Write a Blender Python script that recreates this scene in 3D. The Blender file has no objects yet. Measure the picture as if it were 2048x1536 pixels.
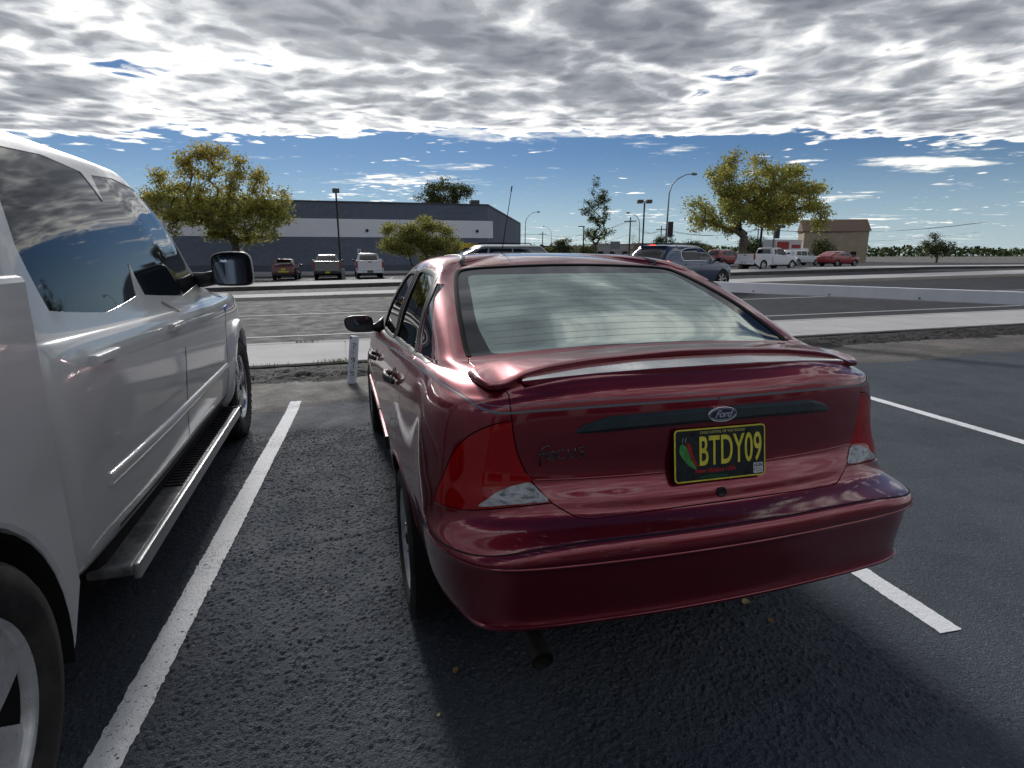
import bpy, bmesh, math, random
import numpy as np
from mathutils import Matrix, Vector, Euler
from mathutils.geometry import delaunay_2d_cdt

sc = bpy.context.scene
col = sc.collection
rad = math.radians
random.seed(7)

# ------------------------------------------------------------------ camera
CAM = np.array([-1.025, -2.232, 1.4545])      # metres; origin = ground under the red car's rear axle, +y = its nose
YAW, PITCH = .2867, .2215                      # clockwise from +y, downwards
camd = bpy.data.cameras.new('camera')
cam = bpy.data.objects.new('camera', camd)
col.objects.link(cam)
camd.sensor_width = 36.0
camd.lens = 20.25
camd.clip_start = .05
camd.clip_end = 4000
cam.location = CAM
cam.rotation_euler = (math.pi / 2 - PITCH, 0, -YAW)
sc.camera = cam

# ------------------------------------------------------------------ light
SUN_EL, SUN_AZ = rad(28), rad(-3)              # azimuth clockwise from +y
sund = bpy.data.lights.new('sun', 'SUN')
sund.energy = 2.0
sund.angle = rad(11)
sund.color = (1.0, .97, .93)
sun = bpy.data.objects.new('sun', sund)
col.objects.link(sun)
sd = Vector((math.sin(SUN_AZ) * math.cos(SUN_EL), math.cos(SUN_AZ) * math.cos(SUN_EL), math.sin(SUN_EL)))
sun.rotation_euler = sd.to_track_quat('Z', 'Y').to_euler()

sc.view_settings.view_transform = 'Standard'
sc.view_settings.look = 'None'
sc.view_settings.exposure = 0.5
sc.view_settings.gamma = 1.0
sc.view_settings.use_curve_mapping = False
sc.cycles.use_denoising = True
sc.cycles.max_bounces = 6
sc.cycles.glossy_bounces = 4
sc.cycles.transmission_bounces = 6
sc.cycles.transparent_max_bounces = 10
sc.cycles.caustics_reflective = False
sc.cycles.caustics_refractive = False


class NT:
    """small helper to write node trees"""
    def __init__(s, tree):
        s.t = tree
        s.n = tree.nodes
        s.l = tree.links

    def node(s, typ, inp=None, **kw):
        n = s.n.new('ShaderNode' + typ)
        for k, v in kw.items():
            setattr(n, k, v)
        for k, v in (inp or {}).items():
            s.set(n, k, v)
        return n

    def set(s, n, k, v):
        i = n.inputs[k]
        if isinstance(v, bpy.types.NodeSocket):
            s.l.new(v, i)
        elif isinstance(v, bpy.types.Node):
            s.l.new(v.outputs[0], i)
        else:
            if isinstance(v, (tuple, list)) and len(v) == 3 and i.type == 'RGBA':
                v = (*v, 1)
            i.default_value = v

    def math(s, op, a, b=0.0, c=0.0, clamp=False):
        n = s.n.new('ShaderNodeMath')
        n.operation = op
        n.use_clamp = clamp
        for i, v in enumerate((a, b, c)):
            s.set(n, i, v)
        return n.outputs[0]

    def mix(s, f, a, b, blend='MIX'):
        n = s.n.new('ShaderNodeMix')
        n.data_type = 'RGBA'
        n.blend_type = blend
        s.set(n, 0, f)
        s.set(n, 6, a)
        s.set(n, 7, b)
        return n.outputs[2]

    def ramp(s, f, stops, interp='LINEAR'):
        n = s.n.new('ShaderNodeValToRGB')
        s.set(n, 0, f)
        cr = n.color_ramp
        cr.interpolation = interp
        while len(cr.elements) < len(stops):
            cr.elements.new(.5)
        for e, (p, c) in zip(cr.elements, stops):
            e.position = p
            e.color = (c, c, c, 1) if not isinstance(c, (tuple, list)) else (*c, 1)
        return n.outputs[0]

    def noise(s, vec, scale, detail=4, rough=.55, lac=2.0, dist=0.0, dim='3D', out=0):
        n = s.node('TexNoise', {'Scale': scale, 'Detail': detail, 'Roughness': rough, 'Lacunarity': lac, 'Distortion': dist})
        n.noise_dimensions = dim
        if vec is not None:
            s.l.new(vec, n.inputs['Vector'])
        return n.outputs[out]

    def sstep(s, x, a, b):
        n = s.n.new('ShaderNodeMapRange')
        n.interpolation_type = 'SMOOTHSTEP'
        s.set(n, 0, x)
        s.set(n, 1, a)
        s.set(n, 2, b)
        return n.outputs[0]

    def vmath(s, op, a, b=None, scale=None):
        n = s.n.new('ShaderNodeVectorMath')
        n.operation = op
        s.set(n, 0, a)
        if b is not None:
            s.set(n, 1, b)
        if scale is not None:
            s.set(n, 'Scale', scale)
        return n.outputs[1] if op in ('DOT_PRODUCT', 'LENGTH') else n.outputs[0]


# ------------------------------------------------------------------ sky: clear blue sky under a broken sheet of altocumulus
world = bpy.data.worlds.new('World')
sc.world = world
world.use_nodes = True
w = NT(world.node_tree)
for n in list(w.n):
    w.n.remove(n)
sky = w.node('TexSky', sky_type='NISHITA', sun_disc=False, sun_elevation=SUN_EL, sun_rotation=SUN_AZ, altitude=1600, air_density=1.1, dust_density=.4, ozone_density=1.2)
wtc = w.node('TexCoord')
D = w.vmath('NORMALIZE', wtc.outputs['Generated'])
sep = w.node('SeparateXYZ', {0: D})
dz = w.math('MAXIMUM', w.math('ADD', sep.outputs[2], .03), .02)
px = w.math('DIVIDE', sep.outputs[0], dz)
py = w.math('DIVIDE', sep.outputs[1], dz)
P2 = w.node('CombineXYZ', {0: px, 1: py, 2: 0.0}).outputs[0]
# rotate so that 'a' runs along the camera's view and 'b' across it
CA, SA = math.cos(YAW), math.sin(YAW)
pa = w.math('ADD', w.math('MULTIPLY', px, SA), w.math('MULTIPLY', py, CA))
pb = w.math('SUBTRACT', w.math('MULTIPLY', px, CA), w.math('MULTIPLY', py, SA))

SKO = (14.7, 5.0)
Pab = w.node('CombineXYZ', {0: w.math('ADD', pb, SKO[0]), 1: w.math('ADD', pa, SKO[1]), 2: 0.0}).outputs[0]
big = w.noise(Pab, .42, 3, .5)
warp = w.noise(Pab, 1.3, 3, .55, out=1)
Pw = w.vmath('ADD', Pab, w.vmath('SCALE', w.vmath('SUBTRACT', warp, (.5, .5, .5)), scale=.55))
lump = w.noise(Pw, 2.3, 6, .52)
vor = w.node('TexVoronoi', {'Vector': w.vmath('ADD', w.vmath('MULTIPLY', Pw, (1.0, 1.25, 1.0)), w.vmath('SCALE', w.vmath('SUBTRACT', w.noise(Pab, 5.0, 4, .6, out=1), (.5, .5, .5)), scale=.16)), 'Scale': 6.2}, feature='SMOOTH_F1')
vor.inputs['Smoothness'].default_value = .7
cells = w.math('SUBTRACT', .78, vor.outputs['Distance'])
fine = w.math('ADD', w.math('MULTIPLY', cells, .72), w.math('MULTIPLY', w.noise(Pw, 11.0, 5, .58), .42))
# the sheet ends ahead of the camera in a ragged edge; above it goes on with breaks
edge = w.math('ADD', pa, w.math('MULTIPLY', w.math('SUBTRACT', big, .5), 1.2))
edge = w.math('ADD', edge, w.math('MULTIPLY', w.math('SUBTRACT', w.noise(Pab, 2.0, 5, .6), .5), .9))
sheet = w.math('SUBTRACT', 1.0, w.sstep(edge, 3.75, 5.1))
# and a second ragged edge overhead: it opens to blue above, to the right and just behind
qe = w.math('SUBTRACT', w.math('MULTIPLY', pb, .8), w.math('MULTIPLY', pa, .9))
qe = w.math('ADD', qe, w.math('MULTIPLY', w.math('SUBTRACT', w.noise(Pab, 1.6, 6, .62), .5), .75))
sheet = w.math('MULTIPLY', sheet, w.math('SUBTRACT', 1.0, w.math('MULTIPLY', w.math('MULTIPLY', w.sstep(qe, -.80, -.05), w.math('SUBTRACT', 1.0, w.math('MULTIPLY', w.sstep(qe, .6, 1.4), .97))), .95)))  # unseen cloud added farther behind, to fill light onto the car's rear
dens = w.math('ADD', w.math('MULTIPLY', lump, 1.0), w.math('MULTIPLY', w.math('SUBTRACT', fine, .5), .50))
dens = w.math('ADD', dens, w.math('MULTIPLY', w.math('SUBTRACT', big, .5), .95))
dens = w.math('ADD', dens, .195)
dens = w.math('ADD', dens, w.math('MULTIPLY', w.math('SUBTRACT', sheet, 1.0), .62))
# thin streaks low over the horizon
Ps = w.node('CombineXYZ', {0: w.math('MULTIPLY', pb, .42), 1: w.math('MULTIPLY', pa, .8), 2: 3.7}).outputs[0]
st = w.noise(Ps, 1.25, 6, .58)
st2 = w.noise(Pab, 4.5, 5, .6)
streak = w.math('ADD', st, w.math('MULTIPLY', w.math('SUBTRACT', st2, .5), .22))
streak = w.math('MULTIPLY', w.sstep(streak, .60, .72), w.sstep(pa, 3.2, 5.2))
cloudcol = w.ramp(dens, [(.30, (1.20, 1.17, 1.09)), (.41, (.98, .97, .94)), (.52, (.58, .60, .63)), (.64, (.32, .34, .375)), (.85, (.185, .20, .235))])
alpha = w.sstep(dens, .235, .37)
# glow of the veiled sun through thin cloud
sdot = w.vmath('DOT_PRODUCT', D, tuple(sd))
glow = w.math('POWER', w.math('MAXIMUM', sdot, 0.0), 28.0)
cloudcol = w.mix(1.0, cloudcol, w.node('CombineColor', {0: w.math('MULTIPLY_ADD', glow, .55, 1.0), 1: w.math('MULTIPLY_ADD', glow, .52, 1.0), 2: w.math('MULTIPLY_ADD', glow, .45, 1.0)}).outputs[0], 'MULTIPLY')
skyc = w.mix(1.0, sky.outputs[0], (.37, .51, .70), 'MULTIPLY')
skyc = w.mix(w.math('MULTIPLY', w.math('SUBTRACT', 1.0, w.sstep(sep.outputs[2], -.02, .17)), .6), skyc, (7.6, 9.4, 10.4))
bg_sky = w.node('Background', {'Color': skyc, 'Strength': .055})
bg_str = w.node('Background', {'Color': (1.10, 1.07, .98), 'Strength': .82})
bg_cl = w.node('Background', {'Color': cloudcol, 'Strength': .80})
m1 = w.node('MixShader', {0: w.math('MULTIPLY', streak, .92), 1: bg_sky.outputs[0], 2: bg_str.outputs[0]})
up = w.sstep(sep.outputs[2], -.01, .03)
m2 = w.node('MixShader', {0: w.math('MULTIPLY', alpha, up), 1: m1.outputs[0], 2: bg_cl.outputs[0]})
wo = w.node('OutputWorld', {0: m2.outputs[0]})

# ------------------------------------------------------------------ materials
MATS = {}


def mat(name, base=(.5, .5, .5), rough=.5, metal=0.0, coat=0.0, coat_r=.03, coat_ior=1.5, spec=.5, emit=None, est=0.0, trans=0.0, ior=1.45, fn=None):
    if name in MATS:
        return MATS[name]
    m = bpy.data.materials.new(name)
    m.use_nodes = True
    t = NT(m.node_tree)
    b = t.n['Principled BSDF']
    b.inputs['Base Color'].default_value = (*base, 1)
    b.inputs['Roughness'].default_value = rough
    b.inputs['Metallic'].default_value = metal
    b.inputs['Coat Weight'].default_value = coat
    b.inputs['Coat Roughness'].default_value = coat_r
    b.inputs['Coat IOR'].default_value = coat_ior
    b.inputs['Specular IOR Level'].default_value = spec
    b.inputs['Transmission Weight'].default_value = trans
    b.inputs['IOR'].default_value = ior
    if emit:
        b.inputs['Emission Color'].default_value = (*emit, 1)
        b.inputs['Emission Strength'].default_value = est
    if fn:
        fn(t, b)
    MATS[name] = m
    return m


def objco(t):
    return t.node('TexCoord').outputs['Object']


def geoco(t):
    return t.node('NewGeometry').outputs['Position']


def bump(t, b, h, strength=.3, dist=.01):
    n = t.node('Bump', {'Height': h, 'Strength': strength, 'Distance': dist})
    t.set(b, 'Normal', n.outputs[0])


def dirty(lo, hi, scale=6.0, detail=5, rough=None, bs=0.0, bd=.004, bscale=None):
    """colour that wanders between two tones, with optional roughness range and fine relief"""
    def fn(t, b):
        c = objco(t)
        n = t.noise(c, scale, detail, .6)
        t.set(b, 'Base Color', t.mix(t.sstep(n, .3, .7), lo, hi))
        if rough:
            t.set(b, 'Roughness', t.ramp(t.noise(c, scale * 2.3, 4), [(.3, rough[0]), (.7, rough[1])]))
        if bs:
            bump(t, b, t.noise(c, bscale or scale * 8, 5, .65), bs, bd)
    return fn


def glass_mat(name, tint, ior=1.5, rough=0.0, wav=0.0, dust=None, gcol=(1, 1, 1)):
    if name in MATS:
        return MATS[name]
    m = bpy.data.materials.new(name)
    m.use_nodes = True
    t = NT(m.node_tree)
    t.n.remove(t.n['Principled BSDF'])
    out = t.n['Material Output']
    fr = t.node('Fresnel', {'IOR': ior})
    tr = t.node('BsdfTransparent', {'Color': tint})
    gl = t.node('BsdfGlossy', {'Color': gcol, 'Roughness': rough})
    if wav:
        n = t.node('Bump', {'Height': t.noise(objco(t), 5.0, 2), 'Strength': wav, 'Distance': .02})
        t.set(gl, 'Normal', n.outputs[0])
    if dust:      # a film of dust: scatters light both ways
        dn = t.math('MULTIPLY_ADD', t.noise(objco(t), 4.0, 5, .6), dust[0] * 1.2, dust[0] * .4)
        df = t.node('MixShader', {0: .2, 1: t.node('BsdfDiffuse', {'Color': dust[1]}).outputs[0], 2: t.node('BsdfTranslucent', {'Color': dust[1]}).outputs[0]})
        tr = t.node('MixShader', {0: dn, 1: tr.outputs[0], 2: df.outputs[0]})
    mx = t.node('MixShader', {0: fr.outputs[0], 1: tr.outputs[0], 2: gl.outputs[0]})
    t.l.new(mx.outputs[0], out.inputs[0])
    MATS[name] = m
    return m


# ------------------------------------------------------------------ mesh building
def tag(o, label=None, cat=None, group=None, kind=None):
    for k, v in (('label', label), ('category', cat), ('group', group), ('kind', kind)):
        if v:
            o[k] = v
    return o


def empty(name, loc=(0, 0, 0), rz=0.0, parent=None):
    o = bpy.data.objects.new(name, None)
    col.objects.link(o)
    o.location = loc
    o.rotation_euler = (0, 0, rz)
    o.empty_display_size = .2
    if parent:
        o.parent = parent
    return o


def link(name, me, parent=None, loc=None, rot=None):
    o = bpy.data.objects.new(name, me)
    col.objects.link(o)
    if parent:
        o.parent = parent
    if loc is not None:
        o.location = loc
    if rot is not None:
        o.rotation_euler = rot
    return o


def mesh_np(name, verts, faces, mats, smooth=True, normals=None, fmat=None):
    me = bpy.data.meshes.new(name)
    me.from_pydata(np.asarray(verts, float).tolist(), [], faces if isinstance(faces, list) else faces.tolist())
    for m in (mats if isinstance(mats, (list, tuple)) else [mats]):
        me.materials.append(m)
    if fmat is not None:
        me.polygons.foreach_set('material_index', fmat)
    me.polygons.foreach_set('use_smooth', [bool(smooth)] * len(me.polygons))
    if normals is not None:
        me.normals_split_custom_set_from_vertices(np.asarray(normals, float).tolist())
    me.update()
    return me


class MB:
    """collects simple shapes, builds ONE mesh object"""
    def __init__(s):
        s.v, s.f, s.sm, s.mi = [], [], [], []
        s.cur = 0

    def add(s, verts, faces, smooth=False):
        o = len(s.v)
        s.v += [tuple(float(c) for c in p) for p in verts]
        s.f += [tuple(i + o for i in f) for f in faces]
        s.sm += [smooth] * len(faces)
        s.mi += [s.cur] * len(faces)
        return s

    def box(s, lo, hi, bev=0.0, M=None):
        (x0, y0, z0), (x1, y1, z1) = lo, hi
        if bev <= 0:
            vs = [(x, y, z) for x in (x0, x1) for y in (y0, y1) for z in (z0, z1)]
            fs = [(0, 1, 3, 2), (4, 6, 7, 5), (0, 4, 5, 1), (2, 3, 7, 6), (0, 2, 6, 4), (1, 5, 7, 3)]
        else:
            bm = bmesh.new()
            bmesh.ops.create_cube(bm, size=1)
            for v in bm.verts:
                v.co = Vector(((x0 + x1) / 2 + v.co.x * (x1 - x0), (y0 + y1) / 2 + v.co.y * (y1 - y0), (z0 + z1) / 2 + v.co.z * (z1 - z0)))
            bmesh.ops.bevel(bm, geom=bm.edges[:], offset=min(bev, .49 * min(x1 - x0, y1 - y0, z1 - z0)), segments=2, affect='EDGES', profile=.6)
            bm.verts.index_update()
            vs = [v.co[:] for v in bm.verts]
            fs = [tuple(v.index for v in f.verts) for f in bm.faces]
            bm.free()
        if M is not None:
            vs = [tuple(M @ Vector(v)) for v in vs]
        return s.add(vs, fs)

    def tube(s, pts, r, n=8, caps=True, smooth=True, closed=False):
        pts = [Vector(p) for p in pts]
        R_ = r if isinstance(r, (list, tuple)) else [r] * len(pts)
        N = len(pts)
        vs, fs = [], []
        up = None
        for i, p in enumerate(pts):
            a = pts[(i - 1) % N] if (closed or i > 0) else p
            b = pts[(i + 1) % N] if (closed or i < N - 1) else p
            d = (b - a).normalized()
            if up is None:
                up = Vector((0, 0, 1)) if abs(d.z) < .9 else Vector((1, 0, 0))
            x = d.cross(up).normalized()
            up = x.cross(d).normalized()
            for k in range(n):
                t = 2 * math.pi * k / n
                vs.append(p + (x * math.cos(t) + up * math.sin(t)) * R_[i])
        for i in range(N if closed else N - 1):
            for k in range(n):
                a, b = i * n + k, i * n + (k + 1) % n
                c, d = ((i + 1) % N) * n + (k + 1) % n, ((i + 1) % N) * n + k
                fs.append((a, b, c, d))
        if caps and not closed:
            fs.append(tuple(range(n - 1, -1, -1)))
            fs.append(tuple((N - 1) * n + k for k in range(n)))
        return s.add(vs, fs, smooth)

    def lathe(s, prof, n=32, axis='x', c=(0, 0, 0), smooth=True, a0=0.0, a1=2 * math.pi):
        """prof: list of (along, radius)"""
        vs, fs = [], []
        full = abs(a1 - a0 - 2 * math.pi) < 1e-6
        m = n if full else n + 1
        for al, r in prof:
            for k in range(m):
                t = a0 + (a1 - a0) * k / n
                q = (al, r * math.cos(t), r * math.sin(t)) if axis == 'x' else ((r * math.cos(t), al, r * math.sin(t)) if axis == 'y' else (r * math.cos(t), r * math.sin(t), al))
                vs.append((q[0] + c[0], q[1] + c[1], q[2] + c[2]))
        for i in range(len(prof) - 1):
            for k in range(n):
                k2 = (k + 1) % m
                fs.append((i * m + k, i * m + k2, (i + 1) * m + k2, (i + 1) * m + k))
        return s.add(vs, fs, smooth)

    def prism(s, poly, h, M=None, z0=0.0):
        """poly: 2d outline (x, y), extruded from z0 to z0+h"""
        n = len(poly)
        vs = [(x, y, z0) for x, y in poly] + [(x, y, z0 + h) for x, y in poly]
        fs = [tuple(range(n - 1, -1, -1)), tuple(range(n, 2 * n))] + [(i, (i + 1) % n, n + (i + 1) % n, n + i) for i in range(n)]
        if M is not None:
            vs = [tuple(M @ Vector(v)) for v in vs]
        return s.add(vs, fs)

    def loft(s, rings, closed=True, caps=True, smooth=True):
        n = len(rings[0])
        vs = [p for r in rings for p in r]
        fs = []
        for i in range(len(rings) - 1):
            for k in range(n if closed else n - 1):
                fs.append((i * n + k, i * n + (k + 1) % n, (i + 1) * n + (k + 1) % n, (i + 1) * n + k))
        if caps and closed:
            fs.append(tuple(range(n - 1, -1, -1)))
            fs.append(tuple((len(rings) - 1) * n + k for k in range(n)))
        return s.add(vs, fs, smooth)

    def mesh(s, name, mats):
        me = bpy.data.meshes.new(name)
        me.from_pydata(s.v, [], s.f)
        for m in (mats if isinstance(mats, (list, tuple)) else [mats]):
            me.materials.append(m)
        me.polygons.foreach_set('use_smooth', s.sm)
        me.polygons.foreach_set('material_index', s.mi)
        me.update()
        return me

    def build(s, name, mats, parent=None, loc=None, rot=None, recalc=False, sharp=None):
        me = s.mesh(name, mats)
        if recalc:
            bm = bmesh.new()
            bm.from_mesh(me)
            bmesh.ops.recalc_face_normals(bm, faces=bm.faces[:])
            bm.to_mesh(me)
            bm.free()
        if sharp:
            me.set_sharp_from_angle(angle=rad(sharp))
        return link(name, me, parent, loc, rot)


def copy_tree(o, parent=None):
    c = o.copy()
    col.objects.link(c)
    c.parent = parent
    for ch in o.children:
        copy_tree(ch, c)
    return c


def text_mesh(s, size=1.0, xs=1.0, shear=0.0, extrude=0.0, align='LEFT', bevel=0.0, weight=0.0, spacing=1.0):
    """outline lettering as a mesh, flat in xy"""
    cu = bpy.data.curves.new('t', 'FONT')
    cu.body = s
    cu.size = size
    cu.shear = shear
    cu.extrude = extrude
    cu.align_x = align
    cu.bevel_depth = bevel
    cu.offset = weight
    cu.space_character = spacing
    cu.resolution_u = 4
    o = bpy.data.objects.new('t', cu)
    col.objects.link(o)
    dg = bpy.context.evaluated_depsgraph_get()
    me = bpy.data.meshes.new_from_object(o.evaluated_get(dg))
    bpy.data.objects.remove(o)
    bpy.data.curves.remove(cu)
    me.transform(Matrix.Diagonal((xs, 1, 1, 1)))
    me.materials.clear()
    return me


def text_obj(name, s, m, parent, M, **kw):
    me = text_mesh(s, **kw)
    me.transform(M)
    me.materials.append(m)
    return link(name, me, parent)


# ------------------------------------------------------------------ spline skins for vehicle bodies, trimmed into panels
def lerp(a, b, t):
    return a + (b - a) * t


MIR = np.array([-1, 1, 1.])


def pad(P):
    P = np.concatenate([(P[1] * MIR)[None], P, (P[-2] * MIR)[None]], 0)
    lo = 2 * P[:, 0] - P[:, 1]
    hi = P[:, -2] * MIR
    return np.concatenate([lo[:, None], P, hi[:, None]], 1)


def bas(t):
    return np.stack([(1 - t) ** 3, 3 * t ** 3 - 6 * t ** 2 + 4, -3 * t ** 3 + 3 * t ** 2 + 3 * t + 1, t ** 3], -1) / 6


def dbas(t):
    return np.stack([-3 * (1 - t) ** 2, 9 * t ** 2 - 12 * t, -9 * t ** 2 + 6 * t + 3, 3 * t ** 2], -1) / 6


class Surf:
    """half of a body skin, u: nose centre -> side -> tail centre, v: sill -> roof spine (bicubic B-spline)"""
    def __init__(s, net, comp=2):
        s.nu, s.nv = net.shape[0] - 1, net.shape[1] - 1
        P = net.copy()
        uu, vv = np.meshgrid(np.arange(s.nu + 1.), np.arange(s.nv + 1.), indexing='ij')
        for k in range(comp):
            s.P = pad(P)
            P = P + .9 * (net - s(uu.ravel(), vv.ravel()).reshape(net.shape))
        s.P = pad(P)
        s.tab = None

    def __call__(s, u, v, d=False):
        u = np.asarray(u, float)
        v = np.asarray(v, float)
        i = np.clip(np.floor(u), 0, s.nu - 1).astype(int)
        j = np.clip(np.floor(v), 0, s.nv - 1).astype(int)
        a, b = u - i, v - j
        G = s.P[i[:, None, None] + np.arange(4)[None, :, None], j[:, None, None] + np.arange(4)[None, None, :]]
        A, B = bas(a), bas(b)
        p = np.einsum('ni,nj,nijk->nk', A, B, G)
        if not d:
            return p
        return p, np.einsum('ni,nj,nijk->nk', dbas(a), B, G), np.einsum('ni,nj,nijk->nk', A, dbas(b), G)

    def normal(s, u, v):
        u = np.clip(np.asarray(u, float), .002, s.nu - .002)
        v = np.clip(np.asarray(v, float), .002, s.nv - .004)
        p, du, dv = s(u, v, True)
        n = np.cross(du, dv)
        return p, n / np.maximum(np.linalg.norm(n, axis=1, keepdims=True), 1e-12)

    def find(s, ax, pts, umin=0., umax=99., vmin=0., vmax=99.):
        """uv of points given by two coordinates (ax = 'yz', 'xz' or 'xy')"""
        k = ['xyz'.index(c) for c in ax]
        if s.tab is None:
            U, V = np.meshgrid(np.linspace(0, s.nu, s.nu * 12 + 1), np.linspace(0, s.nv, s.nv * 10 + 1), indexing='ij')
            s.tab = (U.ravel(), V.ravel(), s(U.ravel(), V.ravel()))
        U, V, P = s.tab
        m = (U >= umin) & (U <= umax) & (V >= vmin) & (V <= vmax)
        Um, Vm, Pm = U[m], V[m], P[m][:, k]
        out = []
        for q in pts:
            q = np.array(q, float)
            i = np.argmin(((Pm - q) ** 2).sum(1))
            u, v = Um[i], Vm[i]
            for _ in range(8):
                p, du, dv = s(np.array([u]), np.array([v]), True)
                J = np.stack([du[0][k], dv[0][k]], 1)
                if abs(np.linalg.det(J)) < 1e-9:
                    break
                st = np.clip(np.linalg.solve(J, q - p[0][k]), -.2, .2)
                u = float(np.clip(u + st[0], 0, s.nu))
                v = float(np.clip(v + st[1], 0, s.nv))
            out.append((u, v))
        return out


def smooth_path(pts, n=6, closed=False):
    """centripetal-ish Catmull-Rom through points"""
    P = np.array(pts, float)
    N = len(P)
    out = []
    for i in range(N if closed else N - 1):
        p0 = P[(i - 1) % N] if (closed or i > 0) else 2 * P[0] - P[1]
        p1, p2 = P[i], P[(i + 1) % N]
        p3 = P[(i + 2) % N] if (closed or i + 2 < N) else 2 * P[-1] - P[-2]
        for t in np.arange(n) / n:
            out.append(.5 * ((2 * p1) + (-p0 + p2) * t + (2 * p0 - 5 * p1 + 4 * p2 - p3) * t * t + (-p0 + 3 * p1 - 3 * p2 + p3) * t ** 3))
    if not closed:
        out.append(P[-1])
    return [tuple(p) for p in out]


def pip(poly, pts):
    """points in polygon, vectorised"""
    x, y = pts[:, 0], pts[:, 1]
    inside = np.zeros(len(pts), bool)
    P = np.asarray(poly, float)
    Q = np.roll(P, -1, 0)
    for (x0, y0), (x1, y1) in zip(P, Q):
        if y0 == y1:
            continue
        c = ((y0 > y) != (y1 > y)) & (x < (x1 - x0) * (y - y0) / (y1 - y0) + x0)
        inside ^= c
    return inside


def seg_dist(pts, a, b):
    d = b - a
    t = np.clip(((pts - a) @ d) / max(d @ d, 1e-12), 0, 1)
    return np.hypot(*(pts - a - t[:, None] * d).T)


SU, SV = .30, .09


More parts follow.
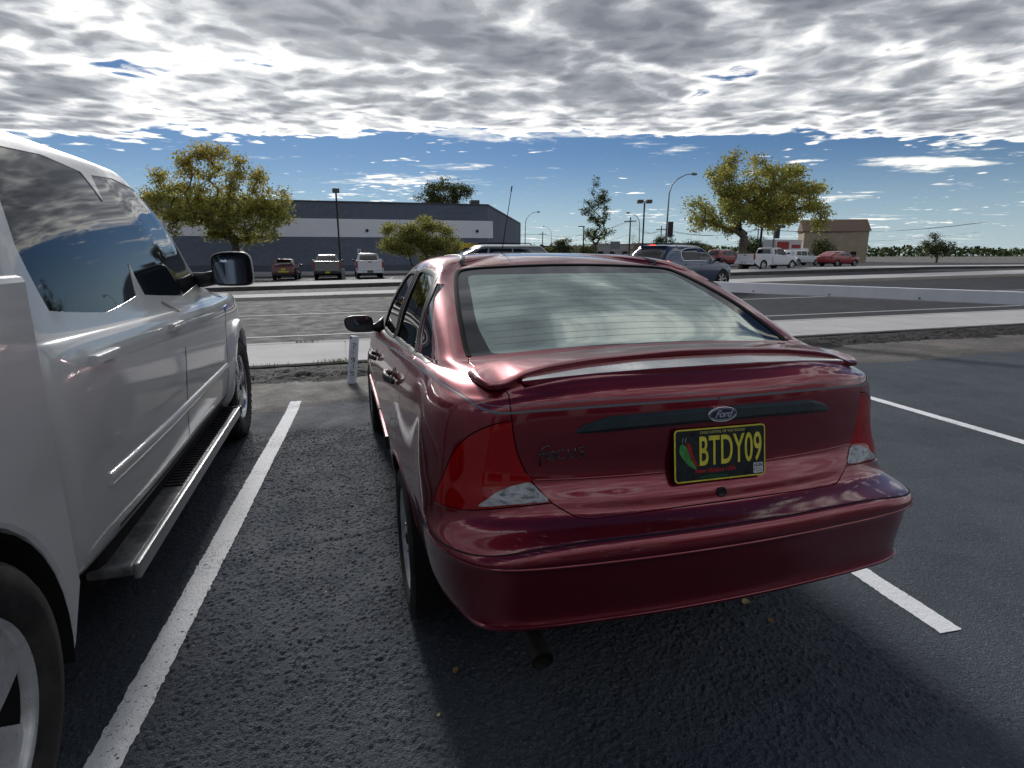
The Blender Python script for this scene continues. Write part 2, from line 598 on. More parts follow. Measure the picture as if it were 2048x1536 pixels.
class Trim:
    """cuts a Surf along closed uv loops; loops = [(name, polygon)], first match wins, '' = dropped"""
    def __init__(s, S, loops, gu, gv, rest='body', dens=.035):
        s.S = S
        sc2 = np.array([SU, SV])
        g = np.array([(u, v) for u in gu for v in gv]) * sc2
        verts, edges = [], []
        for name, poly in loops:
            P = np.array(poly) * sc2
            o = len(verts)
            m = 0
            for i in range(len(P)):
                a, b = P[i], P[(i + 1) % len(P)]
                k = max(1, int(np.hypot(*(b - a)) / dens))
                for j in range(k):
                    verts.append(a + (b - a) * j / k)
                    m += 1
            edges += [(o + i, o + (i + 1) % m) for i in range(m)]
        B = np.array(verts)
        keep = np.ones(len(g), bool)
        A0 = B[[e[0] for e in edges]]
        A1 = B[[e[1] for e in edges]]
        for a, b in zip(A0, A1):
            lo, hi = np.minimum(a, b) - .02, np.maximum(a, b) + .02
            near = np.where(keep & (g[:, 0] > lo[0]) & (g[:, 0] < hi[0]) & (g[:, 1] > lo[1]) & (g[:, 1] < hi[1]))[0]
            if len(near):
                keep[near[seg_dist(g[near], a, b) < .007]] = False
        border = (np.isclose(g[:, 0], 0) | np.isclose(g[:, 0], S.nu * SU) | np.isclose(g[:, 1], 0) | np.isclose(g[:, 1], S.nv * SV))
        for a in np.where(border & ~keep)[0]:
            if np.min(np.hypot(*(B - g[a]).T)) > .004:
                keep[a] = True
        g = g[keep]
        allv = np.concatenate([B, g])
        c0, c1, c2, c3 = (0, 0), (S.nu * SU, 0), (S.nu * SU, S.nv * SV), (0, S.nv * SV)
        nb = len(allv)
        allv = np.concatenate([allv, np.array([c0, c1, c2, c3])])
        edges += [(nb, nb + 1), (nb + 1, nb + 2), (nb + 2, nb + 3), (nb + 3, nb)]
        r = delaunay_2d_cdt([Vector(p) for p in allv], edges, [], 0, 1e-5)
        V = np.array([tuple(p) for p in r[0]])
        T = np.array([tuple(f) for f in r[2] if len(f) == 3])
        cen = V[T].mean(1)
        e = 1e-4
        ok = (cen[:, 0] > 0) & (cen[:, 0] < S.nu * SU) & (cen[:, 1] > 0) & (cen[:, 1] < S.nv * SV)
        T, cen = T[ok], cen[ok]
        uv = V / sc2
        uv[:, 0] = np.clip(uv[:, 0], 0, S.nu)
        uv[:, 1] = np.clip(uv[:, 1], 0, S.nv)
        s.uv = uv
        s.p, s.n = S.normal(uv[:, 0], uv[:, 1])
        s.p[uv[:, 0] < 1e-6, 0] = 0
        s.p[uv[:, 0] > S.nu - 1e-6, 0] = 0
        s.p[uv[:, 1] > S.nv - 1e-6, 0] = 0
        lab = np.full(len(T), -1)
        for i, (name, poly) in enumerate(loops):
            m = (lab < 0) & pip(np.array(poly) * sc2, cen)
            lab[m] = i
        s.names = [n for n, _ in loops]
        s.T, s.lab, s.rest = T, lab, rest
        # orient outward
        q = s.p[T]
        fn = np.cross(q[:, 1] - q[:, 0], q[:, 2] - q[:, 0])
        flip = (fn * s.n[T].sum(1)).sum(1) < 0
        s.T[flip] = s.T[flip][:, ::-1]

    def tris(s, name):
        if name == s.rest:
            return s.T[s.lab < 0]
        ids = [i for i, n in enumerate(s.names) if n == name]
        return s.T[np.isin(s.lab, ids)]

    def panel(s, name, mats, parent, oname=None, gap=.0022, depth=.012, off=0.0, side='L', flange=True):
        """side L / R / B(oth halves as one mesh)"""
        T = s.tris(name) if isinstance(name, str) else np.concatenate([s.tris(n) for n in name])
        if len(T) == 0:
            print('EMPTY PANEL', name)
            return None
        ids, inv = np.unique(T.ravel(), return_inverse=True)
        F = inv.reshape(T.shape)
        P, N = s.p[ids].copy(), s.n[ids].copy()
        # boundary edges
        E = np.concatenate([F[:, [0, 1]], F[:, [1, 2]], F[:, [2, 0]]])
        O = np.concatenate([F[:, 2], F[:, 0], F[:, 1]])
        key = np.sort(E, 1)
        k = key[:, 0].astype(np.int64) * 10 ** 7 + key[:, 1]
        uq, first, cnt = np.unique(k, return_index=True, return_counts=True)
        bi = first[cnt == 1]
        be, bo = E[bi], O[bi]
        mid = (np.abs(P[be[:, 0], 0]) < 1e-6) & (np.abs(P[be[:, 1], 0]) < 1e-6)
        be, bo = be[~mid], bo[~mid]
        inn = np.zeros_like(P)
        a, b, c = P[be[:, 0]], P[be[:, 1]], P[bo]
        d = (b - a) / np.maximum(np.linalg.norm(b - a, axis=1, keepdims=True), 1e-9)
        w_ = (c - a) - ((c - a) * d).sum(1, keepdims=True) * d
        w_ /= np.maximum(np.linalg.norm(w_, axis=1, keepdims=True), 1e-9)
        for i in (0, 1):
            np.add.at(inn, be[:, i], w_)
        L = np.linalg.norm(inn, axis=1, keepdims=True)
        isb = L[:, 0] > 1e-6
        inn[isb] /= L[isb]
        onmid = np.abs(P[:, 0]) < 1e-6
        inn[onmid, 0] = 0
        P = P + inn * gap
        if off:
            P = P + N * off
        faces = F
        if flange and len(be):
            bv = np.unique(be.ravel())
            mp = -np.ones(len(P), int)
            n0 = len(P)
            mp[bv] = n0 + np.arange(len(bv))
            ring0 = P[bv] - N[bv] * .0012 - inn[bv] * .0006
            n1 = n0 + len(bv)
            ring1 = P[bv] - N[bv] * depth
            side_n = -inn[bv] * .9 + N[bv] * .1
            P = np.concatenate([P, ring0, ring1])
            N = np.concatenate([N, side_n * .8 + N[bv] * .5, -inn[bv]])
            q1 = np.stack([be[:, 1], be[:, 0], mp[be[:, 0]], mp[be[:, 1]]], 1)
            q2 = np.stack([mp[be[:, 1]], mp[be[:, 0]], mp[be[:, 0]] + len(bv), mp[be[:, 1]] + len(bv)], 1)
            faces = F.tolist() + q1.tolist() + q2.tolist()
        else:
            faces = F.tolist()
        N = N / np.maximum(np.linalg.norm(N, axis=1, keepdims=True), 1e-9)
        if side == 'L':
            V_, N_, F_ = P, N, faces
        else:
            R_, NR, FR = P * MIR, N * MIR, [tuple(f[::-1]) for f in faces]
            if side == 'R':
                V_, N_, F_ = R_, NR, FR
            else:
                o = len(P)
                V_ = np.concatenate([P, R_])
                N_ = np.concatenate([N, NR])
                F_ = list(faces) + [tuple(i + o for i in f) for f in FR]
        oname = oname or name
        return link(oname, mesh_np(oname, V_, list(F_), mats, True, N_), parent)


def ribbon(S, uv, width, off, mats, name, parent, side='L', thick=0.0, closed=False):
    """strip lying on the skin along a uv path; width (m) or list, offset off the skin"""
    uv = np.array(uv)
    p, n = S.normal(uv[:, 0], uv[:, 1])
    t = np.gradient(p, axis=0)
    if closed:
        t[:-1] = np.roll(p[:-1], -1, 0) - np.roll(p[:-1], 1, 0)
        t[-1] = t[0]
    t /= np.maximum(np.linalg.norm(t, axis=1, keepdims=True), 1e-9)
    b = np.cross(n, t)
    b /= np.maximum(np.linalg.norm(b, axis=1, keepdims=True), 1e-9)
    wd = np.asarray(width if isinstance(width, (list, tuple, np.ndarray)) else [width] * len(p))[:, None] / 2
    if thick:
        ks = [(-1, -.004), (-1, off + thick * .55), (-.75, off + thick * .95), (0, off + thick), (.75, off + thick * .95), (1, off + thick * .55), (1, -.004)]
    else:
        ks = [(-1, off), (0, off), (1, off)]
    rings = np.stack([p + b * wd * k + n * o for k, o in ks], 1)
    m = len(ks)
    N = len(p)
    V = rings.reshape(-1, 3)
    F = [(i * m + k, i * m + k + 1, (i + 1) * m + k + 1, (i + 1) * m + k) for i in range(N - 1) for k in range(m - 1)]
    if thick and not closed:
        F += [tuple(range(m)), tuple((N - 1) * m + k for k in range(m - 1, -1, -1))]
    if np.dot(np.cross(V[F[0][1]] - V[F[0][0]], V[F[0][3]] - V[F[0][0]]), n[0] if not thick else n[0] - b[0]) < 0:
        F = [f[::-1] for f in F]
    if side in 'RB':
        VR = V * MIR
        FR = [tuple(f[::-1]) for f in F]
        if side == 'R':
            V, F = VR, FR
        else:
            o = len(V)
            V = np.concatenate([V, VR])
            F = F + [tuple(i + o for i in f) for f in FR]
    me = mesh_np(name, V, F, mats, True)
    if thick:
        me.set_sharp_from_angle(angle=rad(50))
    return link(name, me, parent)

# ------------------------------------------------------------------ ground levels
RT = .04                                        # the road runs 2.3 degrees off the bays


def gz(x, y):
    """level of the ground: flat bay, street and far car park fall gently to the left and away"""
    yr = y - RT * x
    k = min(max((yr - 8) / 20, 0), 1)
    k = k * k * (3 - 2 * k)
    return k * (.014 * min(max(x, -40), 45) - .011 * (min(yr, 75) - 8))


def strip(name, y0, y1, dz, m, x0=-60, x1=70, nx=66, ny=4, thick=0.0, face=False):
    """band of ground parallel to the road, from y0 to y1 (at x = 0)"""
    vs, fs = [], []
    ys = np.linspace(y0, y1, ny + 1)
    xs = np.linspace(x0, x1, nx + 1)
    for y in ys:
        for x in xs:
            yy = y + RT * x
            vs.append((x, yy, gz(x, yy) + dz))
    n = nx + 1
    for j in range(ny):
        for i in range(nx):
            a = j * n + i
            fs.append((a, a + 1, a + n + 1, a + n))
    if thick:
        o = len(vs)
        for x in xs:
            vs.append((x, y0 + RT * x, gz(x, y0 + RT * x) + dz - thick))
        fs += [(o + i, o + i + 1, i + 1, i) for i in range(nx)]
        o = len(vs)
        for x in xs:
            vs.append((x, y1 + RT * x, gz(x, y1 + RT * x) + dz - thick))
        b = ny * n
        fs += [(b + i, b + i + 1, o + i + 1, o + i) for i in range(nx)]
    me = mesh_np(name, vs, fs, m, False)
    o = link(name, me)
    return o


def asphalt_fn(base, hi, grit=260., bs=.9, bd=.006, patch=None, crack=None, rough=(.75, .95), spk=.25):
    def fn(t, b):
        c = geoco(t)
        big = t.noise(c, .55, 5, .6)
        mid = t.noise(c, 3.1, 4, .6)
        v = t.node('TexVoronoi', {'Scale': grit, 'Vector': c, 'Randomness': 1.0})
        stone = t.node('SeparateColor', {0: v.outputs['Color']}).outputs[0]
        col_ = t.mix(t.math('MULTIPLY', t.sstep(big, .3, .7), .8), base, hi)
        col_ = t.mix(t.math('MULTIPLY', t.sstep(mid, .45, .75), .22), col_, tuple(x * .72 for x in base))
        col_ = t.mix(t.math('MULTIPLY', t.sstep(stone, .80, 1.0), spk), col_, tuple(min(1, x * 3.2) for x in hi))
        if patch:
            col_ = t.mix(t.math('MULTIPLY', t.sstep(t.noise(c, patch[0], 6, .65), .52, .62), patch[2]), col_, patch[1])
        t.set(b, 'Base Color', col_)
        t.set(b, 'Roughness', t.ramp(mid, [(.3, rough[0]), (.7, rough[1])]))
        h = t.math('ADD', t.math('MULTIPLY', t.math('SUBTRACT', 1.0, v.outputs['Distance']), .6), t.math('MULTIPLY', t.noise(c, grit * .33, 4, .65), 1.1))
        h = t.math('ADD', h, t.math('MULTIPLY', t.noise(c, grit * .07, 3, .6), .9))
        bump(t, b, h, bs, bd)
    return fn


asphalt = mat('lot_asphalt', (.030, .031, .034), .85, spec=.35, fn=asphalt_fn((.050, .060, .076), (.086, .100, .122), 170., 1.0, .006))
old_asphalt = mat('street_asphalt', (.15, .15, .15), .9, spec=.25, fn=asphalt_fn((.026, .028, .035), (.038, .040, .048), 45., .15, .005, (.35, (.047, .049, .056), .5)))
far_asphalt = mat('far_lot_asphalt', (.13, .13, .13), .9, spec=.25, fn=asphalt_fn((.034, .036, .043), (.050, .052, .060), 40., .12, .005))


def conc_fn(lo, hi):
    def fn(t, b):
        c = geoco(t)
        n = t.noise(c, 1.1, 6, .6)
        n2 = t.noise(c, 9.0, 5, .65)
        cl = t.mix(t.sstep(n, .3, .72), lo, hi)
        cl = t.mix(t.math('MULTIPLY', t.sstep(n2, .55, .8), .35), cl, tuple(x * .62 for x in lo))
        t.set(b, 'Base Color', cl)
        bump(t, b, t.noise(c, 140., 4, .65), .35, .003)
    return fn


concrete = mat('pale_concrete', (.42, .40, .38), .85, spec=.3, fn=conc_fn((.43, .42, .42), (.52, .508, .505)))
kerb_m = mat('kerb_concrete', (.40, .38, .36), .85, spec=.3, fn=conc_fn((.34, .335, .34), (.43, .42, .425)))
kerb_dk = mat('grimy_kerb', (.14, .135, .13), .9, fn=conc_fn((.07, .07, .07), (.11, .108, .105)))
gravel_m = mat('verge_gravel', (.2, .19, .17), .95, fn=asphalt_fn((.10, .097, .09), (.16, .15, .135), 22., .8, .02, (.8, (.30, .27, .22), .5)))


def worn_paint(col_, cover=.5, sc=90.):
    def fn(t, b):
        c = geoco(t)
        n = t.noise(c, sc, 5, .7)
        n2 = t.noise(c, 2.3, 4, .6)
        f = t.sstep(t.math('ADD', n, t.math('MULTIPLY', t.math('SUBTRACT', n2, .5), .35)), cover - .07, cover + .05)
        t.set(b, 'Base Color', t.mix(f, (.05, .05, .053), col_))
        h = t.math('ADD', t.noise(c, 95., 4, .65), t.math('MULTIPLY', t.noise(c, 14., 3), .8))
        bump(t, b, h, .8, .006)
    return fn


white_line = mat('worn_white_paint', (.8, .8, .8), .75, fn=worn_paint((.88, .89, .92), .385, 150.))
road_line = mat('road_white_paint', (.7, .7, .7), .8, fn=worn_paint((.42, .42, .42), .36, 30.))
yellow_line = mat('road_yellow_paint', (.5, .34, .06), .8, fn=worn_paint((.34, .25, .08), .40, 30.))

# ground: one sheet to the horizon, lower than everything laid on it
xs = np.concatenate([np.linspace(-900, -60, 8), np.linspace(-58, 68, 64), np.linspace(72, 900, 8)])
ys = np.concatenate([np.linspace(-300, -20, 5), np.linspace(-18, 110, 90), np.linspace(120, 1500, 8)])
vs = [(x, y, gz(x, y) - .30) for y in ys for x in xs]
n_ = len(xs)
fs = [(j * n_ + i, j * n_ + i + 1, (j + 1) * n_ + i + 1, (j + 1) * n_ + i) for j in range(len(ys) - 1) for i in range(n_ - 1)]
tag(link('ground', mesh_np('ground', vs, fs, gravel_m, False)), kind='structure')

# the car park we stand in: bay sheet with real coarse chippings close to the camera
rng = np.random.RandomState(11)


def vnoise(x, y, s, seed):
    """value noise on numpy arrays"""
    X, Y = x * s, y * s
    i, j = np.floor(X).astype(int), np.floor(Y).astype(int)
    fx, fy = X - i, Y - j
    fx, fy = fx * fx * (3 - 2 * fx), fy * fy * (3 - 2 * fy)
    R_ = np.random.RandomState(seed).rand(257, 257)
    g = lambda a, b: R_[a % 257, b % 257]
    return (g(i, j) * (1 - fx) + g(i + 1, j) * fx) * (1 - fy) + (g(i, j + 1) * (1 - fx) + g(i + 1, j + 1) * fx) * fy


def chip_h(x, y):
    h = .0026 * (vnoise(x, y, 110, 1) - .5) + .0022 * (vnoise(x + 3.3, y, 60, 2) - .5) + .002 * (vnoise(x, y + 1.7, 9, 3) - .5) + .009 * (vnoise(x, y, 1.2, 4) - .5)
    k = vnoise(x * 1.07, y * .93, 95, 6) * .7 + vnoise(x, y, 140, 7) * .3
    h += .0048 * np.clip((k - .62) / .08, 0, 1)          # proud stones
    h -= .005 * np.clip((.30 - k) / .1, 0, 1) * (vnoise(x, y, 12, 9) > .6)          # lost stones
    # a hairline swell across the bay
    d = (y - .62) - .30 * (x + 1.4) - .05 * np.sin(x * 3.1) - .03 * (vnoise(x, y, 4, 8) - .5)
    h += np.where((x > -2.6) & (x < -.75), .005 * np.exp(-(d / .06) ** 2) - .0035 * np.exp(-((d + .05) / .018) ** 2) * (vnoise(x, y, 3, 12) > .4), 0)
    return h


def grid_mesh(name, x0, x1, y0, y1, step, m, hf, z=0.0):
    nx, ny = int(round((x1 - x0) / step)), int(round((y1 - y0) / step))
    X, Y = np.meshgrid(np.linspace(x0, x1, nx + 1), np.linspace(y0, y1, ny + 1))
    Z = hf(X, Y) + z
    V = np.stack([X, Y, Z], -1).reshape(-1, 3)
    a = (np.arange(ny)[:, None] * (nx + 1) + np.arange(nx)[None]).ravel()
    F = np.stack([a, a + 1, a + nx + 2, a + nx + 1], 1).astype(np.int32)
    me = bpy.data.meshes.new(name)
    me.vertices.add(len(V))
    me.vertices.foreach_set('co', V.ravel())
    me.loops.add(F.size)
    me.loops.foreach_set('vertex_index', F.ravel())
    me.polygons.add(len(F))
    me.polygons.foreach_set('loop_start', np.arange(0, F.size, 4, dtype=np.int32))
    me.polygons.foreach_set('use_smooth', np.ones(len(F), bool))
    me.materials.append(m)
    me.update()
    me.validate()
    return link(name, me)


FX0, FX1, FY0, FY1 = -2.3, 1.0, -1.3, 2.9
lot = grid_mesh('car_park_surface', FX0, FX1, FY0, FY1, .0052, asphalt, lambda x, y: chip_h(x, y) * np.clip(np.minimum(np.minimum(x - FX0, FX1 - x), np.minimum(y - FY0, FY1 - y)) / .2, 0, 1))
tag(lot, kind='structure')
lo_ = MB()
Y1 = 4.1
for (a, b, c, d) in ((-60, FX0, -40, Y1), (FX1, 70, -40, Y1), (FX0, FX1, -40, FY0), (FX0, FX1, FY1, Y1)):
    nx_ = max(1, int((b - a) / 4))
    for i in range(nx_):
        x0_, x1_ = a + (b - a) * i / nx_, a + (b - a) * (i + 1) / nx_
        lo_.add([(x0_, c, 0), (x1_, c, 0), (x1_, d, 0), (x0_, d, 0)], [(0, 1, 2, 3)])
tag(lo_.build('car_park_surface', asphalt), kind='structure')

# dusty front edge of the bays and the dug, blackened planting strip before the pavement
dusty = mat('dusty_asphalt', (.12, .11, .10), .95, fn=asphalt_fn((.075, .071, .068), (.150, .138, .125), 90., .8, .008, (1.4, (.19, .172, .155), .6)))
soil = mat('black_soil', (.025, .024, .024), .95, fn=asphalt_fn((.016, .016, .017), (.040, .038, .037), 55., 1.0, .02))


def soil_h(x, y):
    yr = y - RT * x
    e = np.clip(np.minimum(yr - 4.55, 5.93 - yr) / .45, 0, 1)
    return e * (.035 + .05 * (vnoise(x, y, 1.6, 21) - .5) + .05 * (vnoise(x, y, 5, 22) - .4) + .035 * (vnoise(x, y, 14, 23) - .5) + .02 * (vnoise(x, y, 34, 24) - .5)) - .012 + np.where(yr > 5.9, -.02, 0)


def dust_h(x, y):
    yr = y - RT * x
    e = np.clip(np.minimum(yr - 3.55 + .25 * (vnoise(x, y, 1.1, 31) - .5), 5.0 - yr) / .15, 0, 1)
    return .012 * e * vnoise(x, y, 6, 32) + .008 * (vnoise(x, y, 40, 33) - .5) * e - .006 + .0105 * e


tag(grid_mesh('dusty_bay_edge', -14, 16, 3.0, 5.4, .028, dusty, dust_h), kind='structure')
tag(grid_mesh('planting_strip', -14, 16, 3.9, 6.6, .026, soil, soil_h), kind='structure')

# white bay line, painted over the chippings (follows them, 4 mm up)
LA, LB = np.array([-1.518, 3.75]), np.array([-1.795, -.9])


def bay_line(name, A, B, w_=.105, step=.014):
    L = np.linalg.norm(B - A)
    d = (B - A) / L
    nrm = np.array([-d[1], d[0]])
    nl, nw = int(L / step), 8
    V = []
    rg = np.random.RandomState(5)
    jl = np.cumsum(rg.normal(0, .0009, (nl + 1, 2)), 0) * .3 + rg.normal(0, .0018, (nl + 1, 2))
    for i in range(nl + 1):
        for k in range(nw + 1):
            o_ = (k / nw - .5) * w_ + (jl[i, 0] if k == 0 else (jl[i, 1] if k == nw else 0))
            p_ = A + d * L * i / nl + nrm * o_
            V.append((p_[0], p_[1], 0))
    V = np.array(V)
    e = np.clip(np.minimum(np.minimum(V[:, 0] - FX0, FX1 - V[:, 0]), np.minimum(V[:, 1] - FY0, FY1 - V[:, 1])) / .2, 0, 1)
    V[:, 2] = np.maximum(chip_h(V[:, 0], V[:, 1]) * e, dust_h(V[:, 0], V[:, 1]) * (V[:, 1] > 3.0)) + .003
    F = [(i * (nw + 1) + k, i * (nw + 1) + k + 1, (i + 1) * (nw + 1) + k + 1, (i + 1) * (nw + 1) + k) for i in range(nl) for k in range(nw)]
    return tag(link(name, mesh_np(name, V, [f[::-1] for f in F], white_line, True)), kind='structure')


bay_line('bay_line', LA, LB)
bay_line('bay_line', LA + np.array([3.0, .1]), LB + np.array([3.0, .1]))
bay_line('bay_line', LA + np.array([5.8, .2]), LB + np.array([5.8, .2]))

# pavement, kerb, street, median, far kerb and car park
# pavement slabs with tooled joints
tag(strip('pavement', 5.93, 7.85, .008, concrete, ny=3), kind='structure')
pav = sc.objects['pavement']
edges_ = np.arange(-41.5, 50, 1.62)
slab_mesh = None
for i, x0_ in enumerate(edges_):
    if -9 < x0_ < 22:
        bm_ = MB()
        g_ = .008
        x1_ = x0_ + 1.62
        c_ = [(x0_ + g_, 5.94), (x1_ - g_, 5.94), (x1_ - g_, 7.84), (x0_ + g_, 7.84)]
        top = [(x, y + RT * x, gz(x, y + RT * x) + .026) for x, y in c_]
        bot = [(x, y, z - .03) for x, y, z in top]
        bm_.add(top + bot, [(0, 1, 2, 3), (0, 4, 5, 1), (1, 5, 6, 2), (2, 6, 7, 3), (3, 7, 4, 0)])
        bm_.build('paving_slab', concrete, pav)
tag(strip('kerb', 7.86, 8.03, .028, kerb_m, ny=1, thick=.16), kind='structure')
tag(strip('road', 8.03, 21.3, -.085, old_asphalt, ny=12), kind='structure')
tag(strip('lane_line', 9.58, 9.71, -.080, road_line, ny=1), kind='structure')
tag(strip('lane_line', 14.12, 14.27, -.080, road_line, ny=1), kind='structure')
tag(strip('edge_line', 20.95, 21.10, -.080, yellow_line, ny=1), kind='structure')
tag(strip('median', 21.3, 24.3, .045, concrete, ny=3, thick=.18), kind='structure')
tag(strip('road', 24.3, 31.5, -.085, far_asphalt, ny=6), kind='structure')
tag(strip('kerb', 31.5, 31.9, .12, kerb_dk, ny=2, thick=.26), kind='structure')
tag(strip('pavement', 31.9, 38.2, .124, concrete, ny=4), kind='structure')
tag(strip('car_park_surface', 38.2, 80, .02, far_asphalt, ny=24, x0=-90, x1=110), kind='structure')

# ------------------------------------------------------------------ shared vehicle materials
def paint_fn(flake=.35, dust=.06, dustcol=(.30, .27, .24)):
    def fn(t, b):
        c = objco(t)
        base = tuple(b.inputs['Base Color'].default_value)[:3]
        n = t.noise(c, 3.0, 6, .6)
        n2 = t.noise(c, 26.0, 4, .6)
        d = t.math('MULTIPLY', t.sstep(n, .35, .75), dust)
        up = t.node('SeparateXYZ', {0: t.node('NewGeometry').outputs['Normal']}).outputs[2]
        d = t.math('ADD', d, t.math('MULTIPLY', t.math('MAXIMUM', up, 0.0), dust * .8))
        colr = t.mix(d, base, dustcol)
        fl = t.node('TexVoronoi', {'Scale': 900.0, 'Vector': c})
        colr = t.mix(t.math('MULTIPLY', t.sstep(fl.outputs['Distance'], .5, .1), flake * .25), colr, tuple(min(1, x * 2.2 + .02) for x in base))
        t.set(b, 'Base Color', colr)
        t.set(b, 'Roughness', t.math('MULTIPLY_ADD', n2, .12, .29))
        t.set(b, 'Coat Roughness', t.math('MULTIPLY_ADD', t.sstep(n, .4, .8), .07, .02))
        # faint orange peel
        nb = t.node('Bump', {'Height': t.noise(c, 190.0, 2, .5), 'Strength': .018, 'Distance': .004})
        t.set(b, 'Coat Normal', nb.outputs[0])
    return fn


red_paint = mat('red_metallic_paint', (.205, .0032, .018), .35, .76, 1.0, coat_ior=1.62, fn=paint_fn(.8, .035))
fade_paint = mat('peeled_red_paint', (.22, .050, .045), .62, 0.0, 0.0, fn=dirty((.20, .042, .038), (.27, .080, .070), 30, rough=(.5, .75)))
trim_grey = mat('satin_grey_trim', (.05, .053, .056), .5, fn=dirty((.038, .04, .043), (.07, .073, .077), 12, rough=(.42, .6)))
black_trim = mat('black_trim', (.014, .015, .017), .45, fn=dirty((.010, .011, .013), (.026, .027, .029), 14, rough=(.35, .6)))
rubber = mat('rubber', (.012, .012, .013), .85, spec=.2)
dark_in = mat('dark_inner', (.006, .006, .007), .9)
tyre_m = mat('tyre_rubber', (.022, .022, .023), .8, fn=dirty((.014, .014, .015), (.05, .047, .043), 9, rough=(.7, .9), bs=.2, bd=.003, bscale=60))
alloy = mat('silver_alloy', (.62, .63, .65), .35, .45, fn=dirty((.50, .51, .52), (.68, .69, .71), 14, rough=(.26, .42)))
chrome = mat('chrome', (.75, .76, .78), .10, 1.0)
steel = mat('rusty_steel', (.11, .09, .08), .55, .6, fn=dirty((.05, .04, .035), (.17, .14, .12), 22, rough=(.4, .7)))
disc_m = mat('brake_disc', (.20, .18, .17), .4, .8)
glass_m = glass_mat('tinted_window_glass', (.045, .055, .055), 1.62)
rglass_m = glass_mat('green_rear_glass', (.11, .15, .13), 3.6, wav=.010, dust=(.34, (.68, .84, .77)), gcol=(.88, 1.0, .95))
frit_m = mat('black_glass_border', (.012, .012, .014), .04, 0, 0, spec=.9)
seat_m = mat('grey_seat_cloth', (.05, .052, .056), .9)
stripe_m = mat('silver_pinstripe', (.15, .175, .20), .35, .3)
white_letter = mat('white_print', (.62, .63, .64), .45)

def red_lens(t, b):
    pass


def lens_mat(name, tint, rib=0.0, ior=1.5):
    m = bpy.data.materials.new(name)
    m.use_nodes = True
    t = NT(m.node_tree)
    t.n.remove(t.n['Principled BSDF'])
    fr = t.node('Fresnel', {'IOR': ior})
    tr = t.node('BsdfTransparent', {'Color': tint})
    gl = t.node('BsdfGlossy', {'Color': (1, 1, 1), 'Roughness': .04})
    df = t.node('BsdfDiffuse', {'Color': tuple(min(1, c * .6) for c in tint)})
    mx0 = t.node('MixShader', {0: .48, 1: tr.outputs[0], 2: df.outputs[0]})
    mx = t.node('MixShader', {0: fr.outputs[0], 1: mx0.outputs[0], 2: gl.outputs[0]})
    t.l.new(mx.outputs[0], t.n['Material Output'].inputs[0])
    return m


red_lens_m = lens_mat('red_lamp_lens', (.95, .010, .018))
red_lens_d = lens_mat('deep_red_lamp_lens', (.42, .004, .010))
clear_lens_m = lens_mat('clear_lamp_lens', (.86, .89, .92))


def refl_fn(t, b):
    c = objco(t)
    sp = t.node('SeparateXYZ', {0: c})
    wv = t.math('SINE', t.math('MULTIPLY', sp.outputs[2], 900.0))
    wv2 = t.math('SINE', t.math('MULTIPLY', sp.outputs[0], 620.0))
    bump(t, b, t.math('ADD', wv, t.math('MULTIPLY', wv2, .7)), .9, .003)


def rev_fn(t, b):
    c = objco(t)
    sp = t.node('SeparateXYZ', {0: c})
    gx = t.math('SINE', t.math('MULTIPLY', sp.outputs[0], 1250.0))
    gz_ = t.math('SINE', t.math('MULTIPLY', sp.outputs[2], 1250.0))
    h = t.math('MULTIPLY', gx, gz_)
    bump(t, b, h, 1.0, .0022)
    n = t.noise(t.vmath('MULTIPLY', c, (1.0, .3, 2.2)), 42.0, 3, .6)
    t.set(b, 'Base Color', t.ramp(t.math('ADD', n, t.math('MULTIPLY', h, .08)), [(.30, (.16, .19, .22)), (.44, (.62, .67, .72)), (.58, (.95, .97, 1.0))]))


refl_m = mat('lamp_reflector', (.85, .85, .85), .25, .35, fn=refl_fn)


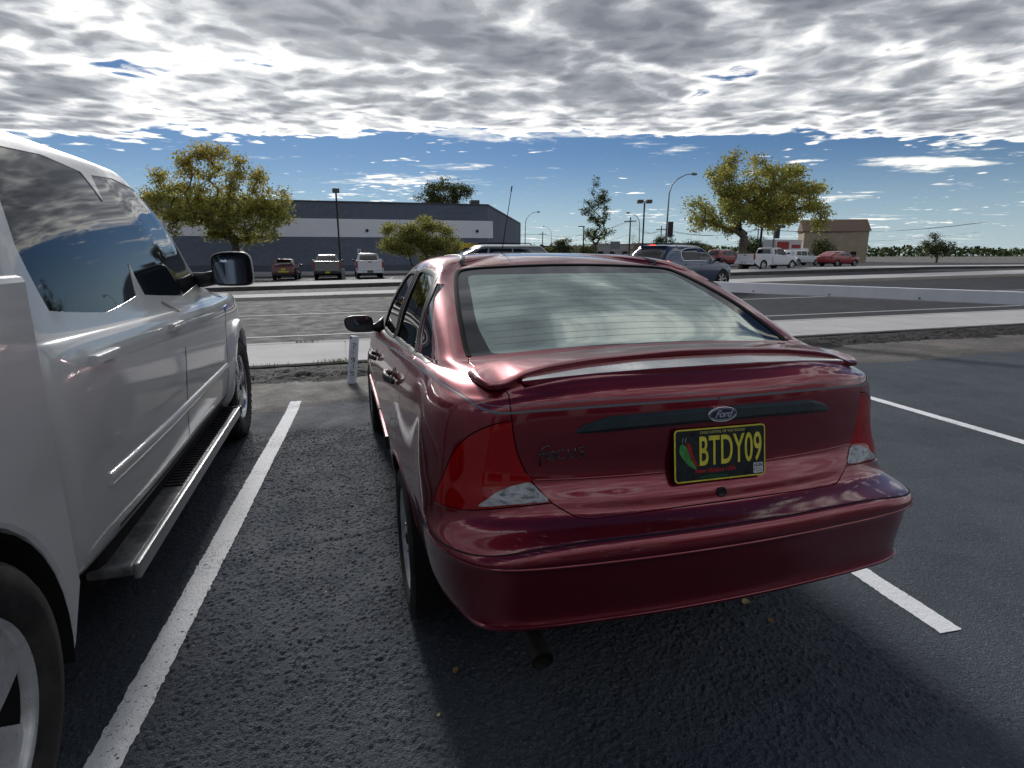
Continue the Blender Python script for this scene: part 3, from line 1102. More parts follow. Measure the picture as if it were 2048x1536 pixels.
# ------------------------------------------------------------------ wheels
def spoke_wheel(parent, loc, outer, R=.305, rr=.205, wd=.19, spokes=7, flip=1, rot=0.0, tread=0, sw=.030, tip=1.25, alloy_m=None, white=None, name='wheel', steer=0.0, detail=True, split=False):
    """outer: x of the outer sidewall; flip -1 = outside faces -x.  wheel > tyre, rim, brake_disc"""
    e = empty(name, (loc[0], loc[1], loc[2]), steer, parent)
    f = flip
    am = alloy_m or alloy
    t = MB()
    hw = wd / 2
    prof = [(-hw * .72, rr * .985), (-hw * .95, rr * 1.05), (-hw * 1.04, (rr + R) * .5), (-hw * .98, R - .022), (-hw * .86, R - .005), (-hw * .6, R),
            (0, R + .001), (hw * .6, R), (hw * .86, R - .005), (hw * .98, R - .022), (hw * 1.04, (rr + R) * .5), (hw * .95, rr * 1.05), (hw * .72, rr * .985)]
    t.lathe(prof, 48 if detail else 28)
    if tread:
        for k in range(tread):
            a = 2 * math.pi * k / tread
            for j, xx in enumerate((-.72, -.25, .25, .72)):
                aa = a + (.5 if j % 2 else 0) * 2 * math.pi / tread
                M = Matrix.Rotation(aa, 4, 'X') @ Matrix.Translation((xx * hw, 0, R - .001)) @ Matrix.Rotation(.25 * (1 if j < 2 else -1), 4, 'Z')
                t.box((-hw * .19, -R * math.pi / tread * .62, -.002), (hw * .19, R * math.pi / tread * .62, .0075), 0, M)
            M = Matrix.Rotation(a, 4, 'X') @ Matrix.Translation((f * hw * .97, 0, R - .030))
            t.box((-.007, -R * math.pi / tread * .5, -.014), (.0065, R * math.pi / tread * .5, .014), 0, M)
    t.build('tyre', tyre_m, e)
    r = MB()
    lip = f * hw * .86
    r.lathe([(-hw * .7 * f, rr * .98), (-hw * .5 * f, rr * .90), (hw * .25 * f, rr * .90), (lip - f * .012, rr * .93), (lip, rr * .955), (lip + f * .004, rr * .99), (lip - f * .004, rr * 1.012), (lip - f * .02, rr * 1.0)], 48)
    # hub and spokes
    face = lip - f * .007
    r.lathe([(face - f * .05, rr * .20), (face - f * .004, rr * .20), (face + f * .004, rr * .17), (face + f * .005, .001)], 20)
    for k in range(spokes):
        for dv in ((-.16, .16) if split else (0,)):
            a = 2 * math.pi * k / spokes + rot
            n = 6
            rings = []
            for i in range(n + 1):
                q = i / n
                rad_ = rr * (.14 + .80 * q)
                wv = sw * lerp(1.0, tip, q) * (.55 if split else 1)
                aa = a + dv * q * (1.1 if split else 0)
                cx = face + f * (.003 - .016 * q * q) if q < .95 else face - f * .012
                dr = Vector((0, math.cos(aa), math.sin(aa)))
                dt = Vector((0, -math.sin(aa), math.cos(aa)))
                c = dr * rad_
                rings.append([tuple(c + dt * wv * s_ + Vector((cx + f * o_, 0, 0))) for s_, o_ in ((-.5, -.03), (-.5, -.006), (-.32, 0), (.32, 0), (.5, -.006), (.5, -.03))])
            r.loft(rings, True, True, True)
    rim = r.build('rim', am, e, recalc=True, sharp=40)
    cap = MB()
    cap.lathe([(face + f * .004, rr * .13), (face + f * .010, rr * .11), (face + f * .012, .001)], 18)
    cap.build('hub_cap', black_trim if white is None else white, rim)
    if detail:
        for k in range(5):
            a = 2 * math.pi * (k + .5) / 5 + rot
            nuts = MB()
            nuts.lathe([(face - f * .004, .010), (face + f * .008, .009), (face + f * .010, .001)], 6, c=(0, math.cos(a) * rr * .27, math.sin(a) * rr * .27))
            nuts.build('wheel_nut', chrome, rim)
    bp = MB()
    bp.lathe([(face - f * .040, .001), (face - f * .040, rr * .90), (face - f * .020, rr * .915)], 32)
    bp.build('spoke_shade_disc', dark_in, e)  # dark disc stands in for the shade seen between the spokes
    d = MB()
    d.lathe([(face - f * .034, .02), (face - f * .034, rr * .30), (face - f * .039, rr * .30), (face - f * .039, .02)], 24)
    d.build('hub', disc_m, e)
    d = MB()
    d.lathe([(face - f * .07, .03), (face - f * .07, rr * .68), (face - f * .078, rr * .68), (face - f * .078, .03)], 28)
    d.build('brake_disc', disc_m, e)
    return e


# ------------------------------------------------------------------ the red saloon (hero)
def pw(x, xs, ys):
    return float(np.interp(x, xs, ys))

YS=[2.6,2.1,1.6,1.1,.65,.25,-.1,-.4]
BELT=([-.7,-.35,-.05,.85,1.75,2.3,3.0],[1.085,1.092,1.075,1.006,.955,.93,.86])
def belt(y): return pw(y,*BELT)
def ftaper(y): return .0 if y<2.0 else .045*(y-2.0)**2/.36
def rtaper(y): return .0 if y>.3 else .028*((.3-y)/.7)**2
CORNER={9:[(-.828,-.56),(-.795,-.715),(-.70,-.81),(-.55,None)],
10:[(-.826,-.52),(-.792,-.68),(-.70,-.785),(-.55,-.842)],
11:[(-.822,-.51),(-.785,-.668),(-.693,-.767),(-.55,-.815)],
12:[(-.812,-.51),(-.772,-.66),(-.683,-.755),(-.55,-.806)],
13:[(-.790,-.52),(-.750,-.655),(-.668,-.743),(-.545,-.797)],
14:[(-.757,-.53),(-.716,-.650),(-.645,-.722),(-.535,-.772)],
15:[(-.728,-.53),(-.685,-.635),(-.620,-.700),(-.515,-.757)]}
TUCK={0:.0,1:.03,2:.036,3:.040,4:.033,5:.022,6:.010,7:.003}
CORNZ={7:(.672,.680,.688,.707),8:(.690,.696,.704,.722),9:(.716,.720,.726,.747),14:(1.062,1.062,1.066,1.082),15:(1.086,1.085,1.088,1.104)}
def build_net():
    rows=[]
    # lower rows: w, zdoor, tdoor(None-> zdoor), zb(rear), Yr, c, zfront, Yf
    L=[ # w   zd   t    zb    Yr    c   Yf   zf
      (.700,.190,None,.425,-.860,.10,3.20,.22),
      (.790,.215,None,.447,-.940,.10,3.34,.25),
      (.818,.260,None,.480,-.974,.10,3.38,.28),
      (.838,.330,None,.503,-.968,.10,3.41,.36),
      (.846,.400,None,.600,-.984,.10,3.42,.44),
      (.852,.470,None,.654,-.990,.10,3.43,.47),
      (.855,.540,None,.671,-1.008,.10,3.43,.50),
      (.856,.600,None,.712,-1.000,.10,3.41,.55),
      (.856,.650,None,.728,-.970,.11,3.39,.58),
      (.855,.700,None,.756,-.915,.15,3.36,.61),
      (.853,None,.50,.795,-.903,.16,3.34,.64),
      (.848,None,.62,.843,-.867,.17,3.31,.67),
      (.841,None,.74,.940,-.866,.17,3.27,.70),
      (.828,None,.85,1.050,-.857,.17,3.20,.73),
      (.805,None,.94,1.092,-.824,.12,3.10,.76),
      (.783,None,.985,1.116,-.792,.09,3.00,.785),
    ]
    for r,(w,zd,t,zb,Yr,c,Yf,zf) in enumerate(L):
        P=[]
        for x,dy in((0,0),(-.35,-.03),(-.62,-.17)):
            P.append((x*w/.85,Yf+dy,zf))
        P.append((-(w-.06),Yf-.46,lerp(zf,zd if t is None else .45+t*(belt(2.9)-.45),.5)))
        tuck=TUCK.get(r,0)
        for y in YS+[Yr+.33 if r<14 else Yr+.27]:
            x=-(w-ftaper(y)-rtaper(y)-tuck*np.clip((y+.25)/.4,0,1))
            zdv=zd if t is None else .45+t*(belt(y)-.45)
            k=np.clip((.15-y)/.45,0,1)          # door -> bumper zone
            if t is None: z=lerp(zdv,zb,k)
            else:
                k2=np.clip((.1-y)/.75,0,1)**1.3
                z=lerp(zdv,zb,k2*(1 if r<13 else .55))
            P.append((x,y,z))
        zc=P[-1][2]
        C=CORNER.get(r)
        if C is None:
            e=.8-w if w<.8 else 0
            C=[(-.826+e+(.856-max(w,.8)),Yr+.33),(-.787+e+(.856-max(w,.8)),Yr+.165),(-.698+e,Yr+.065),(-.55,None)]
        Z=CORNZ.get(r,(zc,lerp(zc,zb,.45),lerp(zc,zb,.8),None))
        P[-1]=(C[0][0],C[0][1],Z[0])
        P.append((C[1][0],C[1][1],Z[1]))
        P.append((C[2][0],C[2][1],Z[2]))
        for k,x in enumerate((C[3][0],-.37,-.185,0)):
            P.append((x,C[3][1] if k==0 and C[3][1] is not None else Yr+c*x*x,Z[3] if k==0 and Z[3] is not None else zb+(.012*(1-(x/.6)**2) if r>=13 else 0)))
        rows.append(P)
    # deck row
    def up(front,ys,xs,zs,corner,rear): rows.append(list(front)+[(x,y,z) for x,y,z in zip(xs,ys,zs)]+list(corner)+list(rear))
    # row 16: belt crease (side) / deck
    ys=[2.35,2.0,1.6,1.1,.65,.25,-.1,-.36,-.50]
    up([(0,2.80,.865),(-.35,2.78,.86),(-.58,2.70,.85),(-.68,2.55,.87)],ys,[-.715,-.745,-.765,-.770,-.770,-.767,-.757,-.737,-.700],[belt(y)+.004 for y in ys[:-2]]+[1.096,1.098],
       [(-.655,-.600,1.100),(-.588,-.650,1.106)],[(-.485,-.672,1.120),(-.35,-.684,1.132),(-.18,-.690,1.136),(0,-.692,1.138)])
    # row 17: window base
    ys=[2.15,1.92,1.6,1.1,.65,.25,-.1,-.30,-.36]
    up([(0,2.42,.945),(-.30,2.40,.94),(-.52,2.33,.935),(-.65,2.24,.935)],ys,[-.715,-.742,-.757,-.760,-.759,-.756,-.748,-.738,-.724],[belt(y)+.018 for y in ys[:-1]]+[1.115],
       [(-.694,-.425,1.118),(-.648,-.47,1.118)],[(-.53,-.50,1.124),(-.37,-.505,1.133),(-.185,-.51,1.139),(0,-.51,1.141)])
    # row 18: rear glass base / side low
    ys=[2.08,1.86,1.57,1.09,.65,.26,-.06,-.24,-.29]
    up([(0,2.25,.985),(-.28,2.235,.98),(-.50,2.17,.975),(-.63,2.08,.975)],ys,[-.712,-.738,-.746,-.747,-.745,-.741,-.732,-.722,-.708],[belt(y)+.06 for y in ys[:-1]]+[1.150],
       [(-.683,-.355,1.142),(-.638,-.385,1.130)],[(-.53,-.405,1.124),(-.37,-.415,1.132),(-.185,-.42,1.138),(0,-.42,1.14)])
    top=dict(f=[(0,1.62,1.405),(-.22,1.61,1.402),(-.40,1.57,1.392),(-.51,1.52,1.380)],
        ys=[1.47,1.36,1.20,.97,.72,.50,.34,.25,.205],xs=[-.588,-.622,-.636,-.642,-.642,-.641,-.637,-.632,-.622],zs=[1.360,1.348,1.356,1.369,1.377,1.377,1.372,1.366,1.362],
        c=[(-.597,.215,1.364),(-.555,.255,1.372)],r=[(-.47,.295,1.384),(-.32,.31,1.397),(-.16,.317,1.405),(0,.32,1.408)])
    T=top['f']+[(x,y,z) for x,y,z in zip(top['xs'],top['ys'],top['zs'])]+top['c']+top['r']
    base=rows[-1]
    for t,bul in((.35,.016),(.70,.014)):
        row=[]
        for i,(a,b) in enumerate(zip(base,T)):
            a=np.array(a);b=np.array(b);p=a+(b-a)*t
            n=np.array([0,1,.0]) if i<=2 else (np.array([-1,0,.2]) if i<=13 else np.array([-.0,-.6,.8]))
            if i==13: n=np.array([-.7,-.4,.4])
            p=p+n*bul*(1.0 if i<=13 else .9); row.append(tuple(p))
        rows.append(row)
    rows.append(T)
    # roof rail
    ys=[1.43,1.33,1.18,.96,.72,.51,.37,.31,.29]
    up([(0,1.55,1.424),(-.21,1.54,1.420),(-.38,1.50,1.410),(-.48,1.46,1.398)],ys,[-.545,-.572,-.588,-.600,-.606,-.606,-.600,-.590,-.575],[1.386,1.384,1.396,1.409,1.416,1.415,1.408,1.400,1.394],
       [(-.545,.305,1.392),(-.51,.33,1.395)],[(-.43,.355,1.404),(-.30,.37,1.417),(-.15,.378,1.425),(0,.38,1.428)])
    ys=[1.36,1.28,1.15,.95,.73,.55,.44,.41,.41]
    up([(0,1.46,1.438),(-.18,1.45,1.435),(-.33,1.42,1.427),(-.41,1.39,1.420)],ys,[-.470,-.492,-.503,-.512,-.516,-.514,-.503,-.490,-.475],[1.417,1.418,1.428,1.440,1.445,1.442,1.433,1.424,1.418],
       [(-.45,.43,1.415),(-.41,.45,1.419)],[(-.34,.47,1.427),(-.24,.48,1.436),(-.12,.487,1.442),(0,.49,1.444)])
    ys=[1.26,1.20,1.10,.96,.82,.71,.65,.62,.62]
    up([(0,1.33,1.452),(-.10,1.33,1.451),(-.18,1.31,1.448),(-.23,1.28,1.446)],ys,[-.262,-.275,-.282,-.287,-.288,-.284,-.277,-.268,-.257],[1.451,1.453,1.457,1.460,1.460,1.458,1.456,1.453,1.451],
       [(-.24,.625,1.450),(-.215,.63,1.450)],[(-.175,.64,1.452),(-.12,.645,1.454),(-.06,.65,1.455),(0,.65,1.456)])
    ys=np.linspace(1.22,.76,19)
    rows.append([(0,y,1.458+.006*(1-((y-.95)/.25)**2)*.5) for y in ys])
    return np.array(rows,float).transpose(1,0,2)  # [u][v][3]


K = {
    'lamp_top': [(14.642, 12.598), (14.407, 12.561), (14.095, 12.441), (13.764, 12.231), (13.479, 11.911), (13.275, 11.442), (13.104, 10.647), (12.92, 9.781), (12.832, 9.519)],
    'lamp_bot': [(12.832, 9.519), (13.161, 9.499), (13.507, 9.515), (13.798, 9.543), (14.152, 9.618), (14.509, 9.713), (14.919, 9.807), (15.262, 9.9)],
    'lid_cut': [(14.488, 14.062), (14.595, 13.025), (14.642, 12.598), (14.68, 12.294), (14.732, 11.976), (14.823, 11.591), (14.953, 11.126), (15.108, 10.55), (15.262, 9.9), (15.441, 9.423), (15.608, 9.032), (15.785, 8.883)],
    'lid_bot': [(15.785, 8.883), (16.252, 8.904), (16.737, 8.965), (17.24, 9.014), (17.746, 9.043)],
    'rev': [(14.031, 9.741), (14.179, 10.05), (14.349, 10.411), (14.576, 10.731), (14.796, 10.885), (14.98, 10.918), (15.106, 10.5), (15.205, 10.015), (14.843, 9.912), (14.427, 9.823)],
    'pin': [(8.33, 14.497), (9.749, 14.527), (10.534, 14.354), (11.186, 14.287), (12.234, 14.264), (13.068, 13.931), (13.764, 13.173), (14.108, 12.931), (14.391, 12.842), (14.604, 12.835)],
    'pin2': [(14.604, 12.835), (14.961, 12.862), (15.445, 12.884), (16.047, 12.91), (16.828, 12.917), (17.934, 12.905)],
    'rglass': [(14.117, 17.874), (13.993, 18.295), (13.939, 18.773), (13.92, 19.291), (13.985, 19.956), (14.144, 20.555), (14.273, 20.994), (14.474, 21.342), (15.026, 21.384), (15.945, 21.189), (16.835, 21.099), (17.829, 21.067)],
    'rglass_b': [(14.117, 17.874), (15.034, 18.033), (15.705, 18.055), (16.602, 18.039), (17.606, 18.004)],
    'lid_side': [(14.116, 17.814), (13.964, 16.928), (13.426, 16.211), (13.71, 15.379), (14.31, 14.598), (14.488, 14.062)],
    'rdoor': [(9.99, 14.83), (10.036, 13.894), (10.036, 13.33), (9.933, 12.734), (9.894, 12.38), (9.837, 11.767), (9.736, 11.167)],
    'frit': [(17.568, 20.46), (16.79, 20.492), (16.106, 20.549), (15.218, 20.695), (14.907, 20.686), (14.792, 20.501), (14.725, 20.031), (14.635, 19.391), (14.615, 18.971), (14.654, 18.711), (14.739, 18.468), (14.831, 18.152), (14.896, 18.089), (15.042, 18.071)],
    'patch1': [(14.861, 21.978), (14.436, 22.739), (14.718, 22.888), (15.407, 22.673), (15.862, 22.466), (16.037, 21.972), (16.15, 21.375)],
    'patch2': [(10.159, 23.113), (10.201, 23.251), (10.786, 23.358), (11.118, 23.254), (10.802, 23.147)],
    'patch3': [(10.624, 22.054), (10.095, 22.351), (9.809, 22.695), (10.413, 22.814), (11.274, 22.761), (11.16, 22.482), (11.401, 21.97)],
}

FS = Surf(build_net())
car = empty('parked_saloon', (0, 0, 0))
tag(car, 'dark red four-door saloon seen from behind, with boot spoiler and yellow-on-black plate', 'car')


def arc_yz(yc, zc, r, a0, a1, n):
    return [(yc + r * math.cos(a), zc + r * math.sin(a)) for a in np.linspace(rad(a0), rad(a1), n)]


ARCH_R, ARCH_F = .362, .365
arch_r = FS.find('yz', arc_yz(0, .305, ARCH_R, 8, 158, 22), 7, 12, 0, 11)
arch_f = FS.find('yz', arc_yz(2.615, .305, ARCH_F, 8, 172, 22), 1.5, 6.5, 0, 12)


def drop(pts):
    return [(pts[0][0], -.6)] + list(pts) + [(pts[-1][0], -.6)]


def P(*names):
    out = []
    for n in names:
        pts = K[n[1:]][::-1] if n[0] == '-' else K[n]
        for p in pts:
            if not out or abs(out[-1][0] - p[0]) + abs(out[-1][1] - p[1]) > 1e-6:
                out.append(tuple(p))
    return out


def sm(pts, n=4):
    return smooth_path(pts, n)


def cl_(pts, n=3):
    return smooth_path(pts, n, True)


def lin_(pts, n=3):
    P_ = np.array(pts)
    return [tuple(P_[i] + (P_[(i + 1) % len(P_)] - P_[i]) * k / n) for i in range(len(P_)) for k in range(n)]


def cat_(*paths):
    out = []
    for p in paths:
        for q in p:
            if not out or abs(out[-1][0] - q[0]) + abs(out[-1][1] - q[1]) > 1e-5:
                out.append(tuple(q))
    return out


lid_cut = sm(K['lid_cut'])
i_lt = min(range(len(lid_cut)), key=lambda i: abs(lid_cut[i][1] - K['lamp_top'][0][1]))
i_lb = min(range(len(lid_cut)), key=lambda i: abs(lid_cut[i][1] - K['lamp_bot'][-1][1]))
lamp_top, lamp_bot = sm(K['lamp_top']), sm(K['lamp_bot'])
lamp = cat_([lid_cut[i_lt]], lamp_top[1:], lamp_bot[1:-1], lid_cut[i_lt:i_lb + 1][::-1])
lid_bot = sm(K['lid_bot'])
cbot = lid_bot[-1][1]
rg_side, rg_base = sm(K['rglass']), sm(K['rglass_b'])
rg_side[-1] = (18.0, 21.06)
rg_base[-1] = (18.0, 18.0)
glass_loop = cat_(rg_base[::-1], rg_side[1:], [(18.6, 21.06), (18.6, 18.0)])
fr = sm(K['frit'])
fr[0] = (18.0, 20.44)
clear_loop = cat_([(18.6, 18.08), (18.6, 20.44)], fr, [(17.2, 18.09), (18.0, 18.08)])
lid_side = sm(K['lid_side'])
lid_loop = cat_(rg_base[::-1], lid_side, lid_cut[1:], lid_bot[1:], [(18.0, cbot), (18.6, cbot), (18.6, 18.0)])
seam = FS.find('yz', [(-.665, .742), (-.633, .712), (-.52, .690), (-.40, .672), (-.30, .655)], 9.5, 13, 2, 10)
bumper_loop = cat_([tuple(K['lamp_bot'][0])], sm(seam), [(10.2, -.6), (18.6, -.6), (18.6, cbot), (18.0, cbot)], lid_bot[::-1][1:], lid_cut[i_lb:][::-1][1:], lamp_bot[::-1][1:])
side_v = dict(vmin=15.6, vmax=22)
rdg = cl_(FS.find('yz', [(.62, 1.379), (.40, 1.378), (.275, 1.369), (.215, 1.355), (.125, 1.295), (.090, 1.21), (.080, 1.12), (.055, 1.072), (.25, 1.062), (.44, 1.047), (.65, 1.036), (.845, 1.026), (.75, 1.13), (.665, 1.235), (.635, 1.31)], 6, 13.5, **side_v), 3)
qgl = lin_(FS.find('yz', [(.158, 1.340), (.135, 1.338), (.028, 1.286), (-.098, 1.224), (-.188, 1.152), (-.285, 1.106), (-.18, 1.100), (-.07, 1.088), (.0, 1.14), (.028, 1.22), (.09, 1.30)], 7, 14, **side_v), 4)
fdg = cl_(FS.find('yz', [(.78, 1.365), (1.0, 1.360), (1.15, 1.330), (1.40, 1.205), (1.62, 1.08), (1.74, .995), (1.70, .972), (1.3, .990), (.985, 1.010), (.889, 1.126), (.793, 1.237), (.770, 1.31)], 3, 12, **side_v), 3)
Bline = [(.945, .33), (.95, .50), (.95, .70), (.945, .85), (.93, .95), (.92, 1.015), (.815, 1.13), (.715, 1.238), (.690, 1.318), (.690, 1.392)]
Bl = FS.find('yz', Bline, 5, 10, 1, 22.5)
rd_rear = FS.find('yz', [(.36, 1.395), (.245, 1.385), (.195, 1.345), (.10, 1.28), (.045, 1.20), (.02, 1.12), (-.06, 1.076)], 8, 13, 15, 22.5)
rd_low = P('rdoor')[1:] + FS.find('yz', arc_yz(0, .305, .50, 85, 30, 7) + [(.425, .42), (.42, .33)], 6, 11, 1, 11)
rdoor = cat_(sm(Bl), sm(rd_rear), sm(rd_low, 3), sm(FS.find('yz', [(.42, .33), (.7, .33), (.945, .33)], 5, 10, 1, 5)))
Fline = [(1.16, 1.362), (1.22, 1.335), (1.45, 1.215), (1.68, 1.085), (1.84, .985), (1.88, .94), (1.93, .85), (1.96, .65), (1.95, .45), (1.90, .33)]
fdoor = cat_(sm(Bl[::-1]), sm(FS.find('yz', [(1.90, .33), (1.4, .33), (.945, .33)], 3, 9, 1, 5))[::-1])
Fl = FS.find('yz', Fline, 3, 8, 1, 22.5)
fdoor = cat_(sm(Bl), sm(FS.find('yz', [(.70, 1.395), (.95, 1.388), (1.10, 1.375), (1.16, 1.362)], 5, 9, 19, 22.6)), sm(Fl), sm(FS.find('yz', [(1.90, .33), (1.4, .33), (.945, .33)], 3, 9, 1, 5)))
ditch = sm(FS.find('xy', [(-.468, .385), (-.462, .50), (-.456, .8), (-.462, 1.15), (-.478, 1.45)], 3, 17, 21.3, 25))
roof_loop = cat_([(18.6, 21.06)], [(18.0, 21.06)], [q for q in rg_side[::-1][1:] if q[0] > ditch[0][0] + .25], ditch, [(1.5, 21.2), (0, 21.15), (-.6, 21.15), (-.6, 25.6), (18.6, 25.6)])
wind_loop = [(-.6, 18.25), (1.5, 18.25), (3.0, 18.2), (3.8, 18.3), (4.15, 18.8), (4.2, 19.6), (4.0, 20.5), (3.6, 21.0), (2.5, 21.1), (1.2, 21.15), (-.6, 21.15)]
hood_loop = cat_([(-.6, 13.6), (1.5, 13.6), (2.3, 13.7)], FS.find('xy', [(-.62, 2.85), (-.66, 2.55), (-.68, 2.33)], 1, 6, 13, 18), [(3.2, 17.55), (-.6, 17.55)])
fbump_loop = [(-.6, -.6), (3.2, -.6), (3.2, 8.5), (2.6, 9.4), (2.0, 9.6), (-.6, 9.6)]
head_loop = [(1.35, 10.2), (2.3, 10.1), (2.9, 10.6), (3.05, 12.0), (2.7, 13.1), (1.9, 13.0), (1.5, 12.0)]
LO = [('', drop(arch_r)), ('', drop(arch_f)), ('lamp', lamp), ('clear', clear_loop), ('frit', glass_loop), ('lid', lid_loop), ('bumper', bumper_loop),
      ('rdg', rdg), ('qg', qgl), ('fdg', fdg), ('rdoor', rdoor), ('fdoor', fdoor), ('roof', roof_loop), ('wind', wind_loop), ('head', head_loop), ('hood', hood_loop), ('fbump', fbump_loop)]
gu = np.unique(np.concatenate([np.linspace(0, 11, 100), np.linspace(11, 15.5, 60), np.linspace(15.5, 18, 18)]))
gv = np.linspace(0, 25, 131)
FT = Trim(FS, LO, gu, gv)

def orient(p_, n_, F_):
    f = F_[0]
    g = np.cross(p_[f[1]] - p_[f[0]], p_[f[-1]] - p_[f[0]])
    return [t_[::-1] for t_ in F_] if g @ n_[f[0]] < 0 else F_


FT.panel('roof', red_paint, car, side='B')
shell = []
T_all = np.concatenate([FT.tris(n) for n in ('body', 'lid', 'bumper', 'rdoor', 'fdoor', 'roof', 'hood', 'fbump')])
V_ = FT.p - FT.n * .013
Vs = np.concatenate([V_, V_ * MIR])
Fs = T_all.tolist() + (T_all[:, ::-1] + len(V_)).tolist()
link('inner_shell', mesh_np('inner_shell', Vs, Fs, dark_in, True), car)
for sd_ in 'LR':
    FT.panel('body', red_paint, car, 'body_side', side=sd_)
    for nm, gl in (('rdoor', 'rdg'), ('fdoor', 'fdg')):
        d = FT.panel(nm, red_paint, car, 'door', side=sd_)
        FT.panel(gl, glass_m, d, 'door_window', side=sd_, off=-.006, gap=-.004, flange=False)
    FT.panel('qg', glass_m, car, 'quarter_window', side=sd_, off=-.002, gap=.001, flange=False)
    FT.panel('head', clear_lens_m, car, 'headlamp', side=sd_)
FT.panel('hood', red_paint, car, 'bonnet', side='B')
FT.panel('fbump', red_paint, car, 'front_bumper', side='B')
FT.panel('wind', glass_m, car, 'windscreen', side='B', off=-.003, gap=.001, flange=False)
lid = FT.panel('lid', red_paint, car, 'boot_lid', side='B')
bumper = FT.panel('bumper', red_paint, car, 'rear_bumper', side='B', depth=.02)
rwin = FT.panel('clear', rglass_m, car, 'rear_window', side='B', off=-.003, gap=-.001, flange=False)
FT.panel('frit', frit_m, rwin, 'black_border', side='B', off=-.003, gap=.001, flange=False)

# seals round the glass, roof mouldings, belt trim
for sd_ in 'LR':
    ribbon(FS, rg_side, .019, -.001, rubber, 'window_seal', rwin, sd_, thick=.003)
    ribbon(FS, ditch, [.022] * (len(ditch)), 0, black_trim, 'roof_moulding', car, sd_, thick=.003)
    for loop, wdt in ((rdg, .026), (fdg, .026)):
        ribbon(FS, loop + loop[:1], wdt, 0.0, trim_grey, 'window_frame', car, sd_, thick=.0025, closed=True)
    beltp = FS.find('yz', [(1.86, .952), (1.5, .968), (1.1, .990), (.7, 1.022), (.3, 1.053), (0, 1.076), (-.15, 1.086), (-.29, 1.092)], 3, 12, 14.6, 17)
    ribbon(FS, sm(beltp), .020, 0, trim_grey, 'belt_trim', car, sd_, thick=.002)
    # bars between the side windows
    ribbon(FS, sm(FS.find('yz', [(.693, 1.375), (.70, 1.315), (.725, 1.235), (.82, 1.13), (.925, 1.012)], 5, 10, 15.5, 22)), .030, .0, black_trim, 'window_pillar', car, sd_, thick=.003)
    ribbon(FS, sm(FS.find('yz', [(.155, 1.332), (.085, 1.29), (.058, 1.212), (.045, 1.13), (.0, 1.082)], 8, 13, 15.5, 22)), .030, .0, trim_grey, 'window_pillar', car, sd_, thick=.003)
    # side rub strips
    for y0, y1 in ((.44, .935), (.965, 1.93)):
        rs = FS.find('yz', [(y, .585) for y in np.linspace(y0, y1, 12)], 3, 11, 3, 10)
        ribbon(FS, rs, .062, 0, red_paint, 'rub_strip', car, sd_, thick=.009)
        e0 = FS.find('yz', [(y, .585) for y in (y0 - .016, y0 - .002)], 3, 11, 3, 10)
        ribbon(FS, e0, .066, 0, black_trim, 'strip_end', car, sd_, thick=.014)
    # pinstripes: wide below, narrow above, round the quarter and over the boot
    ps = sm(cat_(FS.find('yz', [(1.9, .905), (1.5, .930), (1.0, .968), (.70, .992)], 3, 9, 11, 16), K['pin'], K['pin2'][1:], [(18.0, K['pin2'][-1][1])]))
    up_ = [(u, v + .24) for u, v in ps]
    up_[-1] = (18.0, ps[-1][1] + .24)
    ribbon(FS, ps, .0065, .0009, stripe_m, 'pinstripe', car, sd_)
    ribbon(FS, up_, .0024, .0009, stripe_m, 'pinstripe', car, sd_)
for nm in ('patch1', 'patch2', 'patch3'):
    pl = smooth_path(K[nm], 5, True)
    pts = np.array(pl)
    rng = np.random.RandomState(3)
    pts = pts + rng.normal(0, .012, pts.shape)
    c = pts.mean(0)
    rings = np.concatenate([c + (pts - c) * k for k in (1, .66, .33)] + [c[None]])
    p_, n_ = FS.normal(rings[:, 0], rings[:, 1])
    m_ = len(pts)
    F_ = []
    for i in range(m_):
        j = (i + 1) % m_
        for r_ in (0, 1):
            F_.append((r_ * m_ + i, r_ * m_ + j, (r_ + 1) * m_ + j, (r_ + 1) * m_ + i))
        F_.append((2 * m_ + i, 2 * m_ + j, 3 * m_))
    F_ = orient(p_, n_, F_)
    me_ = mesh_np('peeled_lacquer', p_ + n_ * .0009, F_, fade_paint, True, n_)
    link('peeled_lacquer', me_, car)

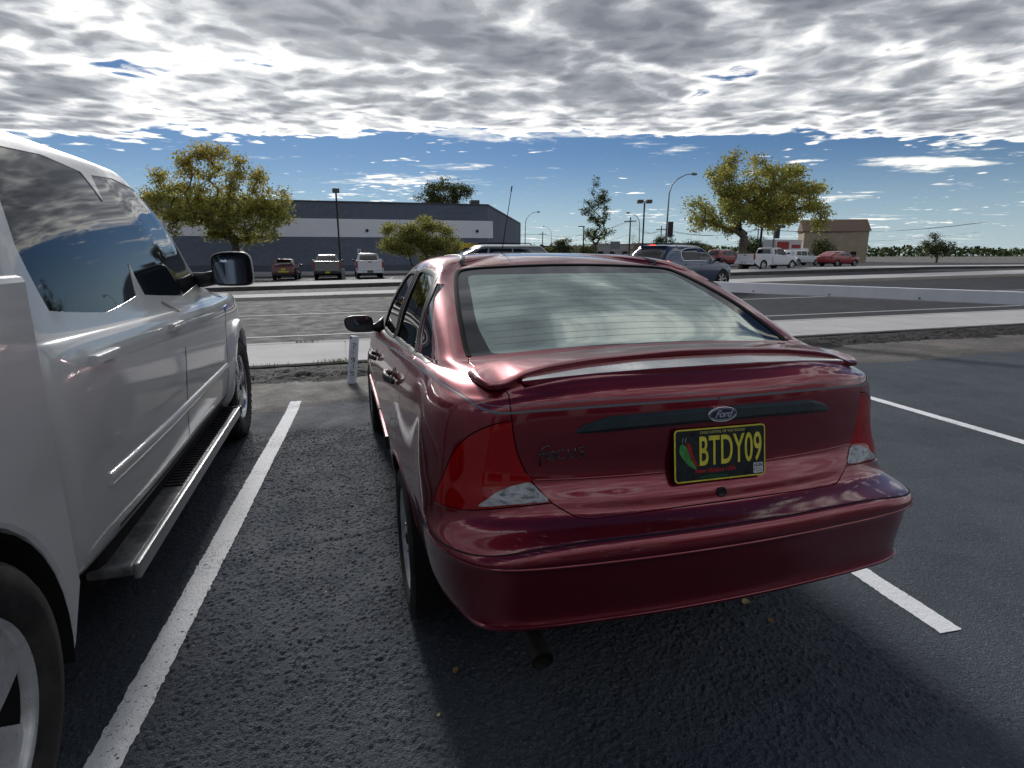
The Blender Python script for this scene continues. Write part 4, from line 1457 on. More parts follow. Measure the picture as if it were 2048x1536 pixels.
# tail lamps: lens, reflector bowl behind, clear reversing segment, red reflector strips
rev = smooth_path(K['rev'], 3, True)
for sd_ in 'LR':
    sg = 1 if sd_ == 'L' else -1
    tl = FT.panel('lamp', red_lens_m, car, 'tail_lamp', side=sd_, off=-.0015, depth=.02)
    T = FT.tris('lamp')
    ids, inv = np.unique(T.ravel(), return_inverse=True)
    Pb, Nb = FT.p[ids], FT.n[ids]
    cen = np.array([-.69, -.745, .88])
    q = cen + (Pb - cen) * .965
    dd = np.linalg.norm((Pb - np.array([-.705, -.74, .845])) * np.array([1, .4, 1]), axis=1)
    dep = .010 + .030 * np.clip(1 - dd / .085, 0, 1) ** .7 + .018 * np.clip(1 - np.linalg.norm((Pb - np.array([-.655, -.76, .945])) * np.array([1, .4, 1]), axis=1) / .06, 0, 1) ** .7
    q = q - Nb * dep[:, None]
    if sg < 0:
        q = q * MIR
    F_ = inv.reshape(T.shape)
    link('reflector', mesh_np('reflector', q, (F_ if sg > 0 else F_[:, ::-1]).tolist(), refl_m, True), tl)
    # clear reversing lens
    pts = np.array(rev)
    c = pts.mean(0)
    rr_ = [1, .75, .5, .25]
    uvs = np.concatenate([c + (pts - c) * k for k in rr_] + [c[None]])
    p_, n_ = FS.normal(uvs[:, 0], uvs[:, 1])
    p_ = p_ + n_ * .0012
    m_ = len(pts)
    F_ = [(r_ * m_ + i, r_ * m_ + (i + 1) % m_, (r_ + 1) * m_ + (i + 1) % m_, (r_ + 1) * m_ + i) for r_ in range(3) for i in range(m_)] + [(3 * m_ + i, 3 * m_ + (i + 1) % m_, 4 * m_) for i in range(m_)]
    if sg < 0:
        p_, n_ = p_ * MIR, n_ * MIR
    rl = mat('reverse_lens', (.60, .64, .68), .12, .25, .8, fn=rev_fn)
    F_ = orient(p_, n_, F_)
    link('reverse_lens', mesh_np('reverse_lens', p_, F_, rl, True, n_), tl)
    # dark red opaque band at the outer edge and next to the boot
    for poly_x in ([(-.597, .935), (-.585, .90), (-.565, .865), (-.545, .845), (-.575, .846), (-.60, .865), (-.618, .90), (-.622, .938)],):
        uv = FS.find('xz', poly_x, 12, 16, 9, 14)
        p_, n_ = FS.normal(np.array(uv)[:, 0], np.array(uv)[:, 1])
        p_ = p_ - n_ * .004
        if sg < 0:
            p_ = p_ * MIR
        link('red_reflector', mesh_np('red_reflector', p_, [tuple(range(len(p_)))], mat('red_reflector', (.42, .010, .016), .35), False), tl)
    ost = [(u + du, v - .02) for (u, v), du in zip(sm(K['lamp_top'][3:]), np.linspace(.10, .16, 99))]
    ribbon(FS, ost, [.012 + .022 * min(1, i / (len(ost) * .5)) for i in range(len(ost))], -.006, mat('bright_reflector', (.62, .012, .02), .3), 'side_reflector', tl, sd_)

for sd_ in 'LR':
    ribbon(FS, [(u, 7.52) for u in np.linspace(12.0, 18, 60)], .0045, .0006, dark_in, 'bumper_groove', bumper, sd_)

for sd_ in 'LR':
    ribbon(FS, [(u, 5.62) for u in np.linspace(12.05, 18, 60)], .011, 0, red_paint, 'bumper_ridge', bumper, sd_, thick=.0045)
    ribbon(FS, [(u, 2.02) for u in np.linspace(12.2, 18, 60)], .012, 0, red_paint, 'bumper_lip', bumper, sd_, thick=.006)
    ribbon(FS, [(u, 11.02) for u in np.linspace(15.05, 18, 30)], .006, 0, red_paint, 'boot_crease', lid, sd_, thick=.002)
for i in range(13):
    vv = 18.35 + i * .165
    u0 = float(np.interp(vv, [18.2, 18.7, 19.0, 19.4, 20.0, 20.5], [14.9, 14.72, 14.68, 14.7, 14.8, 14.9]))
    ribbon(FS, [(u, vv) for u in np.linspace(u0 + .12, 18, 24)], .0012, -.0022, mat('heater_wire', (.10, .075, .06), .6), 'heater_line', rwin, 'B')

# scuffs and rubbed paint on the bumper edge
scuff = mat('rubbed_paint', (.34, .17, .19), .6, fn=dirty((.16, .035, .05), (.34, .17, .18), 90, rough=(.45, .7)))
rsc = np.random.RandomState(4)
for (x0, x1, z0, n_s) in ((-.66, -.50, .712, 16), (-.60, -.30, .698, 10), (-.05, .16, .735, 12), (.14, .30, .742, 12), (-.72, -.64, .69, 6)):
    for i in range(n_s):
        xa = rsc.uniform(x0, x1)
        za = z0 + rsc.normal(0, .006)
        ln = rsc.uniform(.006, .035)
        uv = FS.find('xz', [(-abs(xa + ln * t_), za + .0009 * math.sin(t_ * 3 + i)) for t_ in (0, .5, 1)], 12.5, 18, 4, 9.2)
        ribbon(FS, uv, [.0004, rsc.uniform(.0008, .0026), .0004], .0007, scuff, 'scuff', bumper, 'L' if xa < 0 else 'R')

# rear fittings ------------------------------------------------------------
def rear_pt(x, z, off=0.0):
    s_ = -1 if x > 0 else 1
    uv = FS.find('xz', [(-abs(x), z)], 13, 18, 8, 16)[0]
    p_, n_ = FS.normal([uv[0]], [uv[1]])
    p_, n_ = p_[0], n_[0]
    if x > 0:
        p_, n_ = p_ * MIR, n_ * MIR
    return p_ + n_ * off, n_


g = MB()
rings = []
for x in np.concatenate([np.linspace(-.428, -.33, 9), np.linspace(-.28, .28, 13), np.linspace(.33, .428, 9)]):
    k = min(1.0, ((.428 - abs(x)) / .095 + .02)) ** .5
    h = .038 * k + .002
    zb = .975 + .012 * (1 - (x / .43) ** 2)
    p0, n0 = rear_pt(x, zb)
    p1, n1 = rear_pt(x, zb + h)
    rings.append([tuple(p0 - n0 * .004), tuple(p0 + n0 * .012 * k), tuple(lerp(p0, p1, .25) + n0 * .019 * k), tuple(lerp(p0, p1, .8) + n1 * .017 * k), tuple(p1 + n1 * .007 * k), tuple(p1 - n1 * .004)])
g.loft(rings, True, True, True)
gar = g.build('boot_handle_strip', mat('blue_black_trim', (.016, .030, .040), .42, fn=dirty((.012, .024, .032), (.024, .040, .050), 14, rough=(.35, .55))), lid, recalc=True, sharp=35)

pe, ne = rear_pt(0, 1.008)
Me = Matrix.Translation(Vector(pe) + Vector(ne) * .017) @ Matrix.Rotation(math.pi / 2 - .06, 4, 'X')
em = MB()
ell = lambda a, b, n=40: [(a * math.cos(2 * math.pi * i / n), b * math.sin(2 * math.pi * i / n)) for i in range(n)]


def ell_ring(a, b, z):
    return [(x, y, z) for x, y in ell(a, b)]


em.loft([[tuple(Me @ Vector(p)) for p in ell_ring(a, b, z)] for a, b, z in ((.0470, .0215, -.016), (.0475, .022, .001), (.0462, .0208, .0035), (.0448, .0196, .0030), (.0440, .0188, .0012))], True, False)
oval = em.build('oval_badge', chrome, lid)
bl = MB()
bl.add([tuple(Me @ Vector((x, y, .0018))) for x, y in ell(.0442, .0190)], [tuple(range(40))])
bl.build('badge_field', mat('badge_blue', (.012, .025, .075), .25, 0, .8), oval)
text_obj('badge_script', 'Ford', mat('badge_script', (.62, .64, .68), .25, .7), oval, Me @ Matrix.Translation((.001, -.0085, .0022)), size=.0285, xs=1.12, shear=.42, extrude=.0006, align='CENTER', weight=.0006, spacing=.86)
rg_ = MB()
rg_.tube([tuple(Me @ Vector((x, y, .0024))) for x, y in ell(.0405, .0160)], .0006, 5, closed=True)
rg_.build('badge_line', mat('badge_script'), oval)

# model lettering, dark plastic with light edges
lm = mat('dark_lettering', (.085, .095, .105), .16, .75)
pf, nf = rear_pt(-.47, .905)
zx = Vector((1, 0, 0))
xdir = Vector(rear_pt(-.40, .915)[0]) - Vector(rear_pt(-.53, .915)[0])
xdir.normalize()
ydir = Vector(nf).cross(xdir).normalized()
Mf = Matrix((xdir, ydir, Vector(nf))).transposed().to_4x4()


def letter(name, s, x, z, size, xs=1.0, weight=.0, shear=0.0, off=.001, mm=None, ex=.0015):
    o = Vector(rear_pt(x, z)[0]) + Vector(nf) * off
    return text_obj(name, s, mm or lm, lid, Matrix.Translation(o) @ Mf, size=size, xs=xs, extrude=ex, weight=weight, shear=shear)


fl = MB()
o = Vector(rear_pt(-.530, .892)[0])


def Lp(a, b, h=.0022):
    return tuple(o + xdir * a + ydir * b + Vector(nf) * h)


fl.tube([Lp(.003, -.006), Lp(.004, .020), Lp(.006, .036), Lp(.013, .046), Lp(.024, .050), Lp(.032, .049)], [.0030, .0030, .0030, .0028, .0026, .0018], 6)
fl.tube([Lp(-.006, .024), Lp(.006, .027), Lp(.020, .028)], .0022, 6)
for cx, r0, a0, a1 in ((.034, .0125, 0, 360), (.034, .0060, 60, 330), (.063, .0120, 50, 320)):
    fl.tube([Lp(cx + r0 * math.cos(a), .0215 + (cx - .034) * .12 + r0 * math.sin(a)) for a in np.linspace(rad(a0), rad(a1), 22)], .0023, 6, closed=(a1 - a0 == 360))
fl.tube([Lp(.081, .040), Lp(.081, .028), Lp(.084, .0195), Lp(.092, .0155), Lp(.099, .020), Lp(.100, .030), Lp(.100, .042)], .0023, 6)
fl.tube([Lp(.128, .040), Lp(.121, .0445), Lp(.113, .042), Lp(.111, .036), Lp(.117, .0315), Lp(.125, .028), Lp(.127, .022), Lp(.120, .0165), Lp(.110, .019)], .0022, 6)
fl.build('model_lettering', lm, lid)

# lock
pk, nk = rear_pt(0, .782)
lk = MB()
lk.lathe([(0, .016), (-.004, .0155), (-.005, .012), (-.002, .010), (-.002, .001)], 24, 'y')
ol = lk.build('boot_lock', black_trim, lid, loc=tuple(pk + nk * .0005))

# number plate ---------------------------------------------------------------
tp = .2
pcen = np.array([0.002, -.872, .8915])
rp_ = -.013
Mp = Matrix.Translation(pcen) @ Matrix.Rotation(math.pi / 2 - .16, 4, 'X') @ Matrix.Rotation(rp_, 4, 'Z') @ Matrix.Translation((0, 0, .012))
pw_, ph_ = .305, .1525


def rrect(w_, h_, r, n=5):
    pts = []
    for cx, cy, a in ((w_ / 2 - r, h_ / 2 - r, 0), (-w_ / 2 + r, h_ / 2 - r, 90), (-w_ / 2 + r, -h_ / 2 + r, 180), (w_ / 2 - r, -h_ / 2 + r, 270)):
        pts += [(cx + r * math.cos(rad(a + 90 * i / n)), cy + r * math.sin(rad(a + 90 * i / n))) for i in range(n + 1)]
    return pts


plate_y = mat('plate_yellow', (.74, .68, .06), .45, fn=dirty((.66, .60, .045), (.82, .76, .10), 40, rough=(.35, .55)))
plate_k = mat('plate_black', (.012, .016, .020), .40, fn=dirty((.008, .011, .014), (.020, .026, .030), 30, rough=(.3, .5)))
pb_ = MB()
pb_.prism(rrect(pw_, ph_, .012), .0022, Mp)
plate = pb_.build('number_plate', plate_y, car)
pk_ = MB()
pk_.prism(rrect(pw_ - .0085, ph_ - .0085, .0085), .0010, Mp @ Matrix.Translation((0, 0, .0017)))
pk_.build('plate_field', plate_k, plate)
zt = .0029


def ptext(name, s, x, y, size, m_, xs=1.0, weight=0.0, shear=0.0, sp=1.0, ex=.0004, al='LEFT'):
    return text_obj(name, s, m_, plate, Mp @ Matrix.Translation((x, y, zt)), size=size, xs=xs, extrude=ex, weight=weight, shear=shear, spacing=sp, align=al)


ptext('plate_number', 'BTDY09', -.0760, -.0300, .1200, plate_y, .500, .0012, sp=1.03, ex=.0010)
ptext('plate_motto', 'CHILE CAPITAL OF THE WORLD', -.070, .0605, .0105, mat('plate_cream', (.48, .45, .12), .5), 1.0, .0002)
ptext('plate_state', 'New Mexico USA', -.086, -.0520, .0175, mat('plate_red', (.36, .018, .03), .5), 1.05, .0006)
ptext('plate_motto', 'Land of Enchantment', -.070, -.0675, .0125, mat('plate_green_text', (.012, .14, .055), .5), .86, .0002)
# chile peppers printed on the plate
for nm, m_, spine, wds in (('green_chile', mat('chile_green', (.045, .26, .05), .45, fn=dirty((.03, .19, .035), (.10, .38, .10), 60)), [(-.128, .034), (-.125, .018), (-.117, .000), (-.105, -.018), (-.090, -.033), (-.083, -.040)], [.012, .026, .024, .018, .010, .002]),
                           ('red_chile', mat('chile_red', (.36, .016, .022), .45), [(-.112, .035), (-.106, .026), (-.100, .008), (-.091, -.012), (-.080, -.030), (-.075, -.036)], [.008, .013, .010, .008, .005, .001])):
    sp_ = smooth_path([(*a, b) for a, b in zip(spine, wds)], 5)
    L_, R_ = [], []
    for i, (x, y, wv) in enumerate(sp_):
        x2, y2, _ = sp_[min(i + 1, len(sp_) - 1)]
        x1, y1, _ = sp_[max(i - 1, 0)]
        dx, dy = x2 - x1, y2 - y1
        l_ = math.hypot(dx, dy) or 1
        L_.append((x - dy / l_ * wv / 2, y + dx / l_ * wv / 2))
        R_.append((x + dy / l_ * wv / 2, y - dx / l_ * wv / 2))
    mb = MB()
    mb.prism(L_ + R_[::-1], .0006, Mp @ Matrix.Translation((0, 0, zt + (.0004 if nm[0] == 'g' else 0))))
    mb.build(nm, m_, plate, recalc=True)
for x0 in (-.126, -.116):
    st_ = MB()
    st_.tube([tuple(Mp @ Vector((x0 + a, b, zt + .0006))) for a, b in ((0, .036), (-.002, .044), (.001, .052))], .0008, 5)
    st_.build('chile_stem', mat('stem_white', (.45, .5, .48), .5), plate)
sk = MB()
sk.prism(rrect(.0335, .0310, .003), .0006, Mp @ Matrix.Translation((.1265, -.0530, zt + .0004)))
stk = sk.build('expiry_sticker', mat('sticker_white', (.62, .64, .70), .5), plate)
for s_, x, y, z_, r_ in (('JUN', .1172, -.0495, .0135, 0), ('2', .1112, -.0485, .0085, 0), ('6', .1112, -.0600, .0085, 0)):
    text_obj('sticker_text', s_, mat('sticker_ink', (.02, .025, .05), .5), stk, Mp @ Matrix.Translation((x, y, zt + .0013)), size=z_, extrude=.0002, weight=.0002)
nb = MB()
for k, (x0, x1, y) in enumerate(((.119, .138, -.057), (.118, .139, -.064))):
    nb.box((x0, y, zt + .0010), (x1, y + .0022, zt + .0013), 0, Mp)
nb.build('sticker_lines', mat('sticker_grey', (.25, .26, .30), .5), stk)
for x, y in ((-.0905, .0600), (.0905, .0600), (-.0905, -.0640), (.0905, -.0640)):
    scw = MB()
    scw.prism(ell(.0052, .0052, 16), .002, Mp @ Matrix.Translation((x, y, zt)))
    scw.build('plate_screw', mat('screw_dark', (.03, .035, .04), .35, .6), plate)
bk = MB()
bk.prism(rrect(.29, .135, .01), .014, Mp @ Matrix.Translation((0, 0, -.0145)))
bk.build('plate_bracket', black_trim, plate)

# boot spoiler: a bridge wing on two feet
st2 = []
for x, yl, yt, zl, ztp, th, leg in ((-.674, -.57, -.60, 1.108, 1.106, .006, .3), (-.662, -.545, -.675, 1.117, 1.110, .013, .5), (-.640, -.530, -.722, 1.124, 1.102, .016, .9), (-.608, -.522, -.728, 1.129, 1.103, .017, 1), (-.575, -.520, -.726, 1.133, 1.114, .018, .85), (-.540, -.520, -.722, 1.136, 1.128, .019, .3),
                               (-.465, -.521, -.718, 1.141, 1.143, .020, 0), (-.39, -.523, -.716, 1.145, 1.152, .021, 0), (-.31, -.525, -.716, 1.148, 1.159, .021, 0), (-.15, -.530, -.717, 1.152, 1.166, .022, 0), (0, -.534, -.718, 1.154, 1.170, .022, 0)):
    st2.append((x, yl, yt, zl, ztp, th, leg))
full = st2 + [(-a, *r_) for a, *r_ in st2[-2::-1]]
# smooth the stations
fs_ = smooth_path(full, 4)
rings = []
for x, yl, yt, zl, ztp, th, leg in fs_:
    ym = lerp(yl, yt, .55)
    zm = lerp(zl, ztp, .5) + .004
    dk = 1.108
    b1 = lerp(zm - th - .006, dk, leg)
    bt = lerp(ztp - th, min(ztp - th, 1.088), leg)
    bl_ = lerp(zl - .012, zl - .03, leg)
    rings.append([(x, yl, zl - .004), (x, lerp(yl, yt, .12), lerp(zl, zm, .3) + .003), (x, lerp(yl, yt, .35), lerp(zl, zm, .7) + .002), (x, ym, zm), (x, lerp(yl, yt, .85), lerp(zm, ztp, .72) + .001), (x, yt + .006, ztp + .0005), (x, yt, ztp - .004),
                  (x, yt + .001, bt + .003), (x, yt + .007, bt), (x, lerp(yl, yt, .75), lerp(b1, bt, .4)), (x, lerp(yl, yt, .4), b1), (x, lerp(yl, yt, .12), bl_), (x, yl - .003, zl - .010 - .015 * leg)])
spm = MB()
spm.loft(rings, True, True, True)
spo = spm.build('boot_spoiler', red_paint, car, recalc=True, sharp=48)

# raised lip along the boot's rear edge; pale top strip stands in for the sky's reflection
xs_ = np.linspace(-.555, .555, 45)
zl_ = [float(np.interp(abs(x), [0, .18, .35, .46, .52, .555], [1.1365, 1.1345, 1.1275, 1.1195, 1.1140, 1.1105])) for x in xs_]
k_ = [min(1.0, (.556 - abs(x)) / .07) ** .6 for x in xs_]
yl_ = [-.800 + .055 * (x / .555) ** 2 for x in xs_]
lp = MB()
lp.loft([[(x, y + .085 * k + .004, z + .012 * k - .012), (x, y + .078 * k + .003, z + .0155 * k), (x, y, z), (x, y - .003, z - .003), (x, y - .004, z - .022 * k - .003), (x, y + .012, z - .032 * k - .004)] for x, y, z, k in zip(xs_, yl_, zl_, k_)], True, True, True)
lp.build('boot_lip', red_paint, lid, recalc=True, sharp=35)
tp_ = MB()
tp_.loft([[(x, y + .074 * k + .002, z + .0147 * k + .0012), (x, y + .037 * k, z + .0078 * k + .0014), (x, y + .001, z + .0012)] for x, y, z, k in zip(xs_, yl_, zl_, k_)], False, False, True)
tp_.build('sky_reflection_strip', mat('sky_reflection_strip', (.80, .79, .76), .13, .9, fn=dirty((.74, .73, .70), (.84, .83, .80), 60, rough=(.08, .2))), lid, recalc=True)

# exhaust tip, tow eye cover line, underside, wheel wells
ex = MB()
ex.tube([(-.530, -.40, .33), (-.530, -.70, .325), (-.527, -.86, .300)], [.028, .031, .033], 18, caps=False)
ex.tube([(-.527, -.859, .3005), (-.528, -.80, .31), (-.53, -.6, .32)], [.0285, .028, .027], 18, caps=False)
ex.build('exhaust_pipe', mat('sooty_steel', (.075, .074, .074), .45, .6), car)
ml = MB()
ml.loft([[(x + dx * c_, y, .385 + .060 * s_) for c_, s_ in [(math.cos(a), math.sin(a)) for a in np.linspace(0, 2 * math.pi, 17)[:-1]]] for x, dx, y in ((-.42, .10, -.42), (-.42, .18, -.44), (-.42, .18, -.74), (-.42, .12, -.77))], True, True)
ml.build('silencer', dark_in, car)
un = MB()
un.box((-.66, -.45, .24), (.66, 3.2, .34), .03)
un.box((-.62, -.84, .47), (.62, -.40, .66), .03)
un.build('underbody', dark_in, car)
for sx in (-1, 1):
    for yc in (0, 2.615):
        wl = MB()
        wl.lathe([(sx * .832, ARCH_R + .002), (sx * .80, ARCH_R + .01), (sx * .55, ARCH_R + .01), (sx * .55, .05)], 40, c=(0, yc, .305), a0=rad(-20), a1=rad(200))
        wl.build('wheel_well', dark_in, car)
    # arch lips
    for uvs in (arch_r, arch_f):
        ribbon(FS, sm(uvs[1:-1], 3), .016, -.003, red_paint, 'arch_lip', car, 'L' if sx < 0 else 'R', thick=.006)
for sx in (-1, 1):
    for yc in (0, 2.615):
        spoke_wheel(car, (sx * .742, yc, .3035), 0, R=.304, rr=.208, wd=.190, spokes=7, flip=sx, rot=.35 + yc, sw=.034, tip=1.1, split=True)

# door mirrors
for sx in (-1, 1):
    out = [(-.102, .012), (-.098, .035), (-.080, .050), (-.050, .0565), (0, .058), (.045, .055), (.072, .045), (.083, .025), (.086, -.010), (.085, -.040), (.070, -.052), (.030, -.055), (-.030, -.052), (-.070, -.042), (-.093, -.020)]
    out = [tuple(p) for p in smooth_path(out, 3, True)]
    c = Vector((-.912, 1.72, 1.0))
    rg2 = []
    for k, dy in ((.90, .012), (.985, .0), (1.0, .006), (1.0, .03), (.93, .07), (.76, .105), (.45, .13), (.15, .138)):
        rg2.append([(sx * -(c.x + a * k + .01 * (1 - k)), c.y + dy, c.z + b * k - .004 * (1 - k)) for a, b in out])
    mm_ = MB()
    mm_.loft(rg2, True, True, True)
    mir = mm_.build('door_mirror', black_trim, car, recalc=True)
    gl = MB()
    gp = [(sx * -(c.x + a * .90), c.y + .012 + a * .06 - b * .10, c.z + b * .90) for a, b in out]
    gl.add(gp, [tuple(range(len(gp)))])
    gl.build('mirror_glass', mat('mirror_glass', (.34, .41, .49), .03, 1.0), mir, recalc=True)
    ar = MB()
    ar.loft([[(sx * -(x), y + dy * .9, z + dz) for dy, dz in [(.03 * s_ * math.cos(a), .026 * s_ * math.sin(a)) for a in np.linspace(0, 2 * math.pi, 13)[:-1]]] for x, y, z, s_ in ((-.85, 1.765, .975, .8), (-.82, 1.775, .970, 1.0), (-.79, 1.785, .975, 1.5), (-.755, 1.80, .985, 2.1))], True, True)
    ar.build('mirror_arm', black_trim, mir, recalc=True)

# door handles: a dark pull over a flat patch painted as the cup's shade
handle_m = mat('grey_door_handle', (.055, .06, .063), .5, fn=dirty((.04, .045, .047), (.10, .105, .108), 30, rough=(.4, .6)))
for sx in (-1, 1):
    for (y, z) in ((.21, .945), (1.33, .848)):
        uv = FS.find('yz', [(y, z)], 5, 12, 9, 15)[0]
        p_, n_ = FS.normal([uv[0]], [uv[1]])
        p_, n_ = Vector(p_[0]), Vector(n_[0])
        hb = MB()
        rgs = []
        for i in range(9):
            t_ = i / 8
            yy = lerp(-.105, .105, t_)
            o_ = .004 + .034 * math.sin(math.pi * min(1, t_ * 1.35) * .5) * (1 if t_ < .8 else max(.25, (1 - t_) / .2))
            h_ = .021 * (.55 + .45 * math.sin(math.pi * t_))
            cc = p_ + n_ * o_ + Vector((0, -yy, .006 * math.sin(math.pi * t_)))
            rgs.append([tuple(cc + Vector((0, 0, 1)) * h_ * math.sin(a) + n_ * .010 * math.cos(a)) for a in np.linspace(0, 2 * math.pi, 11)[:-1]])
        if sx > 0:
            rgs = [[(-x, yy, zz) for x, yy, zz in r_] for r_ in rgs]
        hb.loft(rgs, True, True)
        hb.build('door_handle', handle_m, car, recalc=True)
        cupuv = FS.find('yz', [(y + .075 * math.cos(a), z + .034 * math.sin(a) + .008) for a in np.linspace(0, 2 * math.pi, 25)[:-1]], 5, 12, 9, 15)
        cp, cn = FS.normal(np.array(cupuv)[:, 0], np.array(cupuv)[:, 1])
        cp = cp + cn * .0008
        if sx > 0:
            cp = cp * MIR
        link('handle_cup_shade', mesh_np('handle_cup_shade', cp, [tuple(range(len(cp)))], mat('cup_shadow', (.03, .004, .006), .5), False), car)

# roof aerial
an = MB()
an.lathe([(0, .020), (.012, .017), (.022, .006), (.022, .001)], 14, 'z')
base_a = Vector((0.0, 1.50, 1.425))
top_a = Vector((0.0, 1.245, 1.853))
aer = an.build('aerial', black_trim, car, loc=tuple(base_a))
am_ = MB()
am_.tube([(0, 0, .01), tuple((top_a - base_a) * .93), tuple((top_a - base_a) * .935), tuple(top_a - base_a)], [.0032, .0022, .0040, .0040], 8)
am_.build('aerial_mast', black_trim, aer)

# cabin: seats, rear shelf, dashboard, wheel
cab = MB()
cab.box((-.70, -.42, 1.035), (.70, .02, 1.065), .01)
cab.build('parcel_shelf', mat('shelf_cloth', (.035, .036, .038), .95), car)
for (x, y, n_) in ((-.37, 1.05, 'front_seat'), (.37, 1.05, 'front_seat')):
    s_ = MB()
    s_.box((-.25, .12, .42), (.25, .58, .58), .05)
    s_.box((-.25, -.04, .55), (.25, .10, 1.08), .05, Matrix.Translation((0, 0, .5)) @ Matrix.Rotation(.25, 4, 'X') @ Matrix.Translation((0, 0, -.5)))
    s_.box((-.13, -.15, 1.08), (.13, -.05, 1.26), .035)
    s_.build(n_, seat_m, car, loc=(x, y, 0))
rs_ = MB()
rs_.box((-.64, .10, .40), (.64, .52, .55), .05)
rs_.box((-.64, -.02, .55), (.64, .12, 1.08), .05)
for x in (-.36, .36):
    rs_.box((x - .13, -.05, 1.06), (x + .13, .05, 1.20), .03)
rs_.build('rear_seat', seat_m, car)
ds_ = MB()
ds_.box((-.70, 1.75, .55), (.70, 2.15, .93), .06)
ds_.build('dashboard', dark_in, car)
sw_ = MB()
sw_.tube([(.17 * math.cos(a) - .37, 1.66 + .06 * math.sin(a), .92 + .17 * math.sin(a)) for a in np.linspace(0, 2 * math.pi, 25)[:-1]], .014, 8, closed=True)
sw_.build('steering_wheel', dark_in, car)
# silver filler flap outline etc. on quarter: filler door seam is on the far side and unseen

# ------------------------------------------------------------------ other vehicles, all cut from spline skins
def veh_net(rows):
    """rows from sill to roof: w, yf, zf, yr, zr, a, c, zs -> 15 columns nose..tail"""
    net = []
    for (w_, yf, zf, yr, zr, a, c, zs) in rows:
        z3 = zs if zs is not None else None
        P_ = [(0, yf, zf), (-.48 * w_, yf - .015, zf), (-.84 * w_, yf - .10, zf)]
        ya, yc = yf - a, yr + c
        sy = np.linspace(ya, yc, 8)
        zz = [(lerp(zf, zr, k) if z3 is None else (lerp(zf, z3[0], min(1, k * 3 + .45)) if k < .2 else lerp(z3[0], z3[1], (k - .2) / .8))) for k in np.linspace(0, 1, 8)]
        for i, y in enumerate(sy):
            ww = w_ * (1 - .035 * max(0, 1 - i / 1.6) - .018 * max(0, (i - 5.6) / 1.4))
            P_.append((-ww, y, zz[i]))
        P_ += [(-.955 * w_, yr + c * .42, lerp(zz[-1], zr, .5)), (-.84 * w_, yr + .055, zr), (-.5 * w_, yr + .008, zr), (0, yr, zr)]
        net.append(P_)
    return np.array(net, float).transpose(1, 0, 2)


def rot_poly(pts):
    return [tuple(p) for p in pts]


CARPAINT = {}


def car_paint(name, base, metal=.3, dust=.05):
    return mat(name, base, .3, metal, 1.0, fn=paint_fn(.6, dust))


lamp_red = mat('tail_lamp_red', (.30, .008, .012), .18, 0, .8, fn=lambda t, b: t.set(b, 'Base Color', t.mix(t.sstep(t.noise(objco(t), 40., 2), .4, .6), (.20, .005, .008), (.42, .012, .016))))
lamp_lit = mat('tail_lamp_lit', (.6, .02, .02), .3, emit=(1.0, .06, .04), est=1.6)
plate_w = mat('plate_white', (.55, .56, .58), .5)
cladding = mat('grey_cladding', (.03, .031, .033), .6)
far_glass = mat('far_window_glass', (.010, .012, .014), .03, 0, 0, spec=.9)


